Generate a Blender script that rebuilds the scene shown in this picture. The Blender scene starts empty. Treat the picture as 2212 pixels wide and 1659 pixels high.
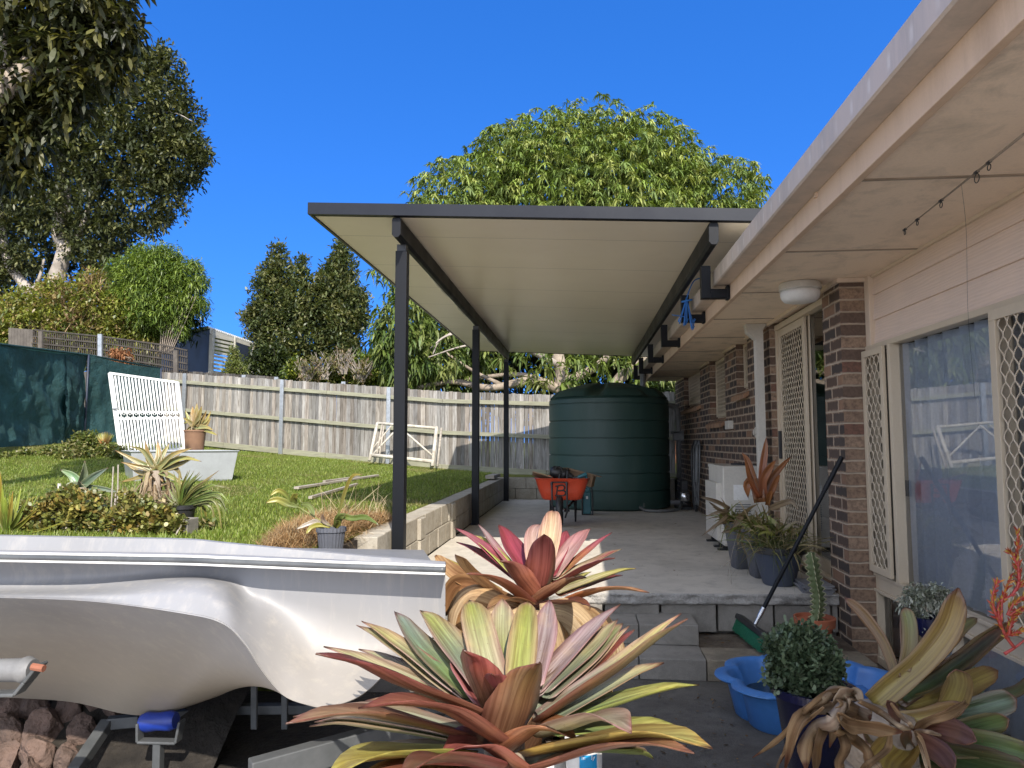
import bpy, bmesh, math, random
import numpy as np
from mathutils import Vector, Matrix, noise as mnoise
random.seed(7); RNG = np.random.default_rng(7)
sc = bpy.context.scene; COL = sc.collection
R = math.radians
# ---------------------------------------------------------------- camera model (used to survey real positions)
F = 1560.; H = 1.475
TH = math.atan(125.5/F); PS = math.atan(151/F*math.cos(TH))
FW = Vector((-math.sin(PS)*math.cos(TH), math.cos(PS)*math.cos(TH), math.sin(TH)))
RT = Vector((math.cos(PS), math.sin(PS), 0.))
UP = RT.cross(FW)
def ray(x, y): return FW+RT*((x-1106)/F)+UP*((829.5-y)/F)
def onY(x, y, Y):
    r = ray(x, y); t = Y/r.y; return Vector((r.x*t, Y, H+r.z*t))
def onZ(x, y, z):
    r = ray(x, y); t = (z-H)/r.z; return Vector((r.x*t, r.y*t, z))
def onX(x, y, X):
    r = ray(x, y); t = X/r.x; return Vector((X, r.y*t, H+r.z*t))
def sm(a, b, x):
    t = max(0., min(1., (x-a)/(b-a))); return t*t*(3-2*t)
def lawn_z(x, y):
    return .8+.062*max(0., min(12., -1.6-x))*(.45+.65*sm(6, 15, y))+.01*math.sin(x*2.1)*math.sin(y*1.7)*sm(-1.6, -3, x)*1.0
def lerp(a, b, t): return a+(b-a)*t
def interp(pts, x):
    if x <= pts[0][0]: return pts[0][1]
    for (a, b), (c, d) in zip(pts, pts[1:]):
        if x <= c: return b+(d-b)*(x-a)/(c-a)
    return pts[-1][1]
def catmull(P, n):
    P = [Vector(p) for p in P]; out = []
    Q = [P[0]*2-P[1]]+P+[P[-1]*2-P[-2]]
    for i in range(n):
        u = i/(n-1)*(len(P)-1); k = min(int(u), len(P)-2); t = u-k
        a, b, c, d = Q[k:k+4]
        out.append(.5*((2*b)+(c-a)*t+(2*a-5*b+4*c-d)*t*t+(3*b-a-3*c+d)*t**3))
    return out
# ---------------------------------------------------------------- objects
def tag(o, label=None, cat=None, group=None, kind=None):
    if label: o['label'] = label
    if cat: o['category'] = cat
    if group: o['group'] = group
    if kind: o['kind'] = kind
    return o
def thing(name, loc, label, cat, group=None):
    o = bpy.data.objects.new(name, None); COL.objects.link(o); o.location = loc; o.empty_display_size = .1
    return tag(o, label, cat, group)
def rootloc(p):
    v = Vector((0, 0, 0))
    while p is not None: v += Vector(p.location); p = p.parent
    return v
class MB:
    def __init__(s): s.v = []; s.f = []; s.m = []; s.c = {}
    def add(s, vs, fs, mi=0):
        b = len(s.v); s.v += [tuple(v) for v in vs]
        s.f += [tuple(b+i for i in f) for f in fs]; s.m += [mi]*len(fs); return s
    def box(s, a, b, mi=0, M=None):
        x0, y0, z0 = a; x1, y1, z1 = b
        vs = [Vector(p) for p in ((x0, y0, z0), (x1, y0, z0), (x1, y1, z0), (x0, y1, z0), (x0, y0, z1), (x1, y0, z1), (x1, y1, z1), (x0, y1, z1))]
        if M is not None: vs = [M@v for v in vs]
        return s.add(vs, [(0, 3, 2, 1), (4, 5, 6, 7), (0, 1, 5, 4), (1, 2, 6, 5), (2, 3, 7, 6), (3, 0, 4, 7)], mi)
    def bar(s, p, q, w, h, up=(0, 0, 1), mi=0):
        p = Vector(p); q = Vector(q); d = (q-p); L = d.length; d.normalize()
        u = Vector(up); sd = d.cross(u)
        if sd.length < 1e-4: sd = d.cross(Vector((1, 0, 0)))
        sd.normalize(); u = sd.cross(d)
        M = Matrix(((sd.x, d.x, u.x, p.x), (sd.y, d.y, u.y, p.y), (sd.z, d.z, u.z, p.z), (0, 0, 0, 1)))
        return s.box((-w/2, 0, -h/2), (w/2, L, h/2), mi, M)
    def tube(s, pts, r, n=8, mi=0, caps=True, flat=1., upv=None):
        pts = [Vector(p) for p in pts]; N = len(pts)
        rr = r if isinstance(r, (list, tuple)) else [r]*N
        vs = []; prev = None
        for i, p in enumerate(pts):
            d = (pts[min(i+1, N-1)]-pts[max(i-1, 0)])
            if d.length < 1e-9: d = Vector((0, 0, 1))
            d.normalize()
            if prev is None:
                a = Vector(upv) if upv else (Vector((0, 0, 1)) if abs(d.z) < .9 else Vector((1, 0, 0)))
                a = a-d*a.dot(d); a.normalize()
            else:
                a = prev-d*prev.dot(d)
                if a.length < 1e-6: a = d.orthogonal()
                a.normalize()
            prev = a; b = d.cross(a)
            for k in range(n):
                t = 2*math.pi*k/n; vs.append(p+(a*math.cos(t)*flat+b*math.sin(t))*rr[i])
        fs = [(i*n+k, i*n+(k+1) % n, (i+1)*n+(k+1) % n, (i+1)*n+k) for i in range(N-1) for k in range(n)]
        if caps: fs += [tuple(range(n-1, -1, -1)), tuple((N-1)*n+k for k in range(n))]
        return s.add(vs, fs, mi)
    def lathe(s, prof, c, n=32, mi=0, sx=1., sy=1.):
        c = Vector(c); vs = []; N = len(prof)
        for r, z in prof:
            for k in range(n):
                t = 2*math.pi*k/n; vs.append(c+Vector((r*math.cos(t)*sx, r*math.sin(t)*sy, z)))
        fs = [(i*n+k, i*n+(k+1) % n, (i+1)*n+(k+1) % n, (i+1)*n+k) for i in range(N-1) for k in range(n)]
        if prof[0][0] > 1e-4: fs.append(tuple(range(n-1, -1, -1)))
        if prof[-1][0] > 1e-4: fs.append(tuple((N-1)*n+k for k in range(n)))
        return s.add(vs, fs, mi)
    def grid(s, rows, mi=0, closeu=False):
        nr = len(rows); nc = len(rows[0]); vs = [p for r in rows for p in r]; fs = []
        for i in range(nr-1):
            for j in range(nc-1 if not closeu else nc):
                k = (j+1) % nc; fs.append((i*nc+j, i*nc+k, (i+1)*nc+k, (i+1)*nc+j))
        return s.add(vs, fs, mi)
    def poly(s, pts, th, nrm, mi=0):   # flat polygon extruded
        n = Vector(nrm)*th; k = len(pts); P = [Vector(p) for p in pts]
        return s.add(P+[p+n for p in P], [tuple(range(k-1, -1, -1)), tuple(range(k, 2*k))]+[(i, (i+1) % k, (i+1) % k+k, i+k) for i in range(k)], mi)
    def build(s, name, mats, parent=None, smooth=False, bevel=0, auto=None):
        if not isinstance(mats, (list, tuple)): mats = [mats]
        o = rootloc(parent) if parent else Vector((0, 0, 0))
        me = bpy.data.meshes.new(name)
        me.from_pydata([(v[0]-o.x, v[1]-o.y, v[2]-o.z) for v in s.v], [], s.f)
        for m in mats: me.materials.append(m)
        me.polygons.foreach_set('material_index', s.m)
        if smooth: me.polygons.foreach_set('use_smooth', [True]*len(me.polygons))
        me.update(); ob = bpy.data.objects.new(name, me); COL.objects.link(ob); ob.parent = parent
        if auto is not None:
            me.polygons.foreach_set('use_smooth', [True]*len(me.polygons)); me.set_sharp_from_angle(angle=R(auto))
        if bevel:
            b = ob.modifiers.new('bevel', 'BEVEL'); b.width = bevel; b.segments = 2; b.limit_method = 'ANGLE'; b.angle_limit = R(40)
        return ob
def npmesh(name, V, FQ, mat, parent=None, col=None, uv=None, smooth=False, loc=None):
    """V (n,3) ; FQ (m,4) or (m,3) ; col (n,3) vertex colours that belong to the thing"""
    me = bpy.data.meshes.new(name); k = FQ.shape[1]; o = rootloc(parent) if parent else (loc or Vector((0, 0, 0)))
    V = V-np.array([o.x, o.y, o.z])
    me.vertices.add(len(V)); me.vertices.foreach_set('co', V.astype(np.float32).ravel())
    me.loops.add(FQ.size); me.loops.foreach_set('vertex_index', FQ.astype(np.int32).ravel())
    me.polygons.add(len(FQ)); me.polygons.foreach_set('loop_start', np.arange(0, FQ.size, k, dtype=np.int32))
    me.polygons.foreach_set('use_smooth', np.full(len(FQ), smooth))
    me.update(calc_edges=True)
    if col is not None:
        a = me.color_attributes.new('col', 'FLOAT_COLOR', 'POINT')
        a.data.foreach_set('color', np.concatenate([col, np.ones((len(col), 1))], 1).astype(np.float32).ravel())
    if uv is not None:
        l = me.uv_layers.new(name='UVMap'); l.data.foreach_set('uv', uv[FQ.ravel()].astype(np.float32).ravel())
    for m in (mat if isinstance(mat, (list, tuple)) else [mat]): me.materials.append(m)
    ob = bpy.data.objects.new(name, me); COL.objects.link(ob); ob.parent = parent
    if loc and not parent: ob.location = loc
    return ob
def nrm(a): return a/np.maximum(np.linalg.norm(a, axis=-1, keepdims=True), 1e-9)
def ribbons(P, D, S, L, W, droop, ts, ws, col, fold=0.):
    """many leaves at once. P,D,S (N,3); L,W,droop (N,); returns V,F,C"""
    N = len(P); T = len(ts); L = L[:, None]; W = W[:, None]; dr = droop[:, None]
    V = np.zeros((N, T, 2, 3)); Nn = nrm(np.cross(D, S))
    for i, (t, w) in enumerate(zip(ts, ws)):
        c = P+D*L*t; c = c+np.array([0, 0, -1.])*dr*L*t*t
        V[:, i, 0] = c-S*W*w*.5+Nn*W*w*fold; V[:, i, 1] = c+S*W*w*.5-Nn*W*w*fold
    V = V.reshape(-1, 3)
    b = np.arange(N)[:, None]*T*2
    fs = []
    for i in range(T-1):
        fs.append(np.stack([b[:, 0]+2*i, b[:, 0]+2*i+1, b[:, 0]+2*i+3, b[:, 0]+2*i+2], 1))
    Fq = np.concatenate(fs); C = np.repeat(col, T*2, axis=0)
    return V, Fq, C
def merge(parts):
    V = []; Fq = []; C = []; n = 0
    for v, f, c in parts: V.append(v); Fq.append(f+n); C.append(c); n += len(v)
    return np.concatenate(V), np.concatenate(Fq), np.concatenate(C)
def rdir(n, zlo=-1., zhi=1.):
    a = RNG.uniform(0, 2*math.pi, n); z = RNG.uniform(zlo, zhi, n); r = np.sqrt(1-z*z)
    return np.stack([r*np.cos(a), r*np.sin(a), z], 1)
# ---------------------------------------------------------------- materials
def mk(name):
    m = bpy.data.materials.new(name); m.use_nodes = True; nt = m.node_tree; nt.nodes.clear()
    return m, nt
class NT:
    def __init__(s, name):
        s.m, s.t = mk(name); s.out = s.n('ShaderNodeOutputMaterial')
    def n(s, t, **k):
        x = s.t.nodes.new(t)
        for a, b in k.items(): setattr(x, a, b)
        return x
    def set(s, sock, v):
        if v is None: return
        if hasattr(v, 'links') or isinstance(v, bpy.types.NodeSocket): s.t.links.new(v, sock)
        else:
            if isinstance(v, (tuple, list)) and len(v) == 3 and sock.type == 'RGBA': v = (*v, 1)
            sock.default_value = v
    def math(s, op, a, b=None, c=None):
        x = s.n('ShaderNodeMath', operation=op); s.set(x.inputs[0], a); s.set(x.inputs[1], b)
        if c is not None: s.set(x.inputs[2], c)
        return x.outputs[0]
    def mix(s, f, a, b, mode='MIX'):
        x = s.n('ShaderNodeMix', data_type='RGBA', blend_type=mode); s.set(x.inputs[0], f); s.set(x.inputs[6], a); s.set(x.inputs[7], b); return x.outputs[2]
    def ramp(s, f, stops, interp='LINEAR'):
        x = s.n('ShaderNodeValToRGB'); e = x.color_ramp.elements; x.color_ramp.interpolation = interp
        while len(e) < len(stops): e.new(.5)
        for i, (p, c) in enumerate(stops): e[i].position = p; e[i].color = (*c, 1) if len(c) == 3 else c
        s.set(x.inputs[0], f); return x.outputs[0]
    def mr(s, v, a, b, c=0., d=1.):
        x = s.n('ShaderNodeMapRange'); s.set(x.inputs[0], v); x.inputs[1].default_value = a; x.inputs[2].default_value = b; x.inputs[3].default_value = c; x.inputs[4].default_value = d; return x.outputs[0]
    def co(s, kind='Object', scale=None, rot=None):
        x = s.n('ShaderNodeTexCoord'); o = x.outputs[kind]
        if scale or rot:
            mp = s.n('ShaderNodeMapping'); s.set(mp.inputs[0], o)
            if scale: mp.inputs['Scale'].default_value = scale if isinstance(scale, (tuple, list)) else (scale,)*3
            if rot: mp.inputs['Rotation'].default_value = rot
            o = mp.outputs[0]
        return o
    def noise(s, vec, scale, detail=4, rough=.55, dist=0.):
        x = s.n('ShaderNodeTexNoise'); s.set(x.inputs['Vector'], vec); x.inputs['Scale'].default_value = scale
        x.inputs['Detail'].default_value = detail; x.inputs['Roughness'].default_value = rough; x.inputs['Distortion'].default_value = dist; return x.outputs[0]
    def bump(s, h, st=.3, dist=.01, n=None):
        x = s.n('ShaderNodeBump'); s.set(x.inputs['Height'], h); x.inputs['Strength'].default_value = st; x.inputs['Distance'].default_value = dist
        if n is not None: s.set(x.inputs['Normal'], n)
        return x.outputs[0]
    def bsdf(s, col, rough=.6, bump=None, metal=0., spec=.5, coat=0., trans=None, transw=.25, sss=0):
        p = s.n('ShaderNodeBsdfPrincipled'); s.set(p.inputs['Base Color'], col); s.set(p.inputs['Roughness'], rough); s.set(p.inputs['Metallic'], metal)
        p.inputs['Specular IOR Level'].default_value = spec; p.inputs['Coat Weight'].default_value = coat; p.inputs['Coat Roughness'].default_value = .15
        if bump is not None: s.set(p.inputs['Normal'], bump)
        o = p.outputs[0]
        if trans is not None:
            t = s.n('ShaderNodeBsdfTranslucent'); s.set(t.inputs[0], trans)
            x = s.n('ShaderNodeMixShader'); x.inputs[0].default_value = transw; s.t.links.new(o, x.inputs[1]); s.t.links.new(t.outputs[0], x.inputs[2]); o = x.outputs[0]
        s.t.links.new(o, s.out.inputs[0]); return s.m
def plain(name, a, b=None, rough=.6, scale=6., bump=.15, bdist=.004, bscale=60., metal=0., coat=0., spec=.5, lo=.35, hi=.65, stretch=None, detail=5):
    t = NT(name); v = t.co('Object', stretch)
    b = b or tuple(x*.72 for x in a)
    n1 = t.noise(v, scale, detail, .6); n2 = t.noise(v, bscale, 3)
    c = t.mix(t.mr(n1, lo, hi), a, b)
    c = t.mix(t.mr(n2, .35, .75, 0, .25), c, tuple(x*.55 for x in a))
    return t.bsdf(c, t.mr(n1, .3, .7, rough*.85, min(1, rough*1.15)), t.bump(n2, bump, bdist), metal, spec, coat)
def leafmat(name, rough=.42, transw=.3, tint=(1.25, 1.3, .5), var=.35, spec=.5, vein=False):
    t = NT(name); a = t.n('ShaderNodeAttribute', attribute_name='col').outputs[0]
    n1 = t.noise(t.co('Object'), 9, 3)
    c = t.mix(t.mr(n1, .3, .7, 0, var), a, t.mix(1., a, (.55, .6, .4), 'MULTIPLY'))
    if vein:
        u = t.n('ShaderNodeUVMap').outputs[0]; mp = t.n('ShaderNodeMapping'); t.set(mp.inputs[0], u); mp.inputs['Scale'].default_value = (150, 3, 1)
        n2 = t.noise(mp.outputs[0], 1., 3, .6)
        c = t.mix(t.mr(n2, .38, .62, 0, .85), c, t.mix(1., a, (.5, .42, .38), 'MULTIPLY'))
        mp2 = t.n('ShaderNodeMapping'); t.set(mp2.inputs[0], u); mp2.inputs['Scale'].default_value = (12, 7, 1)
        n3 = t.noise(mp2.outputs[0], 1., 4, .6)
        c = t.mix(t.mr(n3, .55, .75, 0, .45), c, t.mix(1., a, (1.25, 1.15, .7), 'MULTIPLY'))
        n4 = t.noise(t.co('Object'), 130, 2, .5)
        c = t.mix(t.mr(n4, .68, .74, 0, .5), c, (.16, .08, .04))
        bp = t.bump(n2, .8, .003)
    else: bp = None
    tr = t.mix(1., c, tint, 'MULTIPLY')
    return t.bsdf(c, rough, bp, spec=spec, trans=tr, transw=transw)
M = {}
M['leaf'] = leafmat('leaf_green'); M['leaf_gloss'] = leafmat('leaf_waxy', .45, .22, spec=.35)
M['galvd'] = plain('dull_galvanised', (.10, .105, .108), (.065, .07, .072), .6, 9, .2, .002, 60, metal=.3)
M['soilshade'] = plain('soil_painted_shade', (.022, .017, .012), (.010, .008, .006), .95, 9, .8, .02, 30)  # soil colour taken near-black to paint the deep shade below the boat
M['strap'] = leafmat('strap_leaf', .33, .18, (1.3, 1.1, .6), .3, vein=True)
M['dry'] = leafmat('dry_leaf', .8, .3, (1.2, 1.05, .8), .3, spec=.2, vein=True)
M['grassm'] = leafmat('grass_blade', .5, .35, (1.2, 1.25, .5), .3)
M['succ'] = leafmat('succulent_leaf', .35, .12, (1, 1, .5), .2)
# brick: charcoal faced bricks with buff edges and pale mortar
def brickmat():
    t = NT('brick'); g = t.n('ShaderNodeNewGeometry'); s = t.n('ShaderNodeSeparateXYZ'); t.set(s.inputs[0], g.outputs['Position'])
    sn = t.n('ShaderNodeSeparateXYZ'); t.set(sn.inputs[0], g.outputs['True Normal'])
    end = t.math('GREATER_THAN', t.math('ABSOLUTE', sn.outputs[1]), .5)
    u = t.math('ADD', t.math('MULTIPLY', s.outputs[1], t.math('SUBTRACT', 1., end)), t.math('MULTIPLY', .12, end))
    wob = t.math('MULTIPLY', t.math('SUBTRACT', t.noise(g.outputs['Position'], 14, 2), .5), .012)
    z = t.math('ADD', t.math('ADD', s.outputs[2], .028), wob); zz = t.math('DIVIDE', z, .086); row = t.math('FLOOR', zz); fv = t.math('FRACT', zz)
    uu = t.math('ADD', t.math('DIVIDE', t.math('ADD', u, wob), .24), t.math('MULTIPLY', t.math('MODULO', row, 2.), t.math('MULTIPLY', t.math('SUBTRACT', 1., end), .5))); colm = t.math('FLOOR', uu); fu = t.math('FRACT', uu)
    cv = t.n('ShaderNodeCombineXYZ'); t.set(cv.inputs[0], colm); t.set(cv.inputs[1], row); t.set(cv.inputs[2], end)
    wn = t.n('ShaderNodeTexWhiteNoise', noise_dimensions='3D'); t.set(wn.inputs[0], cv.outputs[0])
    du = t.math('MULTIPLY', t.math('MINIMUM', fu, t.math('SUBTRACT', 1., fu)), .24)
    dv = t.math('MULTIPLY', t.math('MINIMUM', fv, t.math('SUBTRACT', 1., fv)), .086)
    d = t.math('MINIMUM', du, dv)
    mort = t.mr(d, .0055, .0075)
    P = g.outputs['Position']; n1 = t.noise(P, 34, 4, .7); n2 = t.noise(P, 9, 3)
    edge = t.mr(t.math('ADD', d, t.math('MULTIPLY', t.math('SUBTRACT', n1, .5), .03)), .008, .016)
    buff = t.ramp(wn.outputs[0], [(0, (.25, .17, .115)), (.5, (.30, .205, .14)), (1, (.21, .135, .095))])
    dark = t.ramp(wn.outputs[0], [(0, (.045, .038, .036)), (.35, (.075, .06, .052)), (.6, (.11, .07, .05)), (.8, (.06, .05, .045)), (.86, (.27, .16, .10)), (1, (.22, .13, .085))])
    face = t.mix(edge, buff, dark)
    endc = t.ramp(wn.outputs[0], [(0, (.27, .18, .12)), (.3, (.32, .22, .15)), (.45, (.19, .10, .07)), (.6, (.26, .175, .12)), (.72, (.14, .095, .07)), (1, (.30, .2, .135))], 'CONSTANT')
    endc = t.mix(t.mr(n1, .45, .75, 0, .7), endc, (.08, .05, .04))
    c = t.mix(end, face, endc); c = t.mix(t.mr(n1, .3, .75, 0, .35), c, (.05, .035, .03))
    mc = t.mix(t.mr(n2, .3, .7), (.44, .35, .26), (.30, .245, .19))
    c = t.mix(mort, mc, c)
    h = t.math('ADD', t.mr(d, .002, .008), t.math('MULTIPLY', n1, .35))
    return t.bsdf(c, .85, t.bump(h, .8, .006), spec=.25)
M['brick'] = brickmat()
def sillmat():
    t = NT('sill_brick'); g = t.n('ShaderNodeNewGeometry'); s = t.n('ShaderNodeSeparateXYZ'); t.set(s.inputs[0], g.outputs['Position'])
    uu = t.math('DIVIDE', s.outputs[1], .086); fu = t.math('FRACT', uu); wn = t.n('ShaderNodeTexWhiteNoise', noise_dimensions='1D'); t.set(wn.inputs['W'], t.math('FLOOR', uu))
    d = t.math('MINIMUM', fu, t.math('SUBTRACT', 1., fu))
    c = t.ramp(wn.outputs[0], [(0, (.36, .21, .12)), (.6, (.30, .17, .10)), (1, (.22, .12, .08))])
    c = t.mix(t.mr(t.noise(g.outputs['Position'], 40), .4, .7, 0, .5), c, (.12, .08, .06))
    c = t.mix(t.mr(d, .05, .08), (.3, .25, .19), c)
    return t.bsdf(c, .85, t.bump(t.mr(d, .03, .1), .6, .005), spec=.25)
M['sillb'] = sillmat()
def painted(name, a, dirt, amt=.5, rough=.5, streak=True, sc_=2.):
    t = NT(name); P = t.n('ShaderNodeNewGeometry').outputs['Position']
    mp = t.n('ShaderNodeMapping'); t.set(mp.inputs[0], P); mp.inputs['Scale'].default_value = (1, 1, .18) if streak else (1, 1, 1)
    n1 = t.noise(mp.outputs[0], sc_*3, 6, .7, .4); n2 = t.noise(P, 1.3, 3); n3 = t.noise(P, 90, 2)
    f = t.math('MULTIPLY', t.mr(n1, .48, .8), t.mr(n2, .35, .65, .3, 1.)); c = t.mix(t.math('MULTIPLY', f, amt), a, dirt)
    c = t.mix(t.mr(n3, .45, .8, 0, .12), c, dirt)
    return t.bsdf(c, t.mr(n1, .3, .8, rough, min(1, rough+.25)), t.bump(n3, .08, .002))
M['cream'] = painted('cream_paint', (.62, .50, .38), (.34, .26, .19), .5, .45)
M['frame'] = painted('beige_aluminium', (.52, .43, .31), (.32, .26, .19), .35, .35)
M['soffit'] = painted('soffit_sheet', (.80, .65, .50), (.27, .24, .19), .9, .7, False, 1.4)
M['gutter'] = painted('gutter_paint', (.52, .42, .34), (.33, .29, .26), .9, .4)
M['fascia'] = painted('fascia_paint', (.60, .44, .31), (.32, .22, .15), .6, .5)
def guttermat():
    t = NT('gutter_paint'); P = t.n('ShaderNodeNewGeometry').outputs['Position']; s = t.n('ShaderNodeSeparateXYZ'); t.set(s.inputs[0], P)
    mp = t.n('ShaderNodeMapping'); t.set(mp.inputs[0], P); mp.inputs['Scale'].default_value = (1, 1, .18); n1 = t.noise(mp.outputs[0], 6, 6, .7, .4); n2 = t.noise(P, 2.2, 3)
    c = t.mix(t.math('MULTIPLY', t.mr(n1, .45, .75), .8), (.50, .41, .34), (.30, .27, .24))
    fy = t.math('FRACT', t.math('DIVIDE', s.outputs[1], .17)); band = t.math('MULTIPLY', t.mr(fy, .40, .46), t.mr(fy, .52, .62, 1, 0)); hz = t.math('MULTIPLY', t.mr(s.outputs[2], 2.725, 2.745), t.mr(s.outputs[2], 2.775, 2.80, 1, 0))
    c = t.mix(t.math('MULTIPLY', t.math('MULTIPLY', band, hz), t.mr(n2, .35, .6, .1, .6)), c, (.66, .60, .54))
    return t.bsdf(c, .45, t.bump(t.noise(P, 90, 2), .08, .002))
def cladmat():
    t = NT('weatherboard'); P = t.n('ShaderNodeNewGeometry').outputs['Position']
    mp = t.n('ShaderNodeMapping'); t.set(mp.inputs[0], P); mp.inputs['Scale'].default_value = (1, .35, 3.2)
    w = t.n('ShaderNodeTexWave', wave_type='BANDS', bands_direction='Z'); t.set(w.inputs[0], mp.outputs[0]); w.inputs['Scale'].default_value = 5; w.inputs['Distortion'].default_value = 9; w.inputs['Detail'].default_value = 2.5; w.inputs['Detail Scale'].default_value = 1.2
    n = t.noise(P, 3, 4)
    c = t.mix(t.mr(n, .3, .7), (.72, .56, .44), (.66, .52, .42))
    return t.bsdf(t.mix(t.math('MULTIPLY', w.outputs[1], .14), c, (.35, .26, .19)), .6, t.bump(w.outputs[1], .35, .0025))
M['clad'] = cladmat(); M['gutter'] = guttermat()
def concrete(name, a, b, sc1=1.6, spots=(.2, .19, .18), bd=.006, grain=160, rough=.9, crack=0.):
    t = NT(name); P = t.n('ShaderNodeNewGeometry').outputs['Position']
    n1 = t.noise(P, sc1, 7, .68, .3); n2 = t.noise(P, grain, 3, .6); n3 = t.noise(P, sc1*7, 5, .7); n4 = t.noise(P, 28, 4, .7)
    c = t.mix(t.mr(n1, .36, .64), a, b); c = t.mix(t.mr(n3, .5, .75, 0, .5), c, spots); c = t.mix(t.mr(n2, .5, .8, 0, .4), c, spots)
    c = t.mix(t.mr(n2, .25, .4, .25, 0), c, tuple(min(1, x*1.5) for x in a))
    h = t.math('ADD', t.math('MULTIPLY', n2, .5), t.math('MULTIPLY', n4, .5))
    if crack:
        v = t.n('ShaderNodeTexVoronoi', feature='DISTANCE_TO_EDGE'); t.set(v.inputs[0], t.mix(.12, P, t.noise(P, 3, 4))); v.inputs['Scale'].default_value = crack
        cr = t.mr(v.outputs[0], 0, .012, 1, 0); c = t.mix(t.math('MULTIPLY', cr, .5), c, (.06, .055, .05))
    return t.bsdf(c, rough, t.bump(h, .6, bd), spec=.3)
M['slab'] = concrete('patio_concrete', (.60, .555, .48), (.44, .405, .35), 1.1, (.22, .205, .18))
M['slabedge'] = concrete('rough_concrete_edge', (.40, .38, .35), (.25, .24, .22), 9, (.12, .115, .11), .03, 60)
M['block'] = concrete('block_concrete', (.28, .262, .232), (.19, .175, .152), 3.0, (.14, .125, .105), .006)
M['blockwall'] = concrete('retaining_block', (.42, .385, .32), (.30, .265, .21), 4.5, (.13, .115, .09), .008)
M['pale'] = concrete('pale_bounce_concrete', (.66, .61, .54), (.58, .53, .47))  # pale tone picked to throw sunlight up at the eaves
M['ground'] = concrete('aggregate_paving', (.135, .125, .11), (.075, .068, .06), 2.4, (.04, .038, .035), .012, 110)
M['dirt'] = concrete('dirt_strip', (.17, .14, .105), (.09, .07, .055), 5, (.05, .04, .03), .03, 45)
M['paver'] = concrete('tan_paver', (.27, .23, .17), (.17, .145, .11), 6, (.10, .09, .07), .01)
M['soil'] = plain('soil', (.07, .05, .035), (.03, .022, .016), .95, 9, .8, .02, 30)
M['char'] = plain('charcoal_powdercoat', (.006, .007, .010), (.005, .006, .008), .5, 3, .05, .001, 200, spec=.22)
M['charg'] = plain('charcoal_flashing', (.007, .008, .013), (.010, .012, .018), .36, 2, .04, .001, 200, spec=.25)
M['galv'] = plain('galvanised_steel', (.42, .44, .46), (.30, .32, .34), .4, 14, .12, .002, 90, metal=.7)
M['black'] = plain('black_plastic', (.015, .015, .017), (.03, .03, .03), .45, 5)
M['white'] = plain('white_paint', (.80, .80, .78), (.66, .65, .62), .4, 2.5, .08)
M['whitep'] = plain('white_plastic', (.58, .55, .49), (.50, .47, .41), .4, 3, .05)
M['terra'] = plain('terracotta', (.42, .13, .06), (.33, .10, .05), .75, 5, .15)
M['bluepl'] = plain('blue_pool_plastic', (.045, .16, .44), (.06, .20, .50), .35, 4, .1, .003, 25)
M['navy'] = plain('navy_glaze', (.006, .007, .03), (.01, .011, .045), .12, 4, .05, coat=.6)
M['hull'] = None
M['pot'] = plain('slate_pot', (.055, .07, .11), (.07, .085, .12), .55, 3, .2, .003, 120)
M['greyp'] = plain('grey_planter', (.10, .105, .125), (.08, .085, .10), .55, 3)
M['tank'] = painted('green_tank_poly', (.026, .066, .056), (.085, .12, .10), .45, .42, True, 1.1)
M['red'] = plain('orange_red_tray', (.62, .07, .025), (.52, .06, .025), .35, 3, .1)
M['wood'] = plain('weathered_timber', (.40, .36, .30), (.25, .22, .18), .85, 5, .4, .004, 40, stretch=(.3, .3, 6))
M['card'] = plain('cardboard', (.33, .22, .13), (.27, .18, .11), .85, 6)
M['rope'] = plain('blue_rope', (.03, .16, .55), (.05, .25, .65), .7, 30)
M['bark'] = plain('pale_bark', (.34, .28, .22), (.18, .145, .11), .9, 5, .7, .02, 22)
M['barkd'] = plain('grey_bark', (.40, .35, .30), (.22, .19, .16), .85, 3, .7, .02, 16)
M['rock'] = plain('basalt_rock', (.15, .095, .072), (.075, .052, .042), .9, 4, 1., .03, 20)
M['hose'] = plain('grey_hose', (.16, .17, .17), (.12, .12, .12), .5, 8)
M['pipe'] = plain('pvc_pipe_grey', (.26, .27, .27), (.2, .2, .2), .5, 4)
M['teal'] = plain('teal_case', (.03, .16, .19), (.025, .12, .15), .4, 4)
M['chrome'] = plain('bright_metal', (.6, .6, .6), (.5, .5, .5), .2, 4, metal=.9)
M['green'] = plain('green_bristle', (.01, .16, .08), (.01, .10, .05), .7, 80)
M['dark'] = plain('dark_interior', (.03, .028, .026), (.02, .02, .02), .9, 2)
M['navyp'] = plain('navy_shed_panel', (.022, .03, .055), (.03, .04, .065), .5, 2)
M['slatw'] = plain('cream_slat', (.50, .48, .42), (.38, .36, .31), .6, 4)
M['curtain'] = plain('curtain_cloth', (.92, .93, .95), (.87, .88, .91), .9, 3)
def glassm():
    t = NT('window_glass'); tr = t.n('ShaderNodeBsdfTransparent'); tr.inputs[0].default_value = (.93, .95, .95, 1); gl = t.n('ShaderNodeBsdfGlossy'); gl.inputs['Roughness'].default_value = .004
    fr = t.n('ShaderNodeFresnel'); fr.inputs[0].default_value = 2.25
    x = t.n('ShaderNodeMixShader'); t.t.links.new(fr.outputs[0], x.inputs[0]); t.t.links.new(tr.outputs[0], x.inputs[1]); t.t.links.new(gl.outputs[0], x.inputs[2]); t.t.links.new(x.outputs[0], t.out.inputs[0]); return t.m
M['glass'] = glassm()
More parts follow.
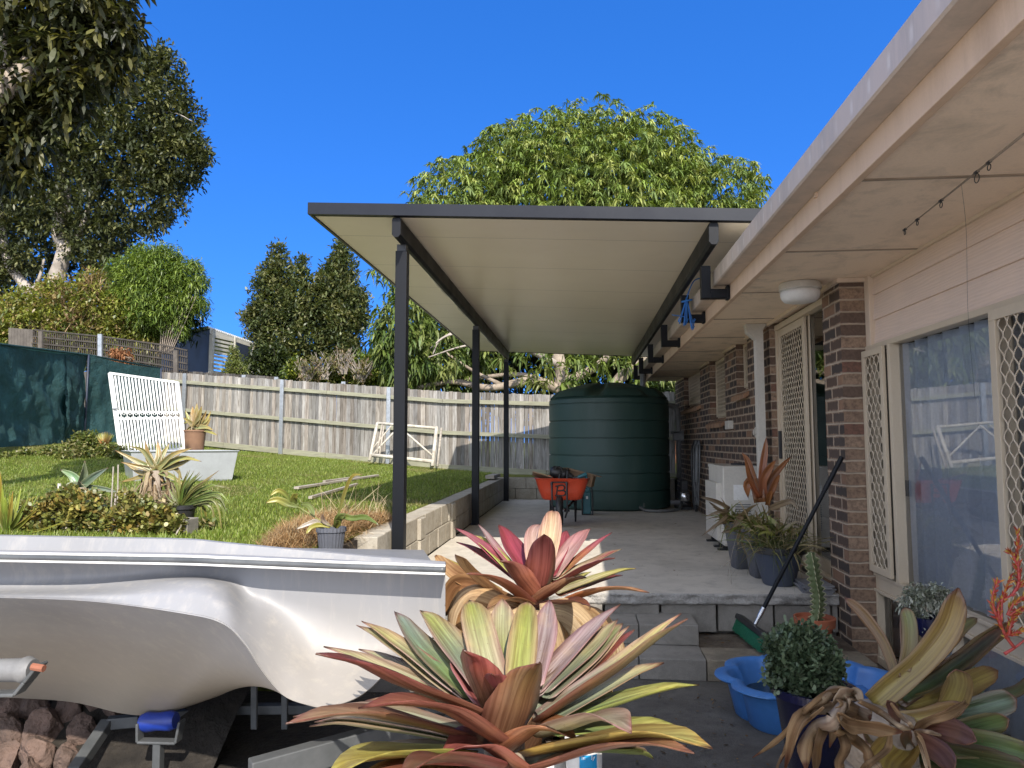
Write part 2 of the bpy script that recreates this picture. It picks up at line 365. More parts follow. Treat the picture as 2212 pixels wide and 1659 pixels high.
def roofunder():
    t = NT('insulated_panel_underside'); P = t.n('ShaderNodeNewGeometry').outputs['Position']; s = t.n('ShaderNodeSeparateXYZ'); t.set(s.inputs[0], P)
    y = t.math('FRACT', t.math('DIVIDE', t.math('ADD', s.outputs[1], .25), 1.0)); d = t.math('MINIMUM', y, t.math('SUBTRACT', 1., y))
    n = t.noise(P, 1.2, 3); n2 = t.noise(P, 7, 5, .7)
    c = t.mix(t.mr(n, .3, .7), (.82, .74, .61), (.76, .68, .56)); c = t.mix(t.mr(n2, .6, .8, 0, .12), c, (.35, .27, .16))
    c = t.mix(t.mr(d, .0, .009, .7, 0), c, (.25, .23, .19))
    return t.bsdf(c, .3, t.bump(t.mr(d, 0, .012), .5, .004), spec=.5)
M['panel'] = roofunder()
def paling():
    t = NT('weathered_paling'); a = t.n('ShaderNodeAttribute', attribute_name='col').outputs[0]; P = t.n('ShaderNodeNewGeometry').outputs['Position']
    mp = t.n('ShaderNodeMapping'); t.set(mp.inputs[0], P); mp.inputs['Scale'].default_value = (14, 14, 1.0); n1 = t.noise(mp.outputs[0], 1.6, 6, .7, 1.2); n2 = t.noise(mp.outputs[0], 7, 3)
    v = t.n('ShaderNodeTexVoronoi'); t.set(v.inputs[0], P); v.inputs['Scale'].default_value = 2.6; kn = t.mr(v.outputs[0], .02, .05, .8, 0)
    c = t.mix(t.mr(n1, .38, .66), a, t.mix(1., a, (.36, .33, .30), 'MULTIPLY')); c = t.mix(t.mr(n2, .5, .8, 0, .4), c, (.10, .085, .07)); c = t.mix(kn, c, (.09, .07, .05))
    return t.bsdf(c, .9, t.bump(n1, .5, .006), spec=.2)
M['paling'] = paling()
def hullmat():
    t = NT('gelcoat_hull'); P = t.n('ShaderNodeNewGeometry').outputs['Position']; s = t.n('ShaderNodeSeparateXYZ'); t.set(s.inputs[0], P)
    n1 = t.noise(P, 2.0, 5, .6); n2 = t.noise(P, 40, 4, .7); mp = t.n('ShaderNodeMapping'); t.set(mp.inputs[0], P); mp.inputs['Scale'].default_value = (5, 5, .6); n3 = t.noise(mp.outputs[0], 5, 5, .7)
    c = t.mix(t.mr(n1, .35, .7), (.228, .230, .242), (.200, .200, .205)); c = t.mix(t.mr(n3, .5, .8, 0, .35), c, (.45, .41, .35))
    low = t.mr(s.outputs[2], .95, .5); c = t.mix(t.math('MULTIPLY', low, .5), c, (.50, .41, .28)); c = t.mix(t.mr(n2, .66, .74, 0, .35), c, (.3, .27, .22))
    return t.bsdf(c, t.mr(n1, .3, .7, .42, .6), t.bump(n2, .06, .002), coat=.04)
M['hull'] = hullmat()
def clothm():
    t = NT('shade_cloth'); P = t.n('ShaderNodeNewGeometry').outputs['Position']; n1 = t.noise(P, 1.5, 5, .6, .5); n2 = t.noise(P, 6, 6, .7, 1.)
    c = t.mix(t.mr(n1, .35, .65), (.013, .05, .05), (.022, .078, .082)); c = t.mix(t.mr(n2, .45, .7, 0, .5), c, (.012, .035, .028))
    b = t.bsdf(c, .75, t.bump(n2, .9, .05), trans=c, transw=.3); return b
M['cloth'] = clothm()
def water():
    t = NT('murky_water'); return t.bsdf((.015, .02, .012), .05, t.bump(t.noise(t.co(), 14, 2), .1, .01), spec=.6)
M['water'] = water()
def lawnm():
    t = NT('lawn_ground'); P = t.n('ShaderNodeNewGeometry').outputs['Position']; n1 = t.noise(P, .9, 5, .6); n2 = t.noise(P, 40, 4, .8)
    c = t.mix(t.mr(n1, .4, .62), (.12, .16, .025), (.19, .19, .055)); c = t.mix(t.mr(n2, .4, .7, 0, .8), c, (.045, .06, .012))
    return t.bsdf(c, .95, t.bump(n2, 1., .03), spec=.1)
M['lawn'] = lawnm()
# ================================================================ SETTING
def sheet(name, x0, x1, y0, y1, nx, ny, zf, mat, kind='structure'):
    m = MB(); m.grid([[(lerp(x0, x1, i/nx), lerp(y0, y1, j/ny), zf(lerp(x0, x1, i/nx), lerp(y0, y1, j/ny))) for i in range(nx+1)] for j in range(ny+1)])
    return tag(m.build(name, mat, smooth=True), kind=kind)
sheet('ground', -300, 300, -200, 700, 8, 8, lambda x, y: -.02, M['dirt'])
m = MB(); m.box((-30, -25, -.2), (1.98, 2.2, .004)); tag(m.build('bounce_ground', M['pale']), kind='structure')  # unseen pale ground, added to bounce sunlight onto eaves and windows
m = MB(); m.box((-30, 2.2, -.2), (1.12, 5.19, 0)); tag(m.build('driveway', M['ground']), kind='structure')
m = MB(); m.grid([[(x, y, -.008+.012*mnoise.noise((x*3, y*3, 0))) for x in np.linspace(1.11, 3.2, 40)] for y in np.linspace(2.21, 5.19, 60)]); tag(m.build('garden_strip', M['dirt'], smooth=True), kind='structure')
# kerb edge between paving and dirt strip
# lawn : raised, one irregular sheet in three patches joined as one mesh
LY0 = 4.25
m = MB()
xs = np.concatenate([np.linspace(-60, -14, 12), np.linspace(-13.5, -1.62, 60)]); ys = np.concatenate([np.linspace(LY0, 14.1, 50), np.linspace(14.4, 120, 30)])
m.grid([[(x, y, lawn_z(x, y)) for x in xs] for y in ys])
m.grid([[(x, LY0, z) for x in xs] for z in (-.1, .45)]+[[(x, LY0, lawn_z(x, LY0)) for x in xs]])
xs2 = np.linspace(-1.62, 40, 30); ys2 = np.concatenate([np.linspace(13.95, 20, 12), np.linspace(22, 120, 10)])
m.grid([[(x, y, lawn_z(x, y)) for x in xs2] for y in ys2])
tag(m.build('lawn', M['lawn'], smooth=True), kind='structure')
# patio slab with a rough broken front edge, block riser below
def slab_front(x): return lerp(5.15, 5.38, (x+1.45)/3.25)
m = MB(); n = 150
xs = [lerp(-1.45, 1.795, i/n) for i in range(n+1)]
def rough(x, z): return .018*mnoise.noise((x*9, z*14, 0))+.012*mnoise.noise((x*30, z*40, 3))
m.grid([[(x, 13.75, .405) for x in xs], [(x, 9, .405) for x in xs], [(x, slab_front(x)+.012, .405) for x in xs]], 0)
m.grid([[(x, slab_front(x)+.012, .405) for x in xs], [(x, slab_front(x)+rough(x, 1)*.5, .397) for x in xs]]+[[(x, slab_front(x)+rough(x, z)*1.3+.006, z) for x in xs] for z in (.385, .372, .36, .347, .335)]+[[(x, slab_front(x)+.03, .322+.008*mnoise.noise((x*12, 0, 0))) for x in xs], [(x, slab_front(x)+.09, .322) for x in xs]], 1)
tag(m.build('patio_slab', [M['slab'], M['slabedge']], smooth=True), kind='structure')
m = MB(); x = -1.45; k = 0
while x < 1.79:
    w = min(.39, 1.795-x); m.box((x+.004, slab_front(x+w/2)+.035, .135), (x+w-.004, slab_front(x+w/2)+.3, .325)); x += .4; k += 1
m.box((-1.45, 5.45, -.05), (1.79, 5.6, .3))
# landing: capping pavers on blocks; upper block step
for (a, b) in ((-1.3, -.9), (-.9, -.5), (-.5, -.1), (-.1, .345), (.345, .76)):
    m.box((a+.003, 4.69, 0.0), (b-.003, 4.93, .13)); 
for (a, b) in ((.76, 1.22), (1.22, 1.78)):
    m.box((a+.003, 4.69, 0), (b-.003, 4.98, .128), 1)
m.box((-1.3, 4.9, 0), (.762, 5.42, .128)); m.box((.764, 4.97, 0), (1.795, 5.42, .112), 2)
for (a, b) in ((-1.2, -.82), (-.82, -.42), (-.42, -.02), (-.02, .37), (.37, .765)):
    m.box((a+.003, 5.0, .13), (b-.003, 5.37, .262))
tag(m.build('steps', [M['block'], M['paver'], M['dirt']], bevel=.006), kind='structure')

# ================================================================ HOUSE
XB, XW, ZS = 1.8, 2.0, 2.62
house = thing('brick_house', (1.8, 5.2, 0), 'brown brick and pink weatherboard house along the right side of the patio', 'house')
m = MB(); E = .012
def wallseg(y0, y1, z0=.0, z1=ZS): m.box((XB, y0, z0), (XB+.24, y1, z1))
wallseg(5.18, 5.55); wallseg(7.08, 8.02); wallseg(8.02, 8.6, 0, 2.04); wallseg(8.6, 9.28)
wallseg(9.28, 10.37, 0, 1.76); wallseg(10.37, 11.2); wallseg(11.2, 12.95, 0, 2.05); wallseg(12.95, 13.95); m.box((XB+.0, 13.95, 0), (8, 14.15, ZS))
m.box((XB+.02, 5.55, 0), (XB+.24, 7.08, .44))
m.build('brick_wall', M['brick'], house)
for (a, b, z) in ((7.98, 8.62, 2.04), (9.24, 10.39, 1.76), (11.16, 12.97, 2.05)):
    m = MB(); m.poly([(1.735, a, z-.045), (1.735, a, z-.10), (1.80, a, z-.06), (1.93, a, z+.03), (1.93, a, z+.06)][::-1], b-a, (0, 1, 0)); m.build('sloping_brick_sill', M['sillb'], house, bevel=.003)
# interior & curtains
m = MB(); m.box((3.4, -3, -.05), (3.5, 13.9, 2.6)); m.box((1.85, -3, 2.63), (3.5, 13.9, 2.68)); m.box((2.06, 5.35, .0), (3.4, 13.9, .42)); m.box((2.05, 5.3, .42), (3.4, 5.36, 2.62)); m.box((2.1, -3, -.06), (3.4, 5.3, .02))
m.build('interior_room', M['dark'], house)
def curtain(y0, y1, z0, z1, X, amp=.03, per=.16):
    m = MB(); n = int((y1-y0)/.012)
    m.grid([[(X+amp*1.3*math.sin(y/per*6.28+1.3*math.sin(y*5)+.4*z)+.01*math.sin(y*60), y, z) for y in np.linspace(y0, y1, n)] for z in (z0, (z0+z1)/2, z1)])
    m.build('curtain', M['curtain'], house, smooth=True)
curtain(3.3, 5.0, .04, 2.1, 2.06, .02); curtain(4.75, 5.28, .04, .5, 2.13); curtain(1.0, 3.3, .04, 2.1, 2.09, .03, .2); curtain(5.6, 6.0, .44, 2.55, 2.12, .03, .12)
# roof
m = MB(); z0 = 2.86; sl = math.tan(R(11))
nseg = 150
for j in range(2):
    pass
ys = np.linspace(-4.2, 13.95, 460)
m.grid([[(x, y, z0-.03+(x-1.1)*sl+.008*math.sin(y*2*math.pi/.076*.5)) for y in ys] for x in (1.1, 7.5)])
m.grid([[(7.5, y, z0-.03+6.4*sl) for y in (-4.2, 13.95)], [(14, y, z0-.4) for y in (-4.2, 13.95)]])
m.build('roof', M['slatw'], house, smooth=True)
m = MB(); m.box((1.18, -4.2, 2.615), (2.06, 13.7, 2.632)); 
for yy in (-1.6, -.4, .8, 2.0, 3.2, 4.4, 5.6, 6.8, 8.0, 9.2, 10.4, 11.6, 12.8): m.box((1.2, yy-.012, 2.611), (2.02, yy+.012, 2.616), 1)
m.build('soffit', [M['soffit'], plain('joint_strip', (.38, .30, .22), (.25, .2, .15), .7, 3)], house)
m = MB(); m.box((1.165, -4.2, 2.585), (1.2, 13.72, 2.84))
m.build('fascia', M['fascia'], house, bevel=.003)
m = MB()   # gutter: square profile with a lip, hollow
prof = [(1.163, 2.80), (1.163, 2.705), (1.055, 2.705), (1.045, 2.712), (1.045, 2.822), (1.053, 2.828), (1.058, 2.82), (1.055, 2.80), (1.055, 2.72), (1.155, 2.716), (1.155, 2.80)]
m.grid([[(x, y, z) for x, z in prof] for y in np.linspace(-4.2, 13.74, 12)][::1]); m.add([(x, 13.74, z) for x, z in prof], [tuple(range(len(prof)))])
m.build('gutter', M['gutter'], house)
for y in np.arange(-3.6, 13.6, 2.4): m = MB(); m.box((1.155, y, 2.68), (1.166, y+.03, 2.705)); m.build('gutter_bracket', M['fascia'], house)
for (a, b) in ((5.18, 5.555), (5.56, 7.075), (7.08, 8.02), (8.6, 9.28), (10.37, 11.2), (12.95, 13.9)): m = MB(); m.box((1.775, a, 2.585), (1.80, b, 2.614)); m.build('cornice_bead', M['cream'], house)
m = MB(); m.box((1.775, 5.15, 2.585), (2.02, 5.178, 2.614)); m.build('cornice_bead', M['cream'], house)
# weatherboard cladding wall above windows
m = MB(); zz = 2.10; k = 0
for zt in (2.10, 2.285, 2.465, 2.645):
    pass
for (a, b) in ((2.135, 2.305), (2.305, 2.477), (2.477, 2.614)):
    m.add([(XW-.012, -3, a), (XW-.012, 5.3, a), (XW+.004, 5.3, b+.01), (XW+.004, -3, b+.01), (XW+.03, -3, a), (XW+.03, 5.3, a)], [(0, 1, 2, 3)[::-1], (0, 4, 5, 1)[::-1]])
m.build('weatherboards', M['clad'], house)
m = MB(); m.box((XW-.035, 5.10, 2.125), (XW+.02, 5.178, 2.614)); m.build('corner_trim', M['cream'], house, bevel=.003)
m = MB(); m.box((XW-.02, -3, 2.596), (XW+.01, 5.09, 2.614)); m.build('quad_trim', M['cream'], house)
# security screen (expanded diamond mesh in a frame)
def screen(parent, X, y0, y1, z0, z1, fr, w, h, name='security_screen', handle=None, off=0.):
    o = thing(name, (X, y0, z0), None, None); o.parent = parent; o.location = Vector((X, y0, z0))-rootloc(parent)
    m = MB(); t = .022
    m.box((X-t, y0, z0), (X, y1, z0+fr)); m.box((X-t, y0, z1-fr), (X, y1, z1)); m.box((X-t, y0, z0+fr), (X, y0+fr, z1-fr)); m.box((X-t, y1-fr, z0+fr), (X, y1, z1-fr))
    m.build('screen_frame', M['frame'], o, bevel=.002)
    m = MB(); ya, yb, za, zb = y0+fr-.004, y1-fr+.004, z0+fr-.004, z1-fr+.004
    k = 0; y = ya+w*.25; sp = w/2
    while y < yb-w*.2:
        pts = []; n = int((zb-za)/h*8)
        for i in range(n+1):
            z = za+(zb-za)*i/n; ph = (z-za)/h*2*math.pi+(k % 2)*math.pi; c = math.cos(ph); s = (abs(c)**.75)*(1 if c > 0 else -1)
            pts.append((X-.011+.003*math.sin(ph), y+(sp*.5)*s*.97, z))
        m.tube(pts, .0042, 4, caps=False, flat=1.0); y += sp; k += 1
    m.build('diamond_mesh', M['frame'], o, smooth=True)
    if handle:
        m = MB(); m.box((X-.05, y1-.05, handle-.13), (X-.022, y1-.02, handle+.13)); m.build('handle', M['black'], o, bevel=.004)
    return o
def subthing(name, parent, loc):
    o = thing(name, loc, None, None); o.parent = parent; o.location = Vector(loc)-rootloc(parent); return o
def PANE(m, X, y0, y1, z0, z1): m.add([(X, y0, z0), (X, y0, z1), (X, y1, z1), (X, y1, z0)], [(0, 1, 2, 3)])
# big front window (plane X=2.0): fixed lower lights, transom, sliding panes
win = subthing('window', house, (XW, 0, 0)); m = MB()
ZH, ZT1, ZT0 = 2.13, .60, .475
m.box((XW-.04, -3, ZH-.032), (XW+.04, 5.42, ZH+.004)); m.box((XW-.045, -3, ZT1-.02), (XW+.05, 5.40, ZT1)); m.box((XW-.03, -3, ZT0+.02), (XW+.04, 5.40, ZT1-.02)); m.box((XW-.045, -3, ZT0), (XW+.04, 5.40, ZT0+.02)); m.box((XW-.04, -3, 0), (XW+.04, 5.40, .05))
for y in (5.185, 4.80, 3.63, 2.5, 1.2, -.2): m.box((XW-.05, y-.03, ZT1), (XW+.04, y+.012, ZH-.032))
for y in (5.185, 4.17, 3.05, 1.9, .5): m.box((XW-.035, y-.028, .05), (XW+.04, y+.012, ZT0))
m.build('window_frame', M['frame'], win, bevel=.003)
m = MB(); PANE(m, XW+.01, 3.63, 4.78, ZT1, ZH-.03); m.build('pane', M['glass'], win)
m = MB(); PANE(m, XW+.03, 4.80, 5.18, ZT1, ZH-.03); m.build('pane', M['glass'], win)
m = MB(); PANE(m, XW+.03, 1.2, 3.6, ZT1, ZH-.03); m.build('pane', M['glass'], win)
m = MB(); PANE(m, XW+.01, .5, 5.18, .05, ZT0); m.build('pane', M['glass'], win)
m = MB(); m.box((XW-.0, 4.70, 1.14), (XW+.02-.016, 4.745, 1.24)); m.build('latch', M['black'], win, bevel=.004)
screen(house, XW-.052, 4.83, 5.17, ZT1+.015, ZH-.034, .045, .072, .105); screen(house, XW-.052, 2.52, 3.60, ZT1+.015, ZH-.034, .05, .072, .105)
# sliding door
dr = subthing('sliding_door', house, (1.87, 5.55, .42)); m = MB()
m.box((1.845, 5.552, 2.535), (1.95, 7.078, 2.584)); m.box((1.845, 5.552, .42), (1.95, 7.078, .455)); m.box((1.85, 5.552, .455), (1.95, 5.59, 2.535)); m.box((1.85, 7.035, .455), (1.95, 7.078, 2.535)); m.box((1.90, 6.19, .455), (1.94, 6.26, 2.535)); m.box((1.9, 5.59, .455), (1.93, 6.19, .56))
m.build('door_frame', M['frame'], dr, bevel=.003)
m = MB(); PANE(m, 1.905, 5.59, 6.2, .56, 2.53); PANE(m, 1.93, 6.25, 7.03, .46, 2.53); m.build('pane', M['glass'], dr)
screen(house, 1.885, 6.22, 7.03, .46, 2.53, .065, .068, .098, 'security_door', 1.45)
for (a, b, z0, z1, fr) in ((8.03, 8.59, 2.1, 2.60, .03), (9.29, 10.36, 1.82, 2.60, .035), (11.21, 12.94, 2.11, 2.60, .035)):
    w = subthing('window', house, (1.9, a, z0)); m = MB()
    m.box((1.90, a, z0-.03), (1.95, b, z0)); m.box((1.9, a, 2.58), (1.95, b, 2.61)); m.box((1.9, a, z0), (1.95, a+.03, 2.58)); m.box((1.9, b-.03, z0), (1.95, b, 2.58)); m.build('window_frame', M['frame'], w, bevel=.003)
    m = MB(); PANE(m, 1.93, a+.03, b-.03, z0, 2.58); m.build('pane', M['glass'], w)
    screen(house, 1.90, a+.02, b-.02, z0, 2.60, fr, .07, .10, 'window_screen')
# downpipe
m = MB(); X0 = 1.715
m.box((X0-.04, 7.09, .42), (X0+.03, 7.19, 2.46))
for k in range(5): m.box((X0-.043, 7.10+k*.018, .43), (X0-.040, 7.108+k*.018, 2.45))
m.add([(X0-.04, 7.09, 2.46), (X0+.03, 7.09, 2.46), (X0+.03, 7.19, 2.46), (X0-.04, 7.19, 2.46), (X0-.12, 7.09, 2.53), (X0+.03, 7.09, 2.56), (X0+.03, 7.19, 2.56), (X0-.12, 7.19, 2.53), (X0-.13, 7.085, 2.612), (X0+.07, 7.085, 2.612), (X0+.07, 7.195, 2.612), (X0-.13, 7.195, 2.612)],
      [(0, 1, 5, 4), (1, 2, 6, 5), (2, 3, 7, 6), (3, 0, 4, 7), (4, 5, 9, 8), (5, 6, 10, 9), (6, 7, 11, 10), (7, 4, 8, 11)])
m.build('downpipe', M['whitep'], house, bevel=.003)
m = MB(); m.box((1.74, 8.83, 1.63), (1.80, 9.05, 1.73)); m.build('junction_box', M['whitep'], house, bevel=.006)
m = MB(); m.tube([(1.8, 7.6, 1.575), (1.765, 7.6, 1.575)], .055, 8); m.tube([(1.765, 7.6, 1.575), (1.745, 7.6, 1.575)], .03, 8); m.build('wall_vent', M['whitep'], house)
lt = thing('ceiling_light', (1.57, 5.30, 2.61), 'round cream oyster light fixed under the eaves beside the brick pier', 'light')
m = MB(); m.lathe([(.14, .0), (.145, -.012), (.145, -.045), (.137, -.052)], (1.57, 5.30, 2.611), 40); m.build('light_base', M['whitep'], lt, smooth=False, auto=40)
m = MB(); m.lathe([(.134, -.052), (.136, -.075), (.13, -.105), (.112, -.128), (.07, -.138), (.0001, -.14)], (1.57, 5.30, 2.611), 40); m.build('light_cover', M['white'], lt, smooth=True)

# ================================================================ PATIO COVER
pc = thing('patio_cover', (-1.38, 5.4, .405), 'flat insulated patio roof on charcoal steel posts over the concrete slab', 'patio cover')
def zu(x): return 3.2-(x+2.05)*.0462
YA, YB_, XL, XR = 5.16, 13.45, -2.05, 1.62
m = MB(); e = .03
m.add([(XL+e, YA+e, zu(XL+e)), (XR-e, YA+e, zu(XR-e)), (XR-e, YB_-e, zu(XR-e)), (XL+e, YB_-e, zu(XL+e)), (XL+e, YA+e, zu(XL+e)+.075), (XR-e, YA+e, zu(XR-e)+.075), (XR-e, YB_-e, zu(XR-e)+.075), (XL+e, YB_-e, zu(XL+e)+.075)],
      [(0, 3, 2, 1), (4, 5, 6, 7), (0, 1, 5, 4), (1, 2, 6, 5), (2, 3, 7, 6), (3, 0, 4, 7)])
m.build('roof_panel', M['panel'], pc)
def skewbar(m, x0, y0, x1, y1, dz0, dz1):
    m.add([(x0, y0, zu(x0)+dz0), (x1, y0, zu(x1)+dz0), (x1, y1, zu(x1)+dz0), (x0, y1, zu(x0)+dz0), (x0, y0, zu(x0)+dz1), (x1, y0, zu(x1)+dz1), (x1, y1, zu(x1)+dz1), (x0, y1, zu(x0)+dz1)],
          [(0, 3, 2, 1), (4, 5, 6, 7), (0, 1, 5, 4), (1, 2, 6, 5), (2, 3, 7, 6), (3, 0, 4, 7)])
for nm, args in (('front_flashing', (XL, YA, XR, YA+.028)), ('back_flashing', (XL, YB_-.028, XR, YB_)), ('side_flashing', (XL, YA+.029, XL+.028, YB_-.029)), ('side_flashing', (XR-.028, YA+.029, XR, YB_-.029))):
    m = MB(); skewbar(m, *args, -.008, .083); m.build(nm, M['charg'], pc, bevel=.002)
    if nm == 'front_flashing':
        m = MB(); skewbar(m, XL+.029, YA+.029, XR-.029, YA+.06, -.006, -.002); m.build('flashing_return', M['char'], pc)
def beam(x, y0, y1, w=.066, h=.15, name='beam'):
    m = MB(); z1 = zu(x)-.012; z0 = z1-h; c = .018; hw = w/2
    prof = [(-hw+.006, z1), (-hw, z1-c), (-hw, z0+c*1.2), (-hw+c, z0), (hw-c, z0), (hw, z0+c*1.2), (hw, z1-c), (hw-.006, z1)]
    m.poly([(x+a, y0, b) for a, b in prof], y1-y0, (0, 1, 0)); m.build(name, M['char'], pc, bevel=.002); return z0
zb = beam(-1.375, 5.2, 13.35); zr = beam(.955, 5.2, 13.35, .07, .16)
for i, (x, y) in enumerate(((-1.385, 5.44), (-1.385, 9.40), (-1.385, 13.25))):
    m = MB(); m.box((x-.045, y-.045, .405), (x+.045, y+.045, zb-.05)); m.build('post', M['char'], pc, bevel=.004)
    m = MB(); m.box((x-.036, y-.036, zb-.05), (x+.036, y+.036, zb+.002)); m.build('post_cap', M['black'], pc); m = MB(); m.box((x-.055, y-.055, .405), (x+.055, y+.055, .413)); m.build('base_plate', M['black'], pc)
for y in (5.75, 6.89, 8.63, 10.35, 12.0, 13.2):
    m = MB(); m.box((.945, y-.038, 2.601), (1.018, y+.038, zr-.03)); m.build('roof_bracket', M['char'], pc, bevel=.003)
    m = MB(); m.box((1.0185, y-.038, 2.601), (1.162, y+.038, 2.674)); m.box((1.14, y-.04, 2.592), (1.163, y+.04, 2.70)); m.build('bracket_foot', M['char'], pc, bevel=.003)
m = MB()
pts = [(-1.415+.004*math.sin(y*9), y, 3.045+.012*math.sin(y*5)) for y in np.linspace(6.6, 13.2, 90)]
m.tube(pts, [.012+.008*abs(math.sin(i*.9)) for i in range(90)], 6); m.build('loose_plastic_film', M['whitep'], pc, smooth=True)
# blue rope over the bracket
rp = thing('rope', (.98, 6.84, 2.9), 'bundle of blue rope knotted over the second black roof bracket', 'rope')
m = MB(); c = Vector((.985, 6.83, 2.80))
for k in range(16):
    a = k*.9; w = .02+.035*random.random(); L = .20+.08*random.random()
    m.tube(catmull([c+Vector((.0, -.02, .03)), c+Vector((w*math.cos(a)*.6, -.045+.02*math.sin(a), -.07)), c+Vector((w*math.cos(a)*1.6, -.05+.03*math.sin(a), -L)), c+Vector((w*math.cos(a)*1.9+.02, -.03, -L+.03))], 10), .0045, 5)
m.tube([c+Vector((-.05, -.045, -.02)), c+Vector((.05, -.05, .0))], .009, 6); m.build('rope_loops', M['rope'], rp, smooth=True)
m = MB(); m.tube(catmull([c, c+Vector((.03, -.02, .1)), Vector((1.045, 6.7, 2.96)), Vector((1.06, 6.3, 2.90)), Vector((1.08, 6.0, 2.84))], 20), .006, 5)
m.tube(catmull([c+Vector((-.02, -.04, -.16)), c+Vector((-.09, -.05, -.15)), c+Vector((-.14, -.05, -.14))], 8), .004, 5); m.build('rope_tail', M['rope'], rp, smooth=True)
# fishing rod hung under the eaves
fr = thing('fishing_rod', (1.62, 2.6, 2.56), 'dark fishing rod hung under the eaves above the windows', 'fishing rod')
A0 = Vector((1.64, 3.774, 2.55)); A1 = Vector((1.54, 2.1, 2.575)); m = MB(); m.tube([A0, A0.lerp(A1, .5), A1], [.0022, .005, .007], 6); m.build('rod_blank', M['bark'], fr, smooth=True)
for t, r in ((.005, .009), (.10, .010), (.26, .012), (.46, .018), (.52, .012)):
    m = MB(); p = A0.lerp(A1, t); m.tube([p+Vector((0, r*math.cos(a), -r-.008+r*math.sin(a))) for a in np.linspace(0, 6.283, 17)], .0022, 5); m.tube([p, p+Vector((0, 0, -.01))], .002, 5); m.tube([p+Vector((0, .012, 0)), p-Vector((0, .012, 0))], .007, 6); m.build('line_guide', M['black'], fr, smooth=True)
m = MB(); p = A0.lerp(A1, .38); m.tube(catmull([p, p+Vector((.01, 0, -.2)), p+Vector((.0, .0, -.55)), p+Vector((.01, 0, -.9))], 12), .0007, 3); m.build('line', M['black'], fr)
# ================================================================ RETAINING WALL
rw = thing('retaining_wall', (-1.55, 5.2, .3), 'low concrete block retaining wall between the lawn and the patio slab', 'retaining wall')
m = MB(); random.seed(3)
def course(x0, y0, x1, y1, z, L=.4, th=.19, off=0., h=.196):
    d = Vector((x1-x0, y1-y0, 0)); T = d.length; d.normalize(); s = -off*L; nn = Vector((-d.y, d.x, 0))
    while s < T-.02:
        a = max(0, s); b = min(T, s+L)
        if b-a > .03:
            p = Vector((x0, y0, 0))+d*(a+.003); q = Vector((x0, y0, 0))+d*(b-.003); j = nn*random.uniform(-.006, .006)
            Mx = Matrix(((d.x, nn.x, 0, p.x+j.x), (d.y, nn.y, 0, p.y+j.y), (0, 0, 1, z), (0, 0, 0, 1)))
            m.box((0, 0, .003), ((q-p).length, th, h+.003), 0, Mx)
        s += L
for k, z in enumerate((.405, .605)):
    course(-1.46, 5.32, -1.46, 13.6, z, off=.5*k)
    course(-1.65, 13.62, 1.7, 13.62, z, off=.5*k)
for z in (.0, .2): course(-1.46, 5.2, -1.46, 5.7, z, .5)
m.box((-1.66, 5.10, .0), (-1.455, 5.315, .60)); m.box((-1.66, 5.10, .605), (-1.455, 5.315, .80))
for y in (6.4, 8.0, 9.9): 
    for z in (.405, .6): m.box((-1.5, y, z+.003), (-1.43, y+.2, z+.192))
m.build('block_courses', M['blockwall'], rw, bevel=.008)
sl_ = thing('treated_sleeper', (-1.2, 13.4, .8), 'short grey timber sleeper lying on the far corner of the block wall', 'timber'); m = MB(); m.bar((-1.62, 12.7, .86), (-1.6, 13.5, .86), .16, .06); m.build('sleeper_board', M['wood'], sl_, bevel=.005)

# ================================================================ TIMBER FENCE
FA = Vector((-.2, 15.0-.12, 0)); FB = Vector((-11.6, 18.15, 0))
def fpt(t): return FA.lerp(FB, t)
FL = (FB-FA).length; fd = (FB-FA).normalized(); fn = Vector((fd.y, -fd.x, 0)); fn = fn if fn.y < 0 else -fn
def ftop(x): return interp([(-12, 3.42), (-10.1, 3.24), (-7.1, 2.98), (-2.6, 2.56), (-.6, 2.46), (6, 2.44)], x)
def fbot(x): return interp([(-12, 1.62), (-10.1, 1.44), (-7.1, 1.2), (-2.6, .84), (-.6, .76), (6, .76)], x)
fence = thing('paling_fence', (-6, 16.5, 1.1), 'weathered grey paling fence with green tinged rails along the back of the lawn', 'fence')
def palings(P0, d, L, n_, parent, name, tf, bf, step=.098, w=.102, gapf=None, seed=5, dirt=1.):
    rnd = random.Random(seed); V = []; Fq = []; C = []; s = 0; k = 0
    while s < L:
        p = P0+d*s; x = p.x; t = tf(x)+rnd.uniform(-.012, .012); b = bf(x)+.05; off = n_*(.0 if k % 2 else .006)
        ww = w-rnd.uniform(0, .008); g = gapf(x) if gapf else 0; ww -= g*rnd.uniform(.0, .016)
        c = np.array(rnd.choice([(.42, .41, .39), (.50, .48, .45), (.36, .35, .34), (.46, .42, .37), (.55, .53, .50), (.40, .36, .32)]))*rnd.uniform(.48, .92)*dirt
        base = len(V); lean = rnd.uniform(-.004, .004)
        for z in (b, t):
            for a, o in ((0, 0), (ww, 0), (ww, -.014), (0, -.014)):
                q = p+d*(a+(lean if z == t else 0))+off+n_*o; V.append((q.x, q.y, z)); C.append(c)
        for f in ((0, 1, 5, 4), (1, 2, 6, 5), (2, 3, 7, 6), (3, 0, 4, 7), (4, 5, 6, 7)): Fq.append([base+i for i in f])
        s += step; k += 1
    return npmesh(name, np.array(V), np.array(Fq), M['paling'], parent, np.array(C))
palings(FA+fd*-6.2, fd, FL+6.2, fn, fence, 'palings', ftop, fbot, gapf=lambda x: 1. if x > -2.4 else .12)
M['rail'] = plain('mossy_rail', (.30, .30, .21), (.22, .21, .16), .9, 3, .5, .006, 30, stretch=(1, 1, 8))
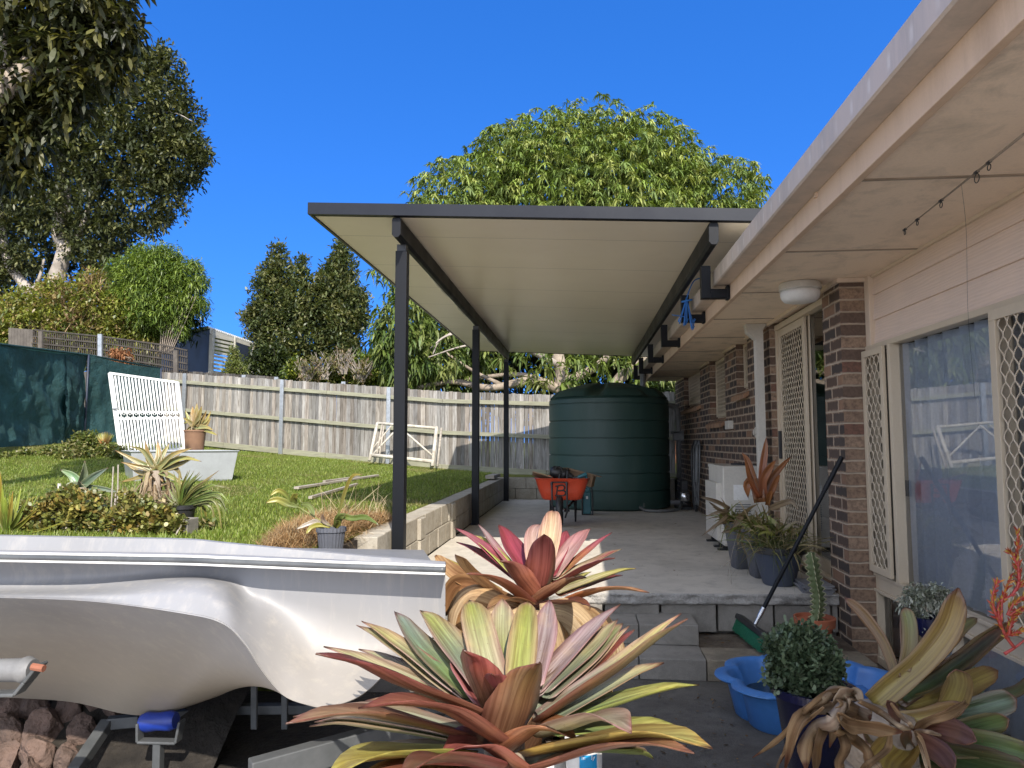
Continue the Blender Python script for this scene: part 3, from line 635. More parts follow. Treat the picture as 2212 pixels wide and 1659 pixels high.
def railmesh(nm, frac, hh, col):
    for i in range(6):
        a = FA+fd*(-6.2+i*3.05); b = FA+fd*(-6.2+(i+1)*3.05-.01); m = MB()
        za = lerp(fbot(a.x), ftop(a.x), frac); zb_ = lerp(fbot(b.x), ftop(b.x), frac)
        m.bar((a.x+fn.x*.045, a.y+fn.y*.045, za), (b.x+fn.x*.045, b.y+fn.y*.045, zb_), .045, hh); m.build('rail', M['rail'], fence, bevel=.004)
railmesh('rail', .87, .085, 0); railmesh('rail', .47, .085, 0); railmesh('rail', .03, .13, 0)
for px in (405, 615, 845):
    best = min(np.linspace(0, 1, 400), key=lambda t: abs((lambda r: r)(0) or ((lambda p: (p.x*1.0-(ray(px, 830).x/ray(px, 830).y)*p.y))(fpt(t)))) if False else abs(fpt(t).x-(ray(px, 830).x/ray(px, 830).y)*fpt(t).y))
    p = fpt(best)+fn*.10; m = MB(); m.box((p.x-.045, p.y-.03, fbot(p.x)-.1), (p.x+.045, p.y+.03, ftop(p.x)-.01)); m.build('post', M['galv'], fence, bevel=.004)
for px in (520, 590, 735):
    best = min(np.linspace(0, 1, 400), key=lambda t: abs(fpt(t).x-(ray(px, 830).x/ray(px, 830).y)*fpt(t).y)); p = fpt(best)-fn*.12
    m = MB(); m.box((p.x-.05, p.y-.03, 1.2), (p.x+.05, p.y+.03, ftop(p.x)+.06)); m.build('back_post', M['galv'], fence, bevel=.003)
# second older fence with lattice behind the shade cloth and further right
lat = thing('lattice_fence', tuple(onY(200, 790, 19.3)), 'dark old lattice topped fence behind the green shade cloth', 'fence')
def lp(px, py, Y=19.3): return onY(px, py, Y)
m = MB(); segs = [((72, 712), (72, 767)), ((222, 727), (222, 780)), ((345, 744), (345, 800)), ((400, 756), (400, 812))]
tl = [(72, 712), (222, 727), (345, 744), (405, 757)]; bl = [(72, 770), (222, 784), (345, 803), (405, 815)]
for a in range(3):
    for k in range(5):
        f = k/4; p = lp(tl[a][0], lerp(tl[a][1], bl[a][1], f)); q = lp(tl[a+1][0], lerp(tl[a+1][1], bl[a+1][1], f)); m.bar(p, q, .02, .04)
for i in range(72):
    x = lerp(74, 404, i/71); p = lp(x, interp(tl, x), 19.32); q = lp(x, interp(bl, x)+4, 19.32); m.bar(p, q, .028, .012, (0, 1, 0))
m.build('lattice', M['darkwood'] if 'darkwood' in M else plain('dark_timber', (.055, .046, .038), (.035, .03, .026), .9, 4), lat)
m = MB()
for i in range(8): x = lerp(22, 68, i/7); m.bar(lp(x, interp([(20, 708), (72, 712)], x)), lp(x, interp([(20, 755), (72, 762)], x)), .09, .02, (0, 1, 0))
m.bar(lp(20, 711, 19.33), lp(74, 715, 19.33), .02, .06); m.build('picket_section', plain('grey_old_wood', (.11, .095, .08), (.07, .06, .052), .9, 4), lat)
for px, a, b in ((88, 716, 800), (217, 722, 800), (380, 757, 822)):
    m = MB(); m.bar(lp(px, b, 19.25), lp(px, a, 19.25), .12, .08, (0, 1, 0)); m.build('post', bpy.data.materials['grey_old_wood'] if px != 217 else M['galv'], lat)
p0 = onY(250, 800, 19.5); p1 = onY(590, 815, 19.5)
palings(Vector((p0.x-6, 19.5, 0)), Vector((1, 0, 0)), p1.x-p0.x+6, Vector((0, -1, 0)), lat, 'palings', lambda x: interp([(p0.x-6, 3.60), (p0.x, 3.50), (onY(345, 790, 19.5).x, onY(345, 799, 19.5).z), (p1.x, onY(590, 813, 19.5).z)], x), lambda x: 1.4, seed=11, dirt=.3)

# ================================================================ SHADE CLOTH ENCLOSURE
scn = thing('shade_cloth_screen', tuple(onY(192, 960, 15.5)), 'dark green shade cloth screen stretched over poles at the left edge of the lawn', 'shade cloth')
C0 = onY(-160, 722, 9.2); C1 = onY(-2, 743, 12.2); C2 = onY(192, 767, 15.4); C3 = onY(348, 796, 17.6)
def clothpanel(A, B, n, sag=.04, drape=.07, seed=0., side=None, name='cloth'):
    rows = []; d = (B-A); dn = Vector((d.y, -d.x, 0)).normalized(); dn = dn if dn.y < 0 else -dn
    for j in range(26):
        v = j/25; row = []
        for i in range(n+1):
            u = i/n; p = A.lerp(B, u); zt = p.z-sag*math.sin(math.pi*u); zb_ = lawn_z(p.x, p.y)+.02
            z = lerp(zt, zb_, v); q = Vector((p.x, p.y, z))
            o = drape*(mnoise.fractal((u*5+seed, v*2.2, seed), 1, 2, 4))*min(1, v*3)+.05*math.sin(u*math.pi*3+v*2+seed)*v+.02*mnoise.noise((u*26, v*9, seed))
            row.append(q+dn*(o+.02))
        rows.append(row)
    m = MB(); m.grid(rows); return m.build(name, M['cloth'], scn, smooth=True)
clothpanel(C0, C1, 50, .03, .16, 1.); clothpanel(C1, C2, 70, .05, .18, 5.); clothpanel(C2, C3, 40, .05, .12, 9.)
# looser second layer hanging over the corner
Aa = C1.lerp(C2, .74)+Vector((.05, -.12, -.06)); Bb = C2+Vector((-.03, -.10, -.04)); clothpanel(Aa, Bb, 26, .12, .16, 3., name='loose_flap')
m = MB(); m.tube([C0, C1, C2, C3], .022, 8); m.build('top_pole', M['cloth'], scn, smooth=True)
for p in (C2, C3): m = MB(); m.tube([(p.x+.03, p.y-.05, lawn_z(p.x, p.y)), (p.x+.03, p.y-.05, p.z)], .022, 8); m.build('pole', M['navyp'], scn, smooth=True)
rows = []
for j in range(14):      # roof of the enclosure going back
    rows.append([Vector((lerp(C1.x, C2.x, i/20)-j*.35, lerp(C1.y, C2.y, i/20)+j*.18, lerp(C1.z, C2.z, i/20)+.01+.05*math.sin(i*.9)*math.sin(j*.8)-.005*j)) for i in range(21)])
m = MB(); m.grid(rows); m.build('roof_cloth', M['cloth'], scn, smooth=True)

# ================================================================ SHED + DISH
sh = thing('garden_shed', tuple(onY(460, 800, 23)), 'neighbouring shed with navy panels, cream slats and a corrugated roof', 'shed')
def s3(px, py, Y): return onY(px, py, Y)
def quad(nm, pts, th, nrmv, mat): m = MB(); m.poly(pts, th, nrmv); return m.build(nm, mat, sh)
K0 = s3(350, 706, 24.5); K1 = s3(459, 706, 22.3); K2 = s3(576, 745, 25.5)
zb0 = 2.6
def wall(A, B, za, zb_, nm, mat, th=.05):
    d = (B-A).normalized(); n_ = Vector((d.y, -d.x, 0)); m = MB(); m.poly([(A.x, A.y, zb0), (B.x, B.y, zb0), (B.x, B.y, zb_), (A.x, A.y, za)], th, -n_); return m.build(nm, mat, sh)
wall(K0, K1, K1.z-.02, K1.z-.05, 'side_panel', M['navyp'])
d = (K2-K1); z1 = K1.z-.08; z2 = K2.z-.12
def kp(t): return K1+Vector((d.x*t, d.y*t, 0))
def kz(t, dz=0): return lerp(z1, z2, t)+dz
m = MB(); a = kp(0); m.box((a.x-.06, a.y-.06, zb0), (a.x+.06, a.y+.06, z1)); m.build('corner_post', M['slatw'], sh)
for (ta, tb, nm) in ((.05, .40, 'slat_screen'), (.74, .98, 'slat_screen')):
    m = MB(); k = 0
    while True:
        z = zb0+.12+k*.13
        if z > kz(tb)-.1: break
        A = kp(ta); B = kp(tb); m.bar((A.x, A.y-.04, z), (B.x, B.y-.04, z), .03, .075); k += 1
    m.build(nm, M['slatw'], sh)
A = kp(.4); B = kp(.74); m = MB(); m.poly([(A.x, A.y, zb0), (B.x, B.y, zb0), (B.x, B.y, kz(.74, -.15)), (A.x, A.y, kz(.4, -.15))], .05, (0, -1, 0)); m.build('door_panel', M['navyp'], sh)
for t in (.4, .74): 
    A = kp(t); m = MB(); m.box((A.x-.04, A.y-.1, zb0), (A.x+.04, A.y-.05, kz(t))); m.build('stud', M['slatw'], sh)
m = MB(); A = kp(-.02); B = kp(1.02); m.poly([(A.x, A.y-.06, kz(0, -.16)), (B.x, B.y-.06, kz(1, -.14)), (B.x, B.y-.06, kz(1, .0)), (A.x, A.y-.06, kz(0, .0))], .03, (0, -1, 0)); m.build('fascia', M['slatw'], sh)
m = MB(); A = kp(-.03); B = kp(1.05); n = 70; rows = []
back = (K0-K1); back.z = 0; back *= 1.0
for j in (0, 1):
    rows.append([Vector((lerp(A.x, B.x, i/n)+back.x*j-.12*(1-j)*0, lerp(A.y, B.y, i/n)+back.y*j-.15*(1-j), kz(lerp(-.03, 1.05, i/n), .05)+.02*math.cos(i*math.pi)+.02*j)) for i in range(n+1)])
m.grid(rows); m.grid([[p-Vector((0, 0, .05)) for p in rows[0]], rows[0]]); m.build('corrugated_roof', M['white'], sh)
ds = thing('satellite_dish', tuple(onY(432, 705, 25)), 'grey satellite dish on the shed roof beyond the fence', 'satellite dish')
c = onY(430, 699, 25); m = MB(); ax = Vector((-.5, -.62, .6)).normalized(); u = ax.orthogonal().normalized(); v = ax.cross(u)
m.grid([[c+u*(r*math.cos(a))+v*(r*math.sin(a))+ax*(r*r*.6) for a in np.linspace(0, 6.2832, 25)] for r in (0.001, .1, .2, .28)]); m.build('dish', M['galv'], ds, smooth=True)
m = MB(); m.tube([c-Vector((0, 0, .4)), c], .02, 6); m.tube([c, c+ax*.3], .01, 5); m.build('mount', M['galv'], ds)
nb = thing('neighbour_house', tuple(onY(1440, 900, 24)), 'orange brick house wall glimpsed behind the water tank', 'house'); a = onY(1400, 866, 24); b = onY(1520, 838, 24)
m = MB(); m.box((a.x, 24, .5), (b.x+3, 28, b.z)); m.build('wall', plain('orange_brick', (.42, .17, .07), (.33, .13, .06), .85, 6), nb); m = MB(); m.box((a.x-.3, 23.7, b.z), (b.x+3.3, 28.3, b.z+.15)); m.build('roof', M['slatw'], nb)

# ================================================================ WATER TANK
tk = thing('water_tank', (.45, 12.35, .405), 'big dark green ribbed rainwater tank at the far end of the patio', 'water tank')
R0 = 1.0; prof = [(R0-.06, 0), (R0, .03)]; z = .03
nb_ = 6; hb = .275
for k in range(nb_):
    z0 = .05+k*hb; prof += [(R0+.004, z0), (R0+.006, z0+hb*.5), (R0+.004, z0+hb*.90), (R0-.016, z0+hb*.915), (R0-.016, z0+hb*.965), (R0+.004, z0+hb*.985)]
ztop = .05+nb_*hb; prof += [(R0+.004, ztop), (R0-.0, ztop+.06), (R0-.05, ztop+.10)]
m = MB(); m.lathe(prof, (.45, 12.35, .405), 72); m.build('tank_body', M['tank'], tk, auto=25)
rows = []; n = 144; zt = ztop+.405
for j in range(15):
    q = j/14; row = []
    for i in range(n):
        a = 2*math.pi*i/n; lob = (i % 24)/24.; cc = .5-.5*math.cos(lob*2*math.pi); arch = sm(.06, .2, lob)*(1-sm(.80, .94, lob))
        r = lerp(R0-.05, .001, q)
        dome = .10+.26*math.sin(min(1, q*1.05)*math.pi/2); low = .10+.30*q**1.1
        hgt = lerp(low*.95, dome+.08*(1-q)*sm(0, .12, q), arch*(1-sm(.62, .95, q))) if q > 0 else .10
        rr = lerp(r, r+.035*(1-q), arch) if q < .2 else r
        row.append((.45+rr*math.cos(a+.26), 12.35+rr*math.sin(a+.26), zt+hgt))
    rows.append(row)
m = MB(); m.grid(rows, closeu=True); m.build('tank_lid', M['tank'], tk, auto=40)
m = MB(); m.lathe([(.24, .30), (.24, .40), (.22, .42), (.0001, .43)], (1.08, 12.75, zt-.12), 24); m.build('inlet_strainer', M['black'], tk, auto=40)
m = MB(); m.lathe([(.05, 0), (.05, .06)], (.93, 11.52, .47), 12); m.build('outlet', M['hose'], tk, auto=40)
hs_ = thing('suction_hose', (1.2, 11.4, .42), 'grey ribbed hose curving from the tank outlet to the pump', 'hose'); m = MB()
pts = catmull([(.86, 11.55, .52), (.9, 11.42, .46), (1.0, 11.3, .432), (1.25, 11.3, .43), (1.48, 11.5, .44), (1.58, 11.9, .50), (1.6, 12.1, .58)], 60); m.tube(pts, [.022+.002*(i % 2) for i in range(60)], 8); m.build('hose_pipe', M['hose'], hs_, smooth=True)
dp = thing('tank_downpipe', (1.1, 13.15, 2.3), 'white round pipe dropping from the gutter into the tank top', 'pipe'); m = MB(); m.tube([(1.09, 13.0, 2.70), (1.09, 13.0, 2.28)], .05, 16); m.build('pipe', M['pipe'], dp, smooth=True)
ov = thing('overflow_pipe', (1.68, 12.9, .41), 'grey vertical drain pipe with elbow between the tank and the brick wall', 'pipe')
m = MB(); m.tube(catmull([(1.30, 12.8, 2.10), (1.55, 12.85, 2.11), (1.66, 12.9, 2.05), (1.68, 12.9, 1.85)], 20)+[Vector((1.68, 12.9, .86))], .047, 14); m.build('pipe', M['pipe'], ov, smooth=True)
m = MB(); m.box((1.59, 12.82, 1.50), (1.77, 12.98, 1.66)); m.box((1.55, 12.82, 1.62), (1.77, 12.98, 1.67)); m.build('overflow_box', M['pipe'], ov, bevel=.01)
pu = thing('water_pump', (1.62, 12.0, .41), 'small black and chrome pressure pump on the slab beside the tank', 'pump')
m = MB(); m.tube([(1.62, 11.75, .62), (1.62, 12.2, .62)], .09, 18); m.box((1.5, 11.8, .405), (1.74, 12.2, .45)); m.box((1.58, 11.85, .7), (1.68, 12.0, .86)); m.build('pump_body', M['black'], pu, bevel=.01)
m = MB(); m.lathe([(.07, 0), (.085, .03), (.085, .08), (.07, .12), (.03, .13)], (1.6, 11.62, .56), 20); m.build('pump_head', M['chrome'], pu, auto=50)
ho = thing('hose_coil', (1.72, 11.2, 1.4), 'tangled coils of dark garden hose hanging on the brick wall by the tank', 'hose'); m = MB()
for k in range(11):
    yy = 11.0+.5*random.random(); L = .75+.35*random.random(); w = .10+.12*random.random(); x = 1.755-.02*random.random()
    m.tube(catmull([(x, yy, 1.5), (x-.02, yy-w, 1.35), (x-.03, yy-w*.9, 1.5-L*.6), (x-.03, yy, 1.5-L), (x-.03, yy+w*.9, 1.5-L*.6), (x-.02, yy+w, 1.35), (x, yy+.02, 1.5)], 34), .011, 6, mi=0 if k % 3 else 1)
m.build('hose_loops', [M['black'], M['hose']], ho, smooth=True)

# ================================================================ WHEELBARROW
wb = thing('wheelbarrow', (-.25, 9.5, .405), 'orange-red wheelbarrow with a black painted B on its tray', 'wheelbarrow')
cx, fy = -.262, 9.3
m = MB(); rows = []
def rrect(cx_, cy, hx, hy, z, r, n=6):
    out = []
    for (sx, sy, a0) in ((1, -1, -90), (1, 1, 0), (-1, 1, 90), (-1, -1, 180)):
        for k in range(n+1):
            a = R(a0+90*k/n); out.append((cx_+sx*(hx-r)+r*math.cos(a), cy+sy*(hy-r)+r*math.sin(a), z))
    return out
for (z, hx, y0, y1, r) in ((.735, .235, .06, .62, .08), (.76, .262, .035, .66, .09), (.86, .30, .02, .74, .1), (1.0, .345, .0, .85, .12), (1.012, .358, -.012, .865, .13), (1.004, .362, -.016, .87, .13), (1.0, .337, .01, .84, .12), (.86, .29, .03, .73, .1), (.75, .24, .06, .64, .08)):
    rows.append(rrect(cx, fy+(y0+y1)/2, hx, (y1-y0)/2, z, r))
m.grid(rows, closeu=True); k = len(rows[0]); m.add(rows[0], [tuple(range(k))]); m.add(rows[-1], [tuple(range(k))])
tray = m.build('tray', M['red'], wb, auto=50)
m = MB()       # painted letter B on the tray front
def bp(u, v):  # u,v in metres on sloping front face
    z = .80+v; return Vector((cx+.0+u, fy+lerp(.045, .004, (z-.76)/.24)-.006, z))
st = [[(-.035, .0), (-.03, .05), (-.022, .105)], [(-.045, .10), (.02, .112), (.045, .09), (.03, .06), (-.02, .053)], [(-.02, .053), (.035, .055), (.055, .03), (.035, .004), (-.02, .004), (-.05, .0)]]
for s_ in st: m.tube(catmull([bp(u*1.3-.02, w*1.22-.01) for u, w in s_], 20), .011, 6, flat=1.)
m.build('painted_letter', M['black'], wb, smooth=True)
m = MB()
for sx in (-1, 1):
    x = cx-.03+sx*.095; m.tube([(x, fy-.02, .965), (x+.004, fy-.035, .80), (x+.006, fy-.045, .6), (x+sx*-.02, fy-.03, .52)], .012, 8); m.tube([(x, fy-.02, .965), (x, fy-.03, .93)], .017, 8)
m.tube([(cx-.03-.1, fy-.02, .965), (cx-.03+.1, fy-.02, .965)], .009, 8); m.tube([(cx-.03-.13, fy+.06, .60), (cx-.03+.13, fy+.06, .60)], .012, 8)
m.build('front_brace', M['black'], wb, auto=50)
for sx in (-1, 1):
    m = MB(); m.tube([(cx-.03+sx*.07, fy+.02, .60), (cx+sx*.16, fy+.4, .72), (cx+sx*.24, fy+.9, .78), (cx+sx*.3, fy+1.35, .95)], .014, 8); m.build('handle', M['black'], wb, auto=60)
    m = MB(); m.tube([(cx+sx*.16, fy+.45, .73), (cx+sx*.17, fy+.5, .42), (cx+sx*.17, fy+.62, .418), (cx+sx*.18, fy+.85, .78)], .012, 8); m.tube([(cx+sx*.17, fy+.5, .55), (cx+sx*.15, fy+.3, .70)], .008, 6); m.build('leg', M['black'], wb, auto=60)
m = MB(); wc = Vector((cx-.03, fy+.06, .60)); m.grid([[wc+Vector((dx, (.155+dr)*math.cos(a), (.155+dr)*math.sin(a))) for a in np.linspace(0, 6.2832, 37)] for dx, dr in [(.045*math.cos(b), .045*math.sin(b)) for b in np.linspace(0, 6.2832, 13)]]); m.build('tyre', M['black'], wb, smooth=True)
m = MB(); m.tube([wc-Vector((.03, 0, 0)), wc+Vector((.03, 0, 0))], .11, 20); m.tube([wc-Vector((.06, 0, 0)), wc+Vector((.09, 0, 0))], .02, 12); m.build('rim', M['galv'], wb, auto=40)
# load in the tray
cb = thing('cardboard_box', (-.02, 9.8, 1.0), 'open brown cardboard box tilted in the back of the wheelbarrow', 'box'); m = MB()
Mx = Matrix.Translation((-.06, 9.75, .93))@Matrix.Rotation(R(14), 4, 'Y')@Matrix.Rotation(R(-8), 4, 'Z')
for a, b in (((-.2, -.15, 0), (.2, -.145, .16)), ((-.2, .145, 0), (.2, .15, .16)), ((-.2, -.145, 0), (-.195, .145, .16)), ((.195, -.145, 0), (.2, .145, .16)), ((-.2, -.15, 0), (.2, .15, .005)), ((-.2, -.26, .155), (.2, -.15, .16)), ((.2, -.15, .155), (.28, .15, .16))): m.box(a, b, 0, Mx)
m.build('box_walls', M['card'], cb)
tb = thing('tool_bag', (-.3, 9.6, 1.0), 'black canvas tool bag with straps heaped in the wheelbarrow', 'bag'); m = MB()
m.tube(catmull([(-.42, 9.5, 1.09), (-.33, 9.5, 1.08), (-.22, 9.52, 1.05), (-.12, 9.5, 1.02)], 14), [.03, .065, .075, .085, .08, .09, .08, .075, .085, .075, .06, .05, .04, .03], 12); m.tube(catmull([(-.36, 9.45, 1.1), (-.33, 9.44, 1.155), (-.27, 9.44, 1.14), (-.25, 9.45, 1.08)], 14), .008, 6)
for x in (-.3, -.2): m.tube([(x, 9.42, 1.0), (x+.01, 9.44, 1.1), (x+.02, 9.5, 1.13)], .01, 6)
m.build('bag_body', M['black'], tb, auto=50); m = MB(); m.tube([(-.47, 9.45, 1.06), (-.46, 9.44, 1.11), (-.44, 9.44, 1.11), (-.44, 9.45, 1.05), (-.47, 9.45, 1.06)], .005, 5); m.build('buckle', M['chrome'], tb)
pb = thing('poly_bottle', (.03, 9.42, 1.03), 'blue and black cordless drill lying on top of the wheelbarrow load', 'tool'); m = MB(); m.tube([(-.06, 9.4, 1.02), (.02, 9.4, 1.05), (.05, 9.42, 1.06)], [.02, .028, .03], 10); m.tube([(.03, 9.42, 1.05), (.075, 9.43, .99)], .018, 8); m.build('drill_body', M['teal'], pb, auto=50); m = MB(); m.tube([(-.12, 9.4, 1.02), (-.06, 9.4, 1.02)], [.014, .022], 10); m.build('chuck', M['black'], pb, auto=50)
pb.name = 'cordless_drill'
fb = thing('folded_carton', (-.55, 9.5, 1.03), 'flattened yellow printed carton over the left lip of the wheelbarrow', 'carton'); m = MB(); m.box((-.12, -.1, 0), (.14, .14, .012), 0, Matrix.Translation((-.53, 9.45, 1.035))@Matrix.Rotation(R(16), 4, 'Y')@Matrix.Rotation(R(-15), 4, 'X')); m.box((-.02, -.1, .0125), (.06, .14, .015), 1, Matrix.Translation((-.53, 9.45, 1.035))@Matrix.Rotation(R(16), 4, 'Y')@Matrix.Rotation(R(-15), 4, 'X')); m.build('carton_board', [M['card'], plain('yellow_print', (.5, .40, .03))], fb)
tc = thing('tool_case', (.1, 10.8, .405), 'teal upright tool case with black frame standing behind the wheelbarrow', 'case')
a = Z0 = onZ(1258, 1112, .405); b = onZ(1281, 1112, .405); x0, x1 = a.x+.01, b.x; y0 = 10.8
m = MB(); m.box((x0, y0, .42), (x1-.03, y0+.2, .74)); m.box((x0+.01, y0+.01, .74), (x1-.04, y0+.18, .80)); m.build('case_body', M['teal'], tc, bevel=.012)
m = MB(); m.tube([(x0-.01, y0, .41), (x0-.01, y0, .72), (x0+.02, y0, .86), (x1-.03, y0, .86), (x1-.005, y0, .72), (x1-.005, y0, .41), (x0-.01, y0, .41)], .012, 6); m.tube([(x1-.01, y0+.15, .8), (x1-.01, y0+.15, 1.0)], .008, 6); m.build('case_frame', M['black'], tc)
m = MB(); m.box((x0+.045, y0-.003, .64), (x0+.075, y0, .68)); m.build('case_label', M['white'], tc)

# ================================================================ AIR CONDITIONER
ac = thing('air_conditioner', (1.4, 7.4, .405), 'cream outdoor air conditioner unit on rubber feet against the brick wall', 'air conditioner')
x0, x1, y0, y1, z0, z1 = 1.385, 1.74, 7.36, 8.17, .455, 1.235
m = MB(); m.box((x0, y0, z0), (x1, y1, z1)); m.build('casing', M['whitep'], ac, bevel=.012)
m = MB(); m.box((x0-.004, y0-.004, z1-.028), (x1, y1+.004, z1+.004)); m.build('top_cover', M['whitep'], ac, bevel=.006)
m = MB(); m.box((x0-.045, y0+.13, z0+.04), (x0+.002, y1-.04, z1-.17))
for k in range(14): m.box((x0-.049, y0+.15, z0+.07+k*.035), (x0-.044, y1-.06, z0+.078+k*.035))
m.build('fan_guard', M['whitep'], ac, bevel=.012)
m = MB(); m.lathe([(.06, 0), (.24, .001)], (0, 0, 0), 30)
m = MB()
for k in range(12): m.box((x0+.11, y0-.007, z0+.16+k*.022), (x0+.26, y0-.0005, z0+.170+k*.022))
m.build('side_louvres', M['hose'], ac); m = MB(); m.box((x0+.10, y0-.004, z0+.45), (x0+.24, y0+.001, z0+.60)); m.box((x0+.27, y0-.003, z0+.50), (x0+.31, y0, z0+.6)); m.build('handle_recess', M['white'], ac, bevel=.01)
for (a, b) in ((y0+.06, 0), (y1-.1, 0), (y0+.28, 0)):
    m = MB(); m.box((x0-.05, a, .405), (x0+.10, a+.06, .425)); m.box((x0-.0, a+.01, .425), (x0+.05, a+.05, .455)); m.build('foot', M['black'], ac, bevel=.004)
m = MB(); m.tube([(x1-.1, y0+.2, z1+.012), (x1-.2, y0+.35, z1+.015), (x1-.1, y0+.5, z1+.012)], .009, 6); m.build('cable_end', M['black'], ac)

# ================================================================ YARD OBJECTS
# white steel gate leaning back on the tub
gt = thing('steel_gate', tuple(onY(330, 960, 12.6)), 'white painted steel gate with scrollwork leaning by the shade cloth', 'gate')
GY0, GY1 = 12.4, 13.2; G = [onY(262, 990, GY0), onY(400, 968, GY0+.3), onY(384, 826, GY1+.2), onY(237, 806, GY1)]   # bl, br, tr, tl
def gp(u, v): return G[0].lerp(G[1], u).lerp(G[3].lerp(G[2], u), v)
def gbar(m, u0, v0, u1, v1, w, n=(0, -1, 0)): m.bar(gp(u0, v0), gp(u1, v1), w, w*.9, n)
m = MB(); gbar(m, 0, 0, 0, 1, .05); gbar(m, 1, 0, 1, 1, .045); gbar(m, 0, 1, 1, 1, .045); gbar(m, 0, 0.0, 1, 0.0, .045); gbar(m, 0, .53, 1, .53, .035); gbar(m, 0, .445, 1, .445, .035); gbar(m, .035, 0, .035, 1, .02); m.build('gate_frame', M['white'], gt, bevel=.003)
for i in range(19):
    u = .08+.89*i/18; m = MB()
    m.tube([gp(u, .0)-Vector((0, .01, 0)), gp(u, .43)-Vector((0, .01, 0))], .018, 8); m.tube([gp(u, .54)-Vector((0, .01, 0)), gp(u, .97)-Vector((0, .01, 0))], .018, 8); m.build('bar', M['white'], gt, smooth=True)
m = MB()
for i in range(10):
    u = .09+.092*i; r = .022
    for sx in (-1, 1): m.tube([gp(u+sx*(.018+.018*math.cos(a)), .487+.026*math.sin(a)*(1-.0*a))-Vector((0, .012, 0)) for a in np.linspace(0, 5.4, 14)], .006, 5)
m.build('scrollwork', M['white'], gt, smooth=True)
m = MB(); m.tube([gp(.035, .56)-Vector((.03, .06, 0)), gp(.035, .56)-Vector((-.04, .07, 0))], .018, 8); m.build('latch', M['galv'], gt)
# big white trough / tub
tu = thing('plastic_trough', tuple(onY(400, 1010, 10.6)), 'large white rectangular trough sitting on the lawn before the gate', 'trough')
def tp(px, py, Y): return onY(px, py, Y)
T4 = [tp(281, 980, 9.3), tp(405, 985, 9.15), tp(514, 966, 10.1), tp(400, 957, 11.0)]
T4 = [Vector((p.x, p.y, T4[1].z)) for p in T4]
fl = Vector((T4[0].x, T4[0].y, 0)); e1 = onY(281, 968, 9.4); e2 = onY(514, 962, 10.4)
A_ = Vector((onY(283, 982, 8.9).x, 8.9, 0)); B_ = Vector((onY(514, 966, 9.75).x, 9.75, 0)); dd = (B_-A_); nn = Vector((-dd.y, dd.x, 0)).normalized(); zt_ = onY(400, 975, 9.3).z
A_.z = B_.z = 0
def tub(zz_, ins): 
    dn_ = dd.normalized(); a = A_+dn_*ins+nn*ins; b = B_-dn_*ins+nn*ins; c = B_-dn_*ins+nn*(.95-ins); d_ = A_+dn_*ins+nn*(.95-ins)
    return [Vector((p.x, p.y, zz_)) for p in (a, b, c, d_)]
zg = lawn_z(A_.x, A_.y)-.02
m = MB(); rings = [tub(zg, .06), tub(zg+.02, .05), tub(zt_-.02, -.0), tub(zt_, -.02), tub(zt_+.008, -.02), tub(zt_+.008, .02), tub(zt_-.05, .03), tub(zg+.04, .09)]
m.grid(rings, closeu=True); m.add(rings[-1], [(0, 1, 2, 3)]); m.build('trough_shell', plain('grey_white_enamel', (.38, .40, .42), (.30, .315, .33), .3, 2.5, .05, coat=.3), tu, bevel=.01)
# scaffold frame leaning on the fence
sf = thing('scaffold_frame', tuple(onY(870, 1005, 14.6)), 'whitewashed steel scaffold frames leaning on the paling fence behind the first post', 'scaffold')
def q3(px, py, d=0.): 
    # bottom forward, top back against fence
    t = (1008-py)/90.; return onY(px, py, lerp(14.75, 15.35, t)-d-(.0))
m = MB()
for (a, b, r) in (((798, 995), (815, 914), .035), ((934, 1007), (943, 923), .04), ((815, 914), (943, 925), .032), ((802, 983), (935, 997), .04), ((803, 984), (862, 922), .02), ((862, 922), (935, 985), .022), ((845, 920), (800, 975), .014)):
    m.tube([q3(*a), q3(*b)], r, 8)
m.build('front_frame', M['oldwhite'] if 'oldwhite' in M else plain('old_white_paint', (.55, .52, .45), (.33, .29, .23), .7, 9, .4), sf, smooth=True)
o = Vector((.12, -.02, .0))
for (a, b, r) in (((941, 1008), (950, 925), .025), ((811, 980), (822, 918), .022), ((816, 985), (826, 920), .02)): m = MB(); m.tube([q3(*a)+o*.3, q3(*b)+o*.3], r, 7); m.build('timber_prop', M['wood'], sf, smooth=True)
# loose sticks on the lawn
for i, (a, b, w, lab) in enumerate((((640, 1054), (815, 1027), .07, 'longest grey weathered plank lying on the grass behind the first post'), ((700, 1040), (775, 1030), .04, 'thin grey stick lying behind the long plank on the lawn'), ((670, 1075), (770, 1046), .045, 'short pale plank nearest the dry grass on the lawn'))):
    p = onZ(*a, 1.0); 
    for _ in range(4): p = onZ(a[0], a[1], lawn_z(p.x, p.y)+.03)
    q = onZ(*b, 1.0)
    for _ in range(4): q = onZ(b[0], b[1], lawn_z(q.x, q.y)+.03)
    m = MB(); m.bar(p, q, w, .03); tag(m.build('timber_plank', M['wood'], bevel=.004), lab, 'plank', 'weathered planks lying on the lawn')
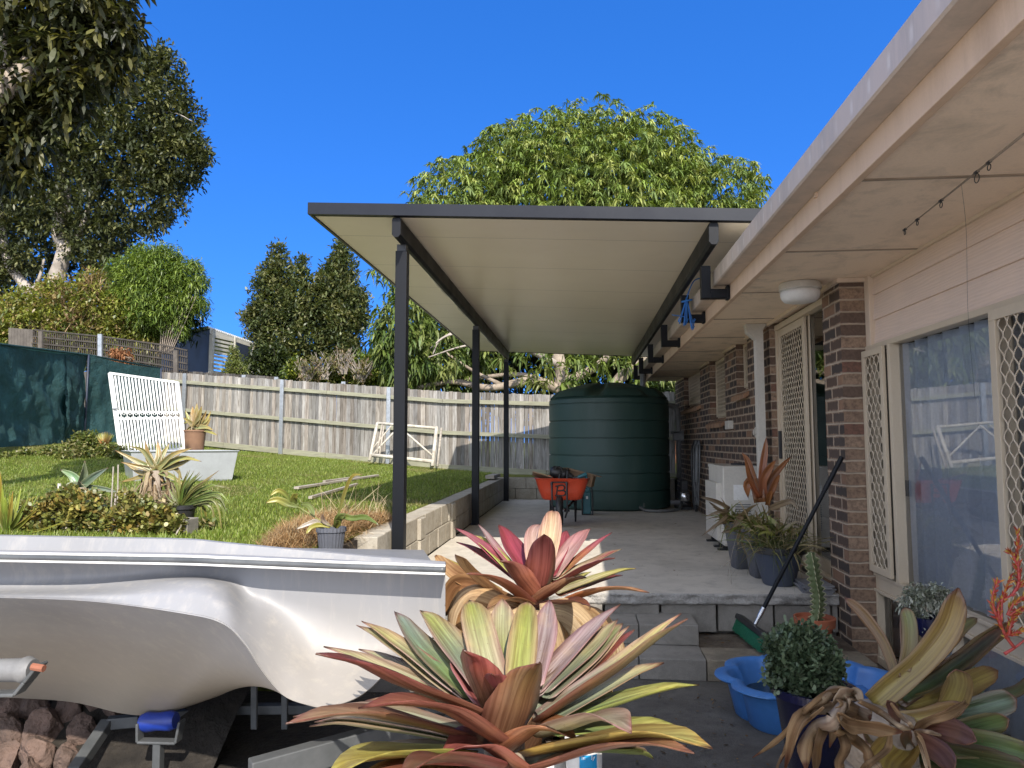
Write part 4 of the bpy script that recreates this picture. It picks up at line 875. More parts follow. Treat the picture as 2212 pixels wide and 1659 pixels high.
# ================================================================ TREES
def blob(px, py, rp, Y, ry=None, sq=1.):
    c = onY(px, py, Y); r = rp/F*Y; return (c, r, r*(ry or 1.), r*sq)
def foliage(name, parent, blobs, clumps, k, L, W, crad, pal, mat, droop=.3, inner=.25, ts=(0, .5, 1.), ws=(.25, 1., .1), zb=0., fold=.0, whorl=0., seed=1, rag=2.4):
    """clumps of leaves spread through ellipsoid shells"""
    global RNG; RNG = np.random.default_rng(seed)
    A = np.array([b[1]*b[1] for b in blobs]); A = A/A.sum(); parts = []; pal = np.array(pal)
    P = []; out = []
    for b, a in zip(blobs, A):
        n = max(4, int(clumps*a)); d = rdir(n); rad = np.where(RNG.random(n) < inner, RNG.uniform(.25, .8, n), RNG.uniform(.82, 1.06, n))
        bump_ = np.array([.1*mnoise.noise(Vector(v)*2.3+b[0]) + .06*mnoise.noise(Vector(v)*6+b[0]) for v in d])
        rad = rad*(1+bump_*rag); p = np.array(b[0])+d*rad[:, None]*np.array([b[1], b[2], b[3]]); P.append(p); out.append(d)
    P = np.concatenate(P); O = np.concatenate(out); keep = np.ones(len(P), bool)
    P = P[keep]; O = O[keep]; n = len(P)
    tint = pal[RNG.integers(0, len(pal), n)]*RNG.uniform(.75, 1.2, (n, 1))
    PP = np.repeat(P, k, 0); OO = np.repeat(O, k, 0); N = len(PP)
    D = rdir(N); 
    if whorl > 0:
        PP = PP+rdir(N)*crad*.25; D = nrm(D*np.array([1, 1, .5])+OO*.35+np.array([0, 0, whorl]))
    else:
        PP = PP+rdir(N)*(crad*RNG.random((N, 1))**.5); D = nrm(D+OO*.5+np.array([0, 0, zb]))
    S = nrm(np.cross(D, rdir(N)*.6+np.array([0, 0, 1.]))); Ls = L*RNG.uniform(.7, 1.2, N); Ws = W*RNG.uniform(.8, 1.2, N)
    col = np.repeat(tint, k, 0)*RNG.uniform(.8, 1.2, (N, 1))
    V, Fq, C = ribbons(PP, D, S, Ls, Ws, np.full(N, droop)*RNG.uniform(.5, 1.5, N), ts, ws, col, fold)
    return npmesh(name, V, Fq, mat, parent, C)
def limb(parent, pts, r, mat, name='limb', n=8, wob=.0, seg=None):
    pts = [Vector(p) for p in pts]; seg = seg or len(pts)*5; P = catmull(pts, seg); rr = [lerp(r[0], r[1], (i/(seg-1))**.8) for i in range(seg)]
    P = [p+Vector((mnoise.noise(p*1.7), mnoise.noise(p*1.7+Vector((9, 0, 0))), 0))*wob for p in P]
    m = MB(); m.tube(P, rr, n); return m.build(name, mat, parent, smooth=True)
def px(x, y, Y): return onY(x, y, Y)
GREEN = [(.055, .085, .018), (.075, .11, .02), (.04, .065, .016), (.10, .12, .03)]
# --- big mango tree behind the fence
tr = thing('mango_tree', tuple(px(1215, 870, 19)), 'huge dome crowned mango tree with drooping pale leaves rising behind the patio roof', 'tree')
MY = 20.
bl = [blob(1270, 470, 235, MY, 1.0), blob(1060, 520, 190, MY-.5), blob(1480, 510, 175, MY), blob(1150, 400, 150, MY), blob(1390, 400, 150, MY), blob(940, 560, 130, MY-.5), blob(1600, 520, 90, MY), blob(1270, 520, 250, MY+1), blob(1000, 455, 120, MY), blob(1540, 440, 100, MY), blob(1270, 335, 92, MY), blob(920, 500, 60, MY), blob(1100, 320, 60, MY), blob(1420, 325, 58, MY)]
mpal = [(.15, .19, .035), (.19, .22, .04), (.11, .15, .03), (.23, .23, .06), (.13, .18, .045), (.26, .25, .08)]
foliage('crown', tr, bl, 9500, 13, .205, .045, .12, [(.17, .23, .045), (.21, .26, .06), (.12, .17, .035), (.28, .31, .09), (.15, .205, .06)], M['leaf_gloss'], droop=.85, inner=.1, ts=(0, .35, .7, 1.), ws=(.3, 1., .8, .08), whorl=.2, seed=2, rag=1.5)
bl = [blob(905, 740, 95, 18.3), blob(870, 700, 60, 18.), blob(985, 760, 90, 19.), blob(860, 790, 55, 17.9), blob(840, 745, 38, 17.6)]
foliage('low_branch_foliage', tr, bl, 520, 11, .25, .06, .14, [(.10, .14, .03), (.07, .11, .025), (.15, .18, .05)], M['leaf_gloss'], droop=.8, inner=.3, ts=(0, .35, .7, 1.), ws=(.3, 1., .8, .08), whorl=.0, seed=3)
bl = [blob(1200, 795, 60, 17.4), blob(1150, 785, 45, 17.2), blob(1260, 790, 50, 17.5), blob(1330, 790, 60, 18.), blob(960, 770, 40, 17.1), blob(1410, 800, 60, 18.5), blob(1090, 770, 30, 17.)]
foliage('hanging_foliage', tr, bl, 120, 11, .22, .058, .12, [(.12, .16, .03), (.09, .13, .03), (.18, .2, .06)], M['leaf_gloss'], droop=.7, inner=.3, ts=(0, .35, .7, 1.), ws=(.3, 1., .8, .08), whorl=-.1, seed=4)
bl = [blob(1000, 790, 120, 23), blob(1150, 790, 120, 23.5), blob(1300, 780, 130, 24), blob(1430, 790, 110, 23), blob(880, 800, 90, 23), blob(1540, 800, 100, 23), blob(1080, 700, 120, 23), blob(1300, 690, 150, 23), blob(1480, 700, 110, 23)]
foliage('inner_foliage', tr, bl, 3600, 7, .24, .09, .4, [(.012, .02, .007), (.02, .03, .009)], M['leaf'], droop=.4, inner=.3, seed=5)  # near-black leaf colour stands in for the shade beneath the crown
base = px(1222, 880, 18.6); base.z = .7
limb(tr, [base, px(1215, 820, 18.6), px(1208, 760, 18.7), px(1240, 640, 19.5)], (.24, .12), M['bark'], 'trunk', 12, .05)
limb(tr, [px(1330, 880, 19.2), px(1325, 840, 19.1), px(1370, 790, 19), px(1450, 740, 19)], (.22, .1), M['bark'], 'trunk', 10, .05)
limb(tr, [px(1218, 845, 18.6), px(1150, 822, 18.4), px(1060, 838, 18.2), px(980, 825, 18.2), px(900, 838, 18)], (.15, .05), M['bark'], n=8, wob=.05)
limb(tr, [px(1190, 840, 18.6), px(1130, 810, 18.6), px(1010, 820, 18.8), px(930, 845, 18.8)], (.09, .03), M['bark'])
limb(tr, [px(1210, 790, 18.6), px(1100, 735, 17.6), px(1040, 740, 17.2), px(990, 712, 17), px(950, 685, 17)], (.10, .035), M['barkd'], wob=.03)
for e in ([(1040, 740), (985, 752), (925, 772)], [(1000, 716), (960, 728), (930, 752)], [(1020, 728), (980, 700), (940, 655)], [(990, 712), (950, 735), (935, 765)]):
    limb(tr, [px(x, y, 17.1-.1*i) for i, (x, y) in enumerate(e)], (.035, .015), M['barkd'], 'twig', 6)
limb(tr, [px(1216, 830, 18.6), px(1290, 790, 18.8), px(1340, 740, 19.4)], (.14, .08), M['bark'])
limb(tr, [px(1080, 830, 18.3), px(1020, 800, 18.2), px(960, 760, 18)], (.06, .03), M['bark'])
# --- large dark tree upper left with pale trunks
tr = thing('dark_leafed_tree', tuple(px(110, 700, 22)), 'tall dark leafed tree with two pale curved trunks behind the hedge at left', 'tree')
TY = 22.
bl = [blob(*b, TY) for b in ((300, 180, 75), (350, 150, 48), (330, 260, 85), (390, 250, 45), (370, 340, 75), (425, 330, 28), (330, 420, 70), (280, 340, 90), (200, 300, 100), (120, 330, 100), (200, 420, 80), (250, 490, 50), (310, 490, 32), (60, 420, 80), (120, 470, 60), (0, 500, 60), (-60, 380, 110), (160, 200, 110), (60, 220, 120), (60, 560, 40), (180, 530, 45), (-20, 600, 55), (10, 560, 40), (220, 560, 40), (355, 110, 18), (330, 125, 24), (395, 220, 26), (438, 345, 14), (400, 190, 14), (285, 110, 30), (350, 470, 26), (415, 315, 30), (440, 335, 20), (405, 365, 26), (385, 300, 36), (360, 400, 34))]
tpal = [(.055, .066, .024), (.08, .09, .033), (.042, .05, .02), (.13, .13, .05), (.062, .072, .034)]
foliage('crown', tr, bl, 7600, 9, .165, .075, .20, tpal, M['leaf_gloss'], droop=.15, inner=.3, seed=6)
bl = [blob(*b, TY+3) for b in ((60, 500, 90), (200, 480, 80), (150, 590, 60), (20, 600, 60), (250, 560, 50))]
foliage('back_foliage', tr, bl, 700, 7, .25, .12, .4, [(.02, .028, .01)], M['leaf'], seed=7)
limb(tr, [px(118, 660, TY), px(122, 600, TY), px(138, 540, TY), px(125, 500, TY), px(142, 440, TY), px(132, 330, TY), px(130, 250, TY)], (.30, .10), M['barkd'], 'trunk', 12, .04)
limb(tr, [px(60, 690, TY), px(62, 630, TY), px(20, 570, TY), px(5, 500, TY), px(-5, 400, TY)], (.2, .1), M['barkd'], 'trunk', 10, .04)
limb(tr, [px(135, 555, TY), px(165, 520, TY), px(190, 450, TY), px(215, 380, TY)], (.16, .04), M['barkd'], n=8, wob=.06)
limb(tr, [px(130, 480, TY), px(90, 400, TY), px(60, 330, TY)], (.10, .03), M['barkd'], wob=.06)
limb(tr, [px(62, 640, TY), px(85, 600, TY), px(95, 560, TY)], (.08, .04), M['barkd'])
limb(tr, [px(330, 240, TY), px(380, 245, TY-.5), px(415, 262, TY-.5)], (.03, .01), M['barkd'], 'twig', 5)
# --- near tree whose branches hang in from the upper left
tr = thing('overhanging_tree', (-6.4, 5.3, lawn_z(-6.4, 5.3)), 'near broad leafed tree hanging dark leaves into the top left corner', 'tree')
NY = 6.5
bl = [blob(*b, NY) for b in ((230, 60, 75), (150, 40, 90), (60, 60, 110), (120, 150, 95), (220, 140, 62), (30, 200, 90), (150, 210, 60), (0, 330, 62), (60, 300, 45), (-80, 200, 140), (-60, 60, 140), (110, 255, 38), (-70, 350, 90), (270, 30, 34), (275, 70, 24), (230, -30, 70), (60, -60, 120), (40, 360, 26), (160, 260, 20))]
foliage('crown', tr, bl, 1500, 9, .115, .040, .10, [(.028, .034, .011), (.04, .044, .012), (.022, .026, .01), (.085, .08, .02)], M['leaf_gloss'], droop=.45, inner=.45, ts=(0, .3, .7, 1.), ws=(.2, .9, 1., .1), zb=-.25, seed=8)
bs = Vector((-6.4, 5.3, .9)); limb(tr, [bs, (-6.3, 5.5, 2.5), (-6.0, 6.0, 4.0), (-5.4, 6.4, 5.2)], (.2, .1), M['bark'], 'trunk', 12, .05)
for e in ([(-6.2, 5.7, 3.2), px(-60, 200, NY), px(40, 120, NY), px(90, 70, NY)], [(-6.3, 5.6, 2.9), px(-60, 210, NY), px(60, 175, NY), px(140, 150, NY), px(200, 130, NY)], [(-6.3, 5.5, 2.6), px(-80, 380, NY), px(0, 330, NY)], [(-5.6, 6.2, 4.8), px(60, -60, NY), px(180, 20, NY), px(250, 50, NY)], [px(-20, 150, NY), px(35, 75, NY), px(70, 55, NY)]):
    limb(tr, e, (.06, .012), M['barkd'], n=6)
# --- bright green bamboo like bush
tr = thing('bright_green_bush', tuple(px(330, 740, 20.5)), 'bright green feathery bush standing left of the navy shed', 'bush')
bl = [blob(*b, 20.5) for b in ((345, 590, 52), (395, 600, 38), (290, 590, 40), (400, 650, 34), (340, 660, 60), (270, 640, 40), (310, 560, 28), (365, 553, 24), (432, 610, 16), (385, 700, 24), (250, 575, 16), (420, 575, 14), (436, 660, 14), (300, 545, 14), (345, 540, 10))]
foliage('crown', tr, bl, 3600, 9, .15, .032, .2, [(.14, .20, .03), (.11, .17, .03), (.20, .26, .05), (.07, .11, .02)], M['leaf'], droop=.5, inner=.25, seed=9)
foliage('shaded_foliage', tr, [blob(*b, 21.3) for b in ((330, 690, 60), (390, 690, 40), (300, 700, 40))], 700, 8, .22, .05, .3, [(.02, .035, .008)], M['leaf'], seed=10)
for k in range(9): limb(tr, [px(345+k*3, 765, 20.4), px(350+k*6, 700, 20.3), px(360+k*8, 640, 20.2)], (.02, .008), M['bark'], 'cane', 5)
# --- yellow green hedge mass
tr = thing('yellow_green_hedge', tuple(px(130, 760, 20)), 'broad yellow green hedge with dry tips spilling over the lattice fence', 'hedge')
bl = [blob(*b, 20.4) for b in ((140, 660, 62), (70, 680, 60), (0, 700, 60), (210, 650, 58), (270, 680, 50), (250, 730, 40), (300, 700, 30), (160, 720, 60), (60, 730, 50), (-60, 700, 80), (200, 610, 28), (110, 620, 22), (310, 745, 24))]
foliage('crown', tr, bl, 4200, 9, .13, .06, .2, [(.22, .24, .04), (.18, .2, .035), (.28, .27, .07), (.11, .14, .03), (.30, .22, .10)], M['leaf'], droop=.2, inner=.25, seed=11)
foliage('dry_sprigs', tr, [blob(*b, 20.0) for b in ((190, 625, 30), (150, 640, 25), (165, 700, 26), (110, 745, 40))], 130, 7, .35, .02, .2, [(.42, .32, .20), (.5, .36, .22), (.35, .2, .12)], M['dry'], droop=.1, zb=.6, seed=12)
# --- two-peaked evergreen
for (nm, lab, blist, sd, Yt) in (('evergreen_tree', 'left and larger of the two pointed olive green trees beyond the fence', ((600, 575, 26), (602, 540, 15), (590, 620, 42), (640, 600, 26), (650, 570, 14), (600, 670, 55), (570, 700, 40), (660, 660, 50), (640, 730, 60), (570, 750, 40), (690, 620, 24), (620, 780, 50), (550, 680, 22)), 13, 25.), ('evergreen_tree', 'right and narrower of the two pointed olive green trees beyond the fence', ((735, 545, 18), (740, 580, 30), (730, 620, 38), (750, 660, 42), (735, 700, 50), (770, 640, 22), (775, 690, 22), (730, 750, 48), (738, 525, 9), (715, 590, 22), (700, 680, 40)), 14, 25.6)):
    tr = thing(nm, tuple(px(blist[0][0], 800, Yt)), lab, 'tree', 'pair of pointed evergreen trees')
    foliage('crown', tr, [blob(*b, Yt) for b in blist], 2900 if sd == 13 else 2200, 9, .17, .07, .24, [(.12, .14, .05), (.09, .115, .045), (.06, .08, .035), (.18, .18, .075)], M['leaf'], droop=.05, inner=.35, zb=.2, seed=sd)
    limb(tr, [px(blist[0][0]+8, 830, Yt), px(blist[0][0]+5, 700, Yt), px(blist[0][0], 560, Yt)], (.2, .04), M['bark'], 'trunk')
# --- shrubs just beyond the fence
def shrub(nm, lab, cat, blist, Y, n, L, W, pal, seed, k=8, mat='leaf', droop=.2, grp=None, tw=0):
    t = thing(nm, tuple(px(blist[0][0], blist[0][1]+60, Y)), lab, cat, grp)
    foliage('foliage', t, [blob(*b, Y) for b in blist], n, k, L, W, L*1.2, pal, M[mat], droop=droop, inner=.35, seed=seed)
    rnd = random.Random(seed); m = MB()
    for i in range(max(5, tw)):
        b = blist[rnd.randrange(len(blist))]; p = px(b[0]+rnd.uniform(-.3, .3)*b[2], b[1]+b[2], Y); q = px(b[0]+rnd.uniform(-1, 1)*b[2]*(1.15 if tw else .8), b[1]-rnd.uniform(.2, 1.1 if tw else .8)*b[2], Y-.2)
        m.tube([p, p.lerp(q, .5)+Vector((rnd.uniform(-.1, .1), 0, .05)), q], [.018, .012, .005], 5)
    m.build('stems', M['barkd'] if tw else M['bark'], t); return t
shrub('bare_shrub', 'grey half bare shrub with tangled twigs over the middle of the fence', 'shrub', ((700, 790, 30), (740, 780, 28), (665, 800, 28), (780, 800, 25)), 19.5, 260, .10, .04, [(.16, .15, .06), (.12, .12, .04), (.3, .22, .14)], 21, tw=90)
shrub('leafy_shrub', 'yellow green shrub spilling over the fence beside the bare twigs', 'shrub', ((790, 800, 38), (830, 790, 30), (740, 815, 30), (860, 815, 30), (690, 815, 26), (640, 800, 24)), 20.2, 1300, .12, .055, [(.12, .17, .02), (.2, .22, .03), (.08, .12, .02)], 22)
shrub('young_conifer', 'small pale green young tree poking above the fence before the shed door', 'tree', ((507, 790, 17), (506, 770, 12), (505, 755, 7), (498, 800, 14), (518, 798, 12)), 20.5, 330, .10, .03, [(.22, .24, .07), (.15, .18, .05)], 23)
shrub('rusty_shrub', 'small rust coloured dying shrub above the shade cloth corner', 'shrub', ((262, 768, 16), (250, 765, 9), (275, 775, 10)), 18.6, 110, .10, .05, [(.30, .13, .06), (.38, .2, .1)], 24, mat='dry', droop=.6)
shrub('dark_understory_shrub', 'dark shrubs behind the fence between the evergreen trees and shed', 'shrub', ((560, 790, 30), (600, 800, 26), (590, 770, 30)), 23, 500, .14, .06, [(.03, .045, .015), (.06, .08, .02)], 25)
shrub('far_right_shrub', 'dark leafy shrub between the tank top and the house eaves', 'shrub', ((1420, 870, 40), (1380, 880, 30), (1460, 890, 30), (1465, 850, 24)), 18.5, 520, .16, .06, [(.03, .05, .015), (.05, .08, .02)], 26)
# far dark treeline masses seen only through gaps
tl_ = foliage('distant_tree_belt', None, [blob(*b, 34) for b in ((-50, 720, 70), (60, 720, 60), (180, 730, 60), (300, 760, 50), (840, 800, 40), (760, 810, 36))], 1700, 7, .4, .2, .5, [(.04, .06, .02), (.06, .08, .03)], M['leaf'], seed=31); tag(tl_, kind='stuff')
# ================================================================ PLANTS WITH STRAP LEAVES
class Straps:
    def __init__(s): s.V = []; s.F = []; s.C = []; s.U = []
    def leaf(s, p0, p1, p2, w, cb, ct, edge=None, cup=.25, out=None, cam=False, wp=None, n=14, twist=0., tipcurl=0., seed=0, pts=None):
        P = catmull([Vector(p0), Vector(p1), Vector(p2)] if pts is None else [Vector(q) for q in pts], n); wp = wp or [(0, .8), (.2, .96), (.4, 1.), (.6, .86), (.8, .54), (.92, .25), (1, .01)]
        base = len(s.V); K = 5; Z = Vector((0, 0, 1)); rnd = random.Random(seed+int(abs(p0[0])*999)); ph = rnd.uniform(0, 6)
        L = sum((P[i+1]-P[i]).length for i in range(n-1)); acc = 0
        for i, p in enumerate(P):
            v = i/(n-1); T = (P[min(i+1, n-1)]-P[max(i-1, 0)]).normalized()
            if cam:
                vd = (p-Vector((0, 0, H))).normalized(); S = T.cross(vd).normalized(); S = (S+vd*twist).normalized()
                N = S.cross(T).normalized(); N = N if N.dot(-vd) > 0 else -N
            else:
                o = Vector((out[0], out[1], 0)).normalized(); S = Z.cross(o).normalized(); S = (S-T*S.dot(T)).normalized(); N = T.cross(S).normalized()
                N = N if N.dot(Z*.6-o) > 0 else -N; S = (S+N*twist).normalized()
            ww = w*interp(wp, v)*(1+.05*math.sin(v*9+ph))
            acc = v*L
            for k in range(K):
                u = (k/(K-1)-.5)*2
                q = p+S*(u*ww*.5)+N*(ww*cup*(u*u-.4))+N*(.012*w*10*.1*math.sin(v*14+u*2+ph))
                if tipcurl: q = q-N*tipcurl*w*max(0, v-.8)*5
                s.V.append((q.x, q.y, q.z)); c = [lerp(a, b, sm(.15, .85, v)) for a, b in zip(cb, ct)]
                if edge: f = .55*abs(u)**2+.6*sm(.85, 1, v); c = [lerp(a, b, min(1, f)) for a, b in zip(c, edge)]
                if v > .955: c = (.14, .06, .035)
                s.C.append(c); s.U.append((u*ww*.5+seed*.37+ph, acc))
        for i in range(n-1):
            for k in range(K-1): s.F.append((base+i*K+k, base+i*K+k+1, base+(i+1)*K+k+1, base+(i+1)*K+k))
    def build(s, name, mat, parent):
        ob = npmesh(name, np.array(s.V), np.array(s.F), mat, parent, np.array(s.C), np.array(s.U), smooth=True)
        sd = ob.modifiers.new('solid', 'SOLIDIFY'); sd.thickness = .0022; sd.offset = 0
        return ob
def solveY(base, tx, ty, L, sgn):
    best = None; bd = 9
    for i in range(0, 121):
        Y = base.y+sgn*L*1.05*i/120; p = onY(tx, ty, Y); d = abs((p-base).length-L)
        if d < bd: bd = d; best = p
    return best
YG = (.38, .42, .10); PALE = (.46, .46, .26); PINK = (.46, .20, .20); REDB = (.23, .07, .065); BRN = (.26, .14, .08); ORG = (.34, .14, .08); GRN = (.16, .24, .10); YEL = (.50, .47, .15); LIL = (.40, .32, .31); CRIM = (.31, .055, .075); MAR = (.17, .05, .05); CREAM = (.60, .46, .26); GG = (.22, .28, .20)
def brom(parent, conv, center, Y0, L, W, leaves, name='leaves'):
    c = onY(*center, Y0); st = Straps()
    for i, (tip, mid, bs, sgn, wf, cb, ct, ed) in enumerate(leaves):
        bpx = conv(*bs); b = onY(bpx[0], bpx[1], Y0+sgn*.04); tp_ = conv(*tip); mp_ = conv(*mid)
        t = solveY(b, tp_[0], tp_[1], L, sgn) if wf < 1.2 else onY(tp_[0], tp_[1], b.y-.10); m_ = onY(mp_[0], mp_[1], lerp(b.y, t.y, .5)); o = (t-c); o.z = 0
        if o.length < .03: o = Vector((0, sgn, 0))
        st.leaf(b, m_, t, W*wf, cb, ct, ed, cup=.22, out=o, seed=i, tipcurl=.15, twist=.12*((i*7) % 5-2)/2)
    return st.build(name, M['strap'], parent)
cv2 = lambda x, y: (619.4+.44*x, 1238.7+.44*y)
L2 = [
 ((895, 110), (935, 260), (1010, 560), 1, .95, PALE, YG, PINK), ((1060, 100), (1060, 330), (1080, 560), 1, 1.05, YG, PALE, PINK), ((1185, 120), (1170, 260), (1140, 520), 1, .8, YG, YG, PINK),
 ((1290, 110), (1262, 300), (1200, 560), 1, .8, LIL, LIL, PINK), ((655, 160), (775, 300), (960, 560), 1, .9, GG, YG, PINK), ((530, 170), (650, 340), (900, 600), 1, .7, GRN, GG, REDB),
 ((345, 235), (600, 405), (900, 640), 1, .8, PALE, PALE, REDB), ((555, 240), (690, 440), (900, 650), 1, .6, GRN, REDB, REDB), ((160, 355), (560, 530), (960, 690), -1, .95, BRN, REDB, REDB),
 ((330, 370), (590, 500), (950, 670), 1, .9, GRN, REDB, BRN), ((890, 345), (945, 500), (1010, 680), -1, 1.25, BRN, (.30, .07, .06), REDB), ((1225, 400), (1140, 600), (1080, 800), -1, 1.35, BRN, (.24, .15, .06), REDB),
 ((1270, 290), (1215, 430), (1130, 640), 1, .8, REDB, (.36, .08, .07), REDB), ((1212, 215), (1180, 330), (1130, 560), 1, .5, PINK, (.36, .2, .2), REDB), ((965, 345), (1020, 430), (1060, 600), 1, .6, PINK, (.36, .09, .08), REDB),
 ((1635, 135), (1430, 340), (1210, 590), 1, .75, LIL, LIL, REDB), ((1575, 175), (1400, 380), (1210, 600), 1, .6, LIL, PALE, LIL), ((1650, 225), (1500, 390), (1260, 600), 1, .8, GG, (.3, .36, .18), PINK),
 ((1705, 262), (1490, 470), (1220, 690), 1, .6, BRN, REDB, REDB), ((1955, 200), (1660, 440), (1240, 720), -1, .62, BRN, (.48, .42, .2), REDB), ((2025, 525), (1710, 600), (1330, 720), 1, .85, GRN, YEL, YG),
 ((1685, 740), (1520, 705), (1260, 790), -1, .95, PALE, (.48, .42, .28), PINK), ((1915, 725), (1690, 750), (1310, 780), 1, .8, GRN, YEL, YG), ((2080, 815), (1700, 790), (1200, 880), -1, 1.0, (.4, .30, .08), YEL, (.5, .3, .08)),
 ((1990, 845), (1620, 835), (1190, 960), -1, .8, REDB, BRN, ORG), ((1805, 890), (1640, 872), (1300, 860), 1, .7, GRN, (.35, .4, .12), YG), ((5, 700), (430, 690), (880, 800), -1, .85, BRN, (.42, .3, .18), REDB), ((110, 728), (430, 745), (900, 830), 1, .8, GRN, (.42, .4, .2), REDB),
 ((360, 620), (760, 660), (1070, 850), -1, .95, ORG, (.30, .12, .07), REDB), ((200, 965), (480, 885), (870, 880), -1, 1.0, YG, (.5, .42, .1), YEL), ((755, 850), (950, 830), (1160, 960), -1, 1.2, ORG, REDB, REDB),
 ((1420, 770), (1230, 755), (1080, 870), -1, 1.2, ORG, (.3, .15, .05), ORG), ((560, 960), (760, 905), (1050, 960), -1, .9, REDB, BRN, REDB), ((1400, 850), (1270, 880), (1120, 1010), 1, .9, ORG, REDB, REDB),
 ((1120, 410), (1110, 500), (1090, 640), 1, .45, REDB, REDB, REDB), ((240, 1080), (600, 980), (980, 980), -1, .9, REDB, (.3, .14, .07), REDB)]
ex = []
for lf in L2:
    (tx, ty), (mx_, my), (bx_, by), sg, wf, cb, ct, ed = lf
    if abs(tx-1080) > 520 and ty > 180 and ct not in (YEL,): ex.append(((tx+(24 if tx < 1080 else -24), ty-16), (mx_, my-24), (bx_, by-20), sg if sg > 0 else .4, wf*.8, GG, random.choice([(.42, .42, .2), PALE, (.46, .42, .16)]), PINK))
ex += [((470, 480), (680, 560), (960, 700), 1, .8, GRN, (.3, .34, .16), REDB), ((1850, 420), (1560, 560), (1240, 740), .5, .7, GG, (.42, .4, .2), REDB), ((1010, 470), (1040, 560), (1080, 700), -.3, .7, (.3, .08, .08), (.36, .1, .1), REDB), ((820, 400), (880, 500), (980, 650), .3, .8, REDB, (.34, .12, .1), PINK)]
L2 += ex
b2 = thing('bromeliad', (-.18, 1.66, 0), 'large sunlit bromeliad with yellow green and red brown leaves at the bottom centre', 'plant')
brom(b2, cv2, (1090, 1640), 1.66, .50, .094, L2)
def potmesh(parent, c, rt, rb, z0, z1, mat, name='pot', n=36, rim=.015):
    m = MB(); h = z1-z0
    m.lathe([(.0001, 0), (rb*.9, 0), (rb, .01), (lerp(rb, rt, .9), h-rim*2.2), (rt-.004, h-rim*2), (rt+rim*.5, h-rim*2), (rt+rim*.5, h), (rt-rim*.6, h), (lerp(rb, rt, .7)-rim, h*.8)], (c[0], c[1], z0), n)
    m.build(name, mat, parent, auto=40)
    m = MB(); m.lathe([(.0001, 0), (rt-rim, .0)], (c[0], c[1], z1-.05), 24); return m.build('potting_soil', M['soil'], parent)
def skirt(parent, c, z0, z1, r, n, pal, seed, w=.07, wid=1.4):
    rnd = random.Random(seed); st = Straps()
    for i in range(n):
        a = rnd.uniform(0, 6.283); d = Vector((math.cos(a), math.sin(a), 0)); z = rnd.uniform(lerp(z0, z1, .45), z1); rr = r*rnd.uniform(.7, 1.3); o = Vector((c[0], c[1], 0)); L = rnd.uniform(.5, 1.)
        p0 = o+d*.03+Vector((0, 0, z)); p1 = o+d*rr*.75+Vector((rnd.uniform(-.03, .03), rnd.uniform(-.03, .03), z+.02*rnd.random())); p2 = o+d*rr*1.0+Vector((rnd.uniform(-.04, .04), 0, z-(z-z0)*L*.5)); p3 = o+d*rr*rnd.uniform(.7, 1.15)+Vector((rnd.uniform(-.06, .06), rnd.uniform(-.05, .05), z-(z-z0)*L))
        cb = rnd.choice(pal); ct = rnd.choice(pal)
        st.leaf(p0, p1, p3, w*rnd.uniform(.6, wid), cb, ct, None, cup=rnd.uniform(-.3, .3), out=d, pts=[p0, p1, p2, p3], twist=rnd.uniform(-.8, .8), n=16, seed=i, wp=[(0, .8), (.5, 1), (.8, .8), (1, .15)])
    return st.build('dead_leaves', M['dry'], parent)
c2 = onY(1090, 1640, 1.66); potmesh(b2, c2, .17, .13, 0, .5, M['whitep']); m = MB(); m.tube([(c2.x, c2.y, .42), (c2.x, c2.y, c2.z+.06)], [.05, .045], 10); m.build('stem', M['bark'], b2, smooth=True); skirt(b2, c2, .35, .74, .17, 26, [CREAM, (.42, .24, .1), (.5, .34, .18)], 4)
cv1 = lambda x, y: (884.8+.26*x, 1017.5+.26*y)
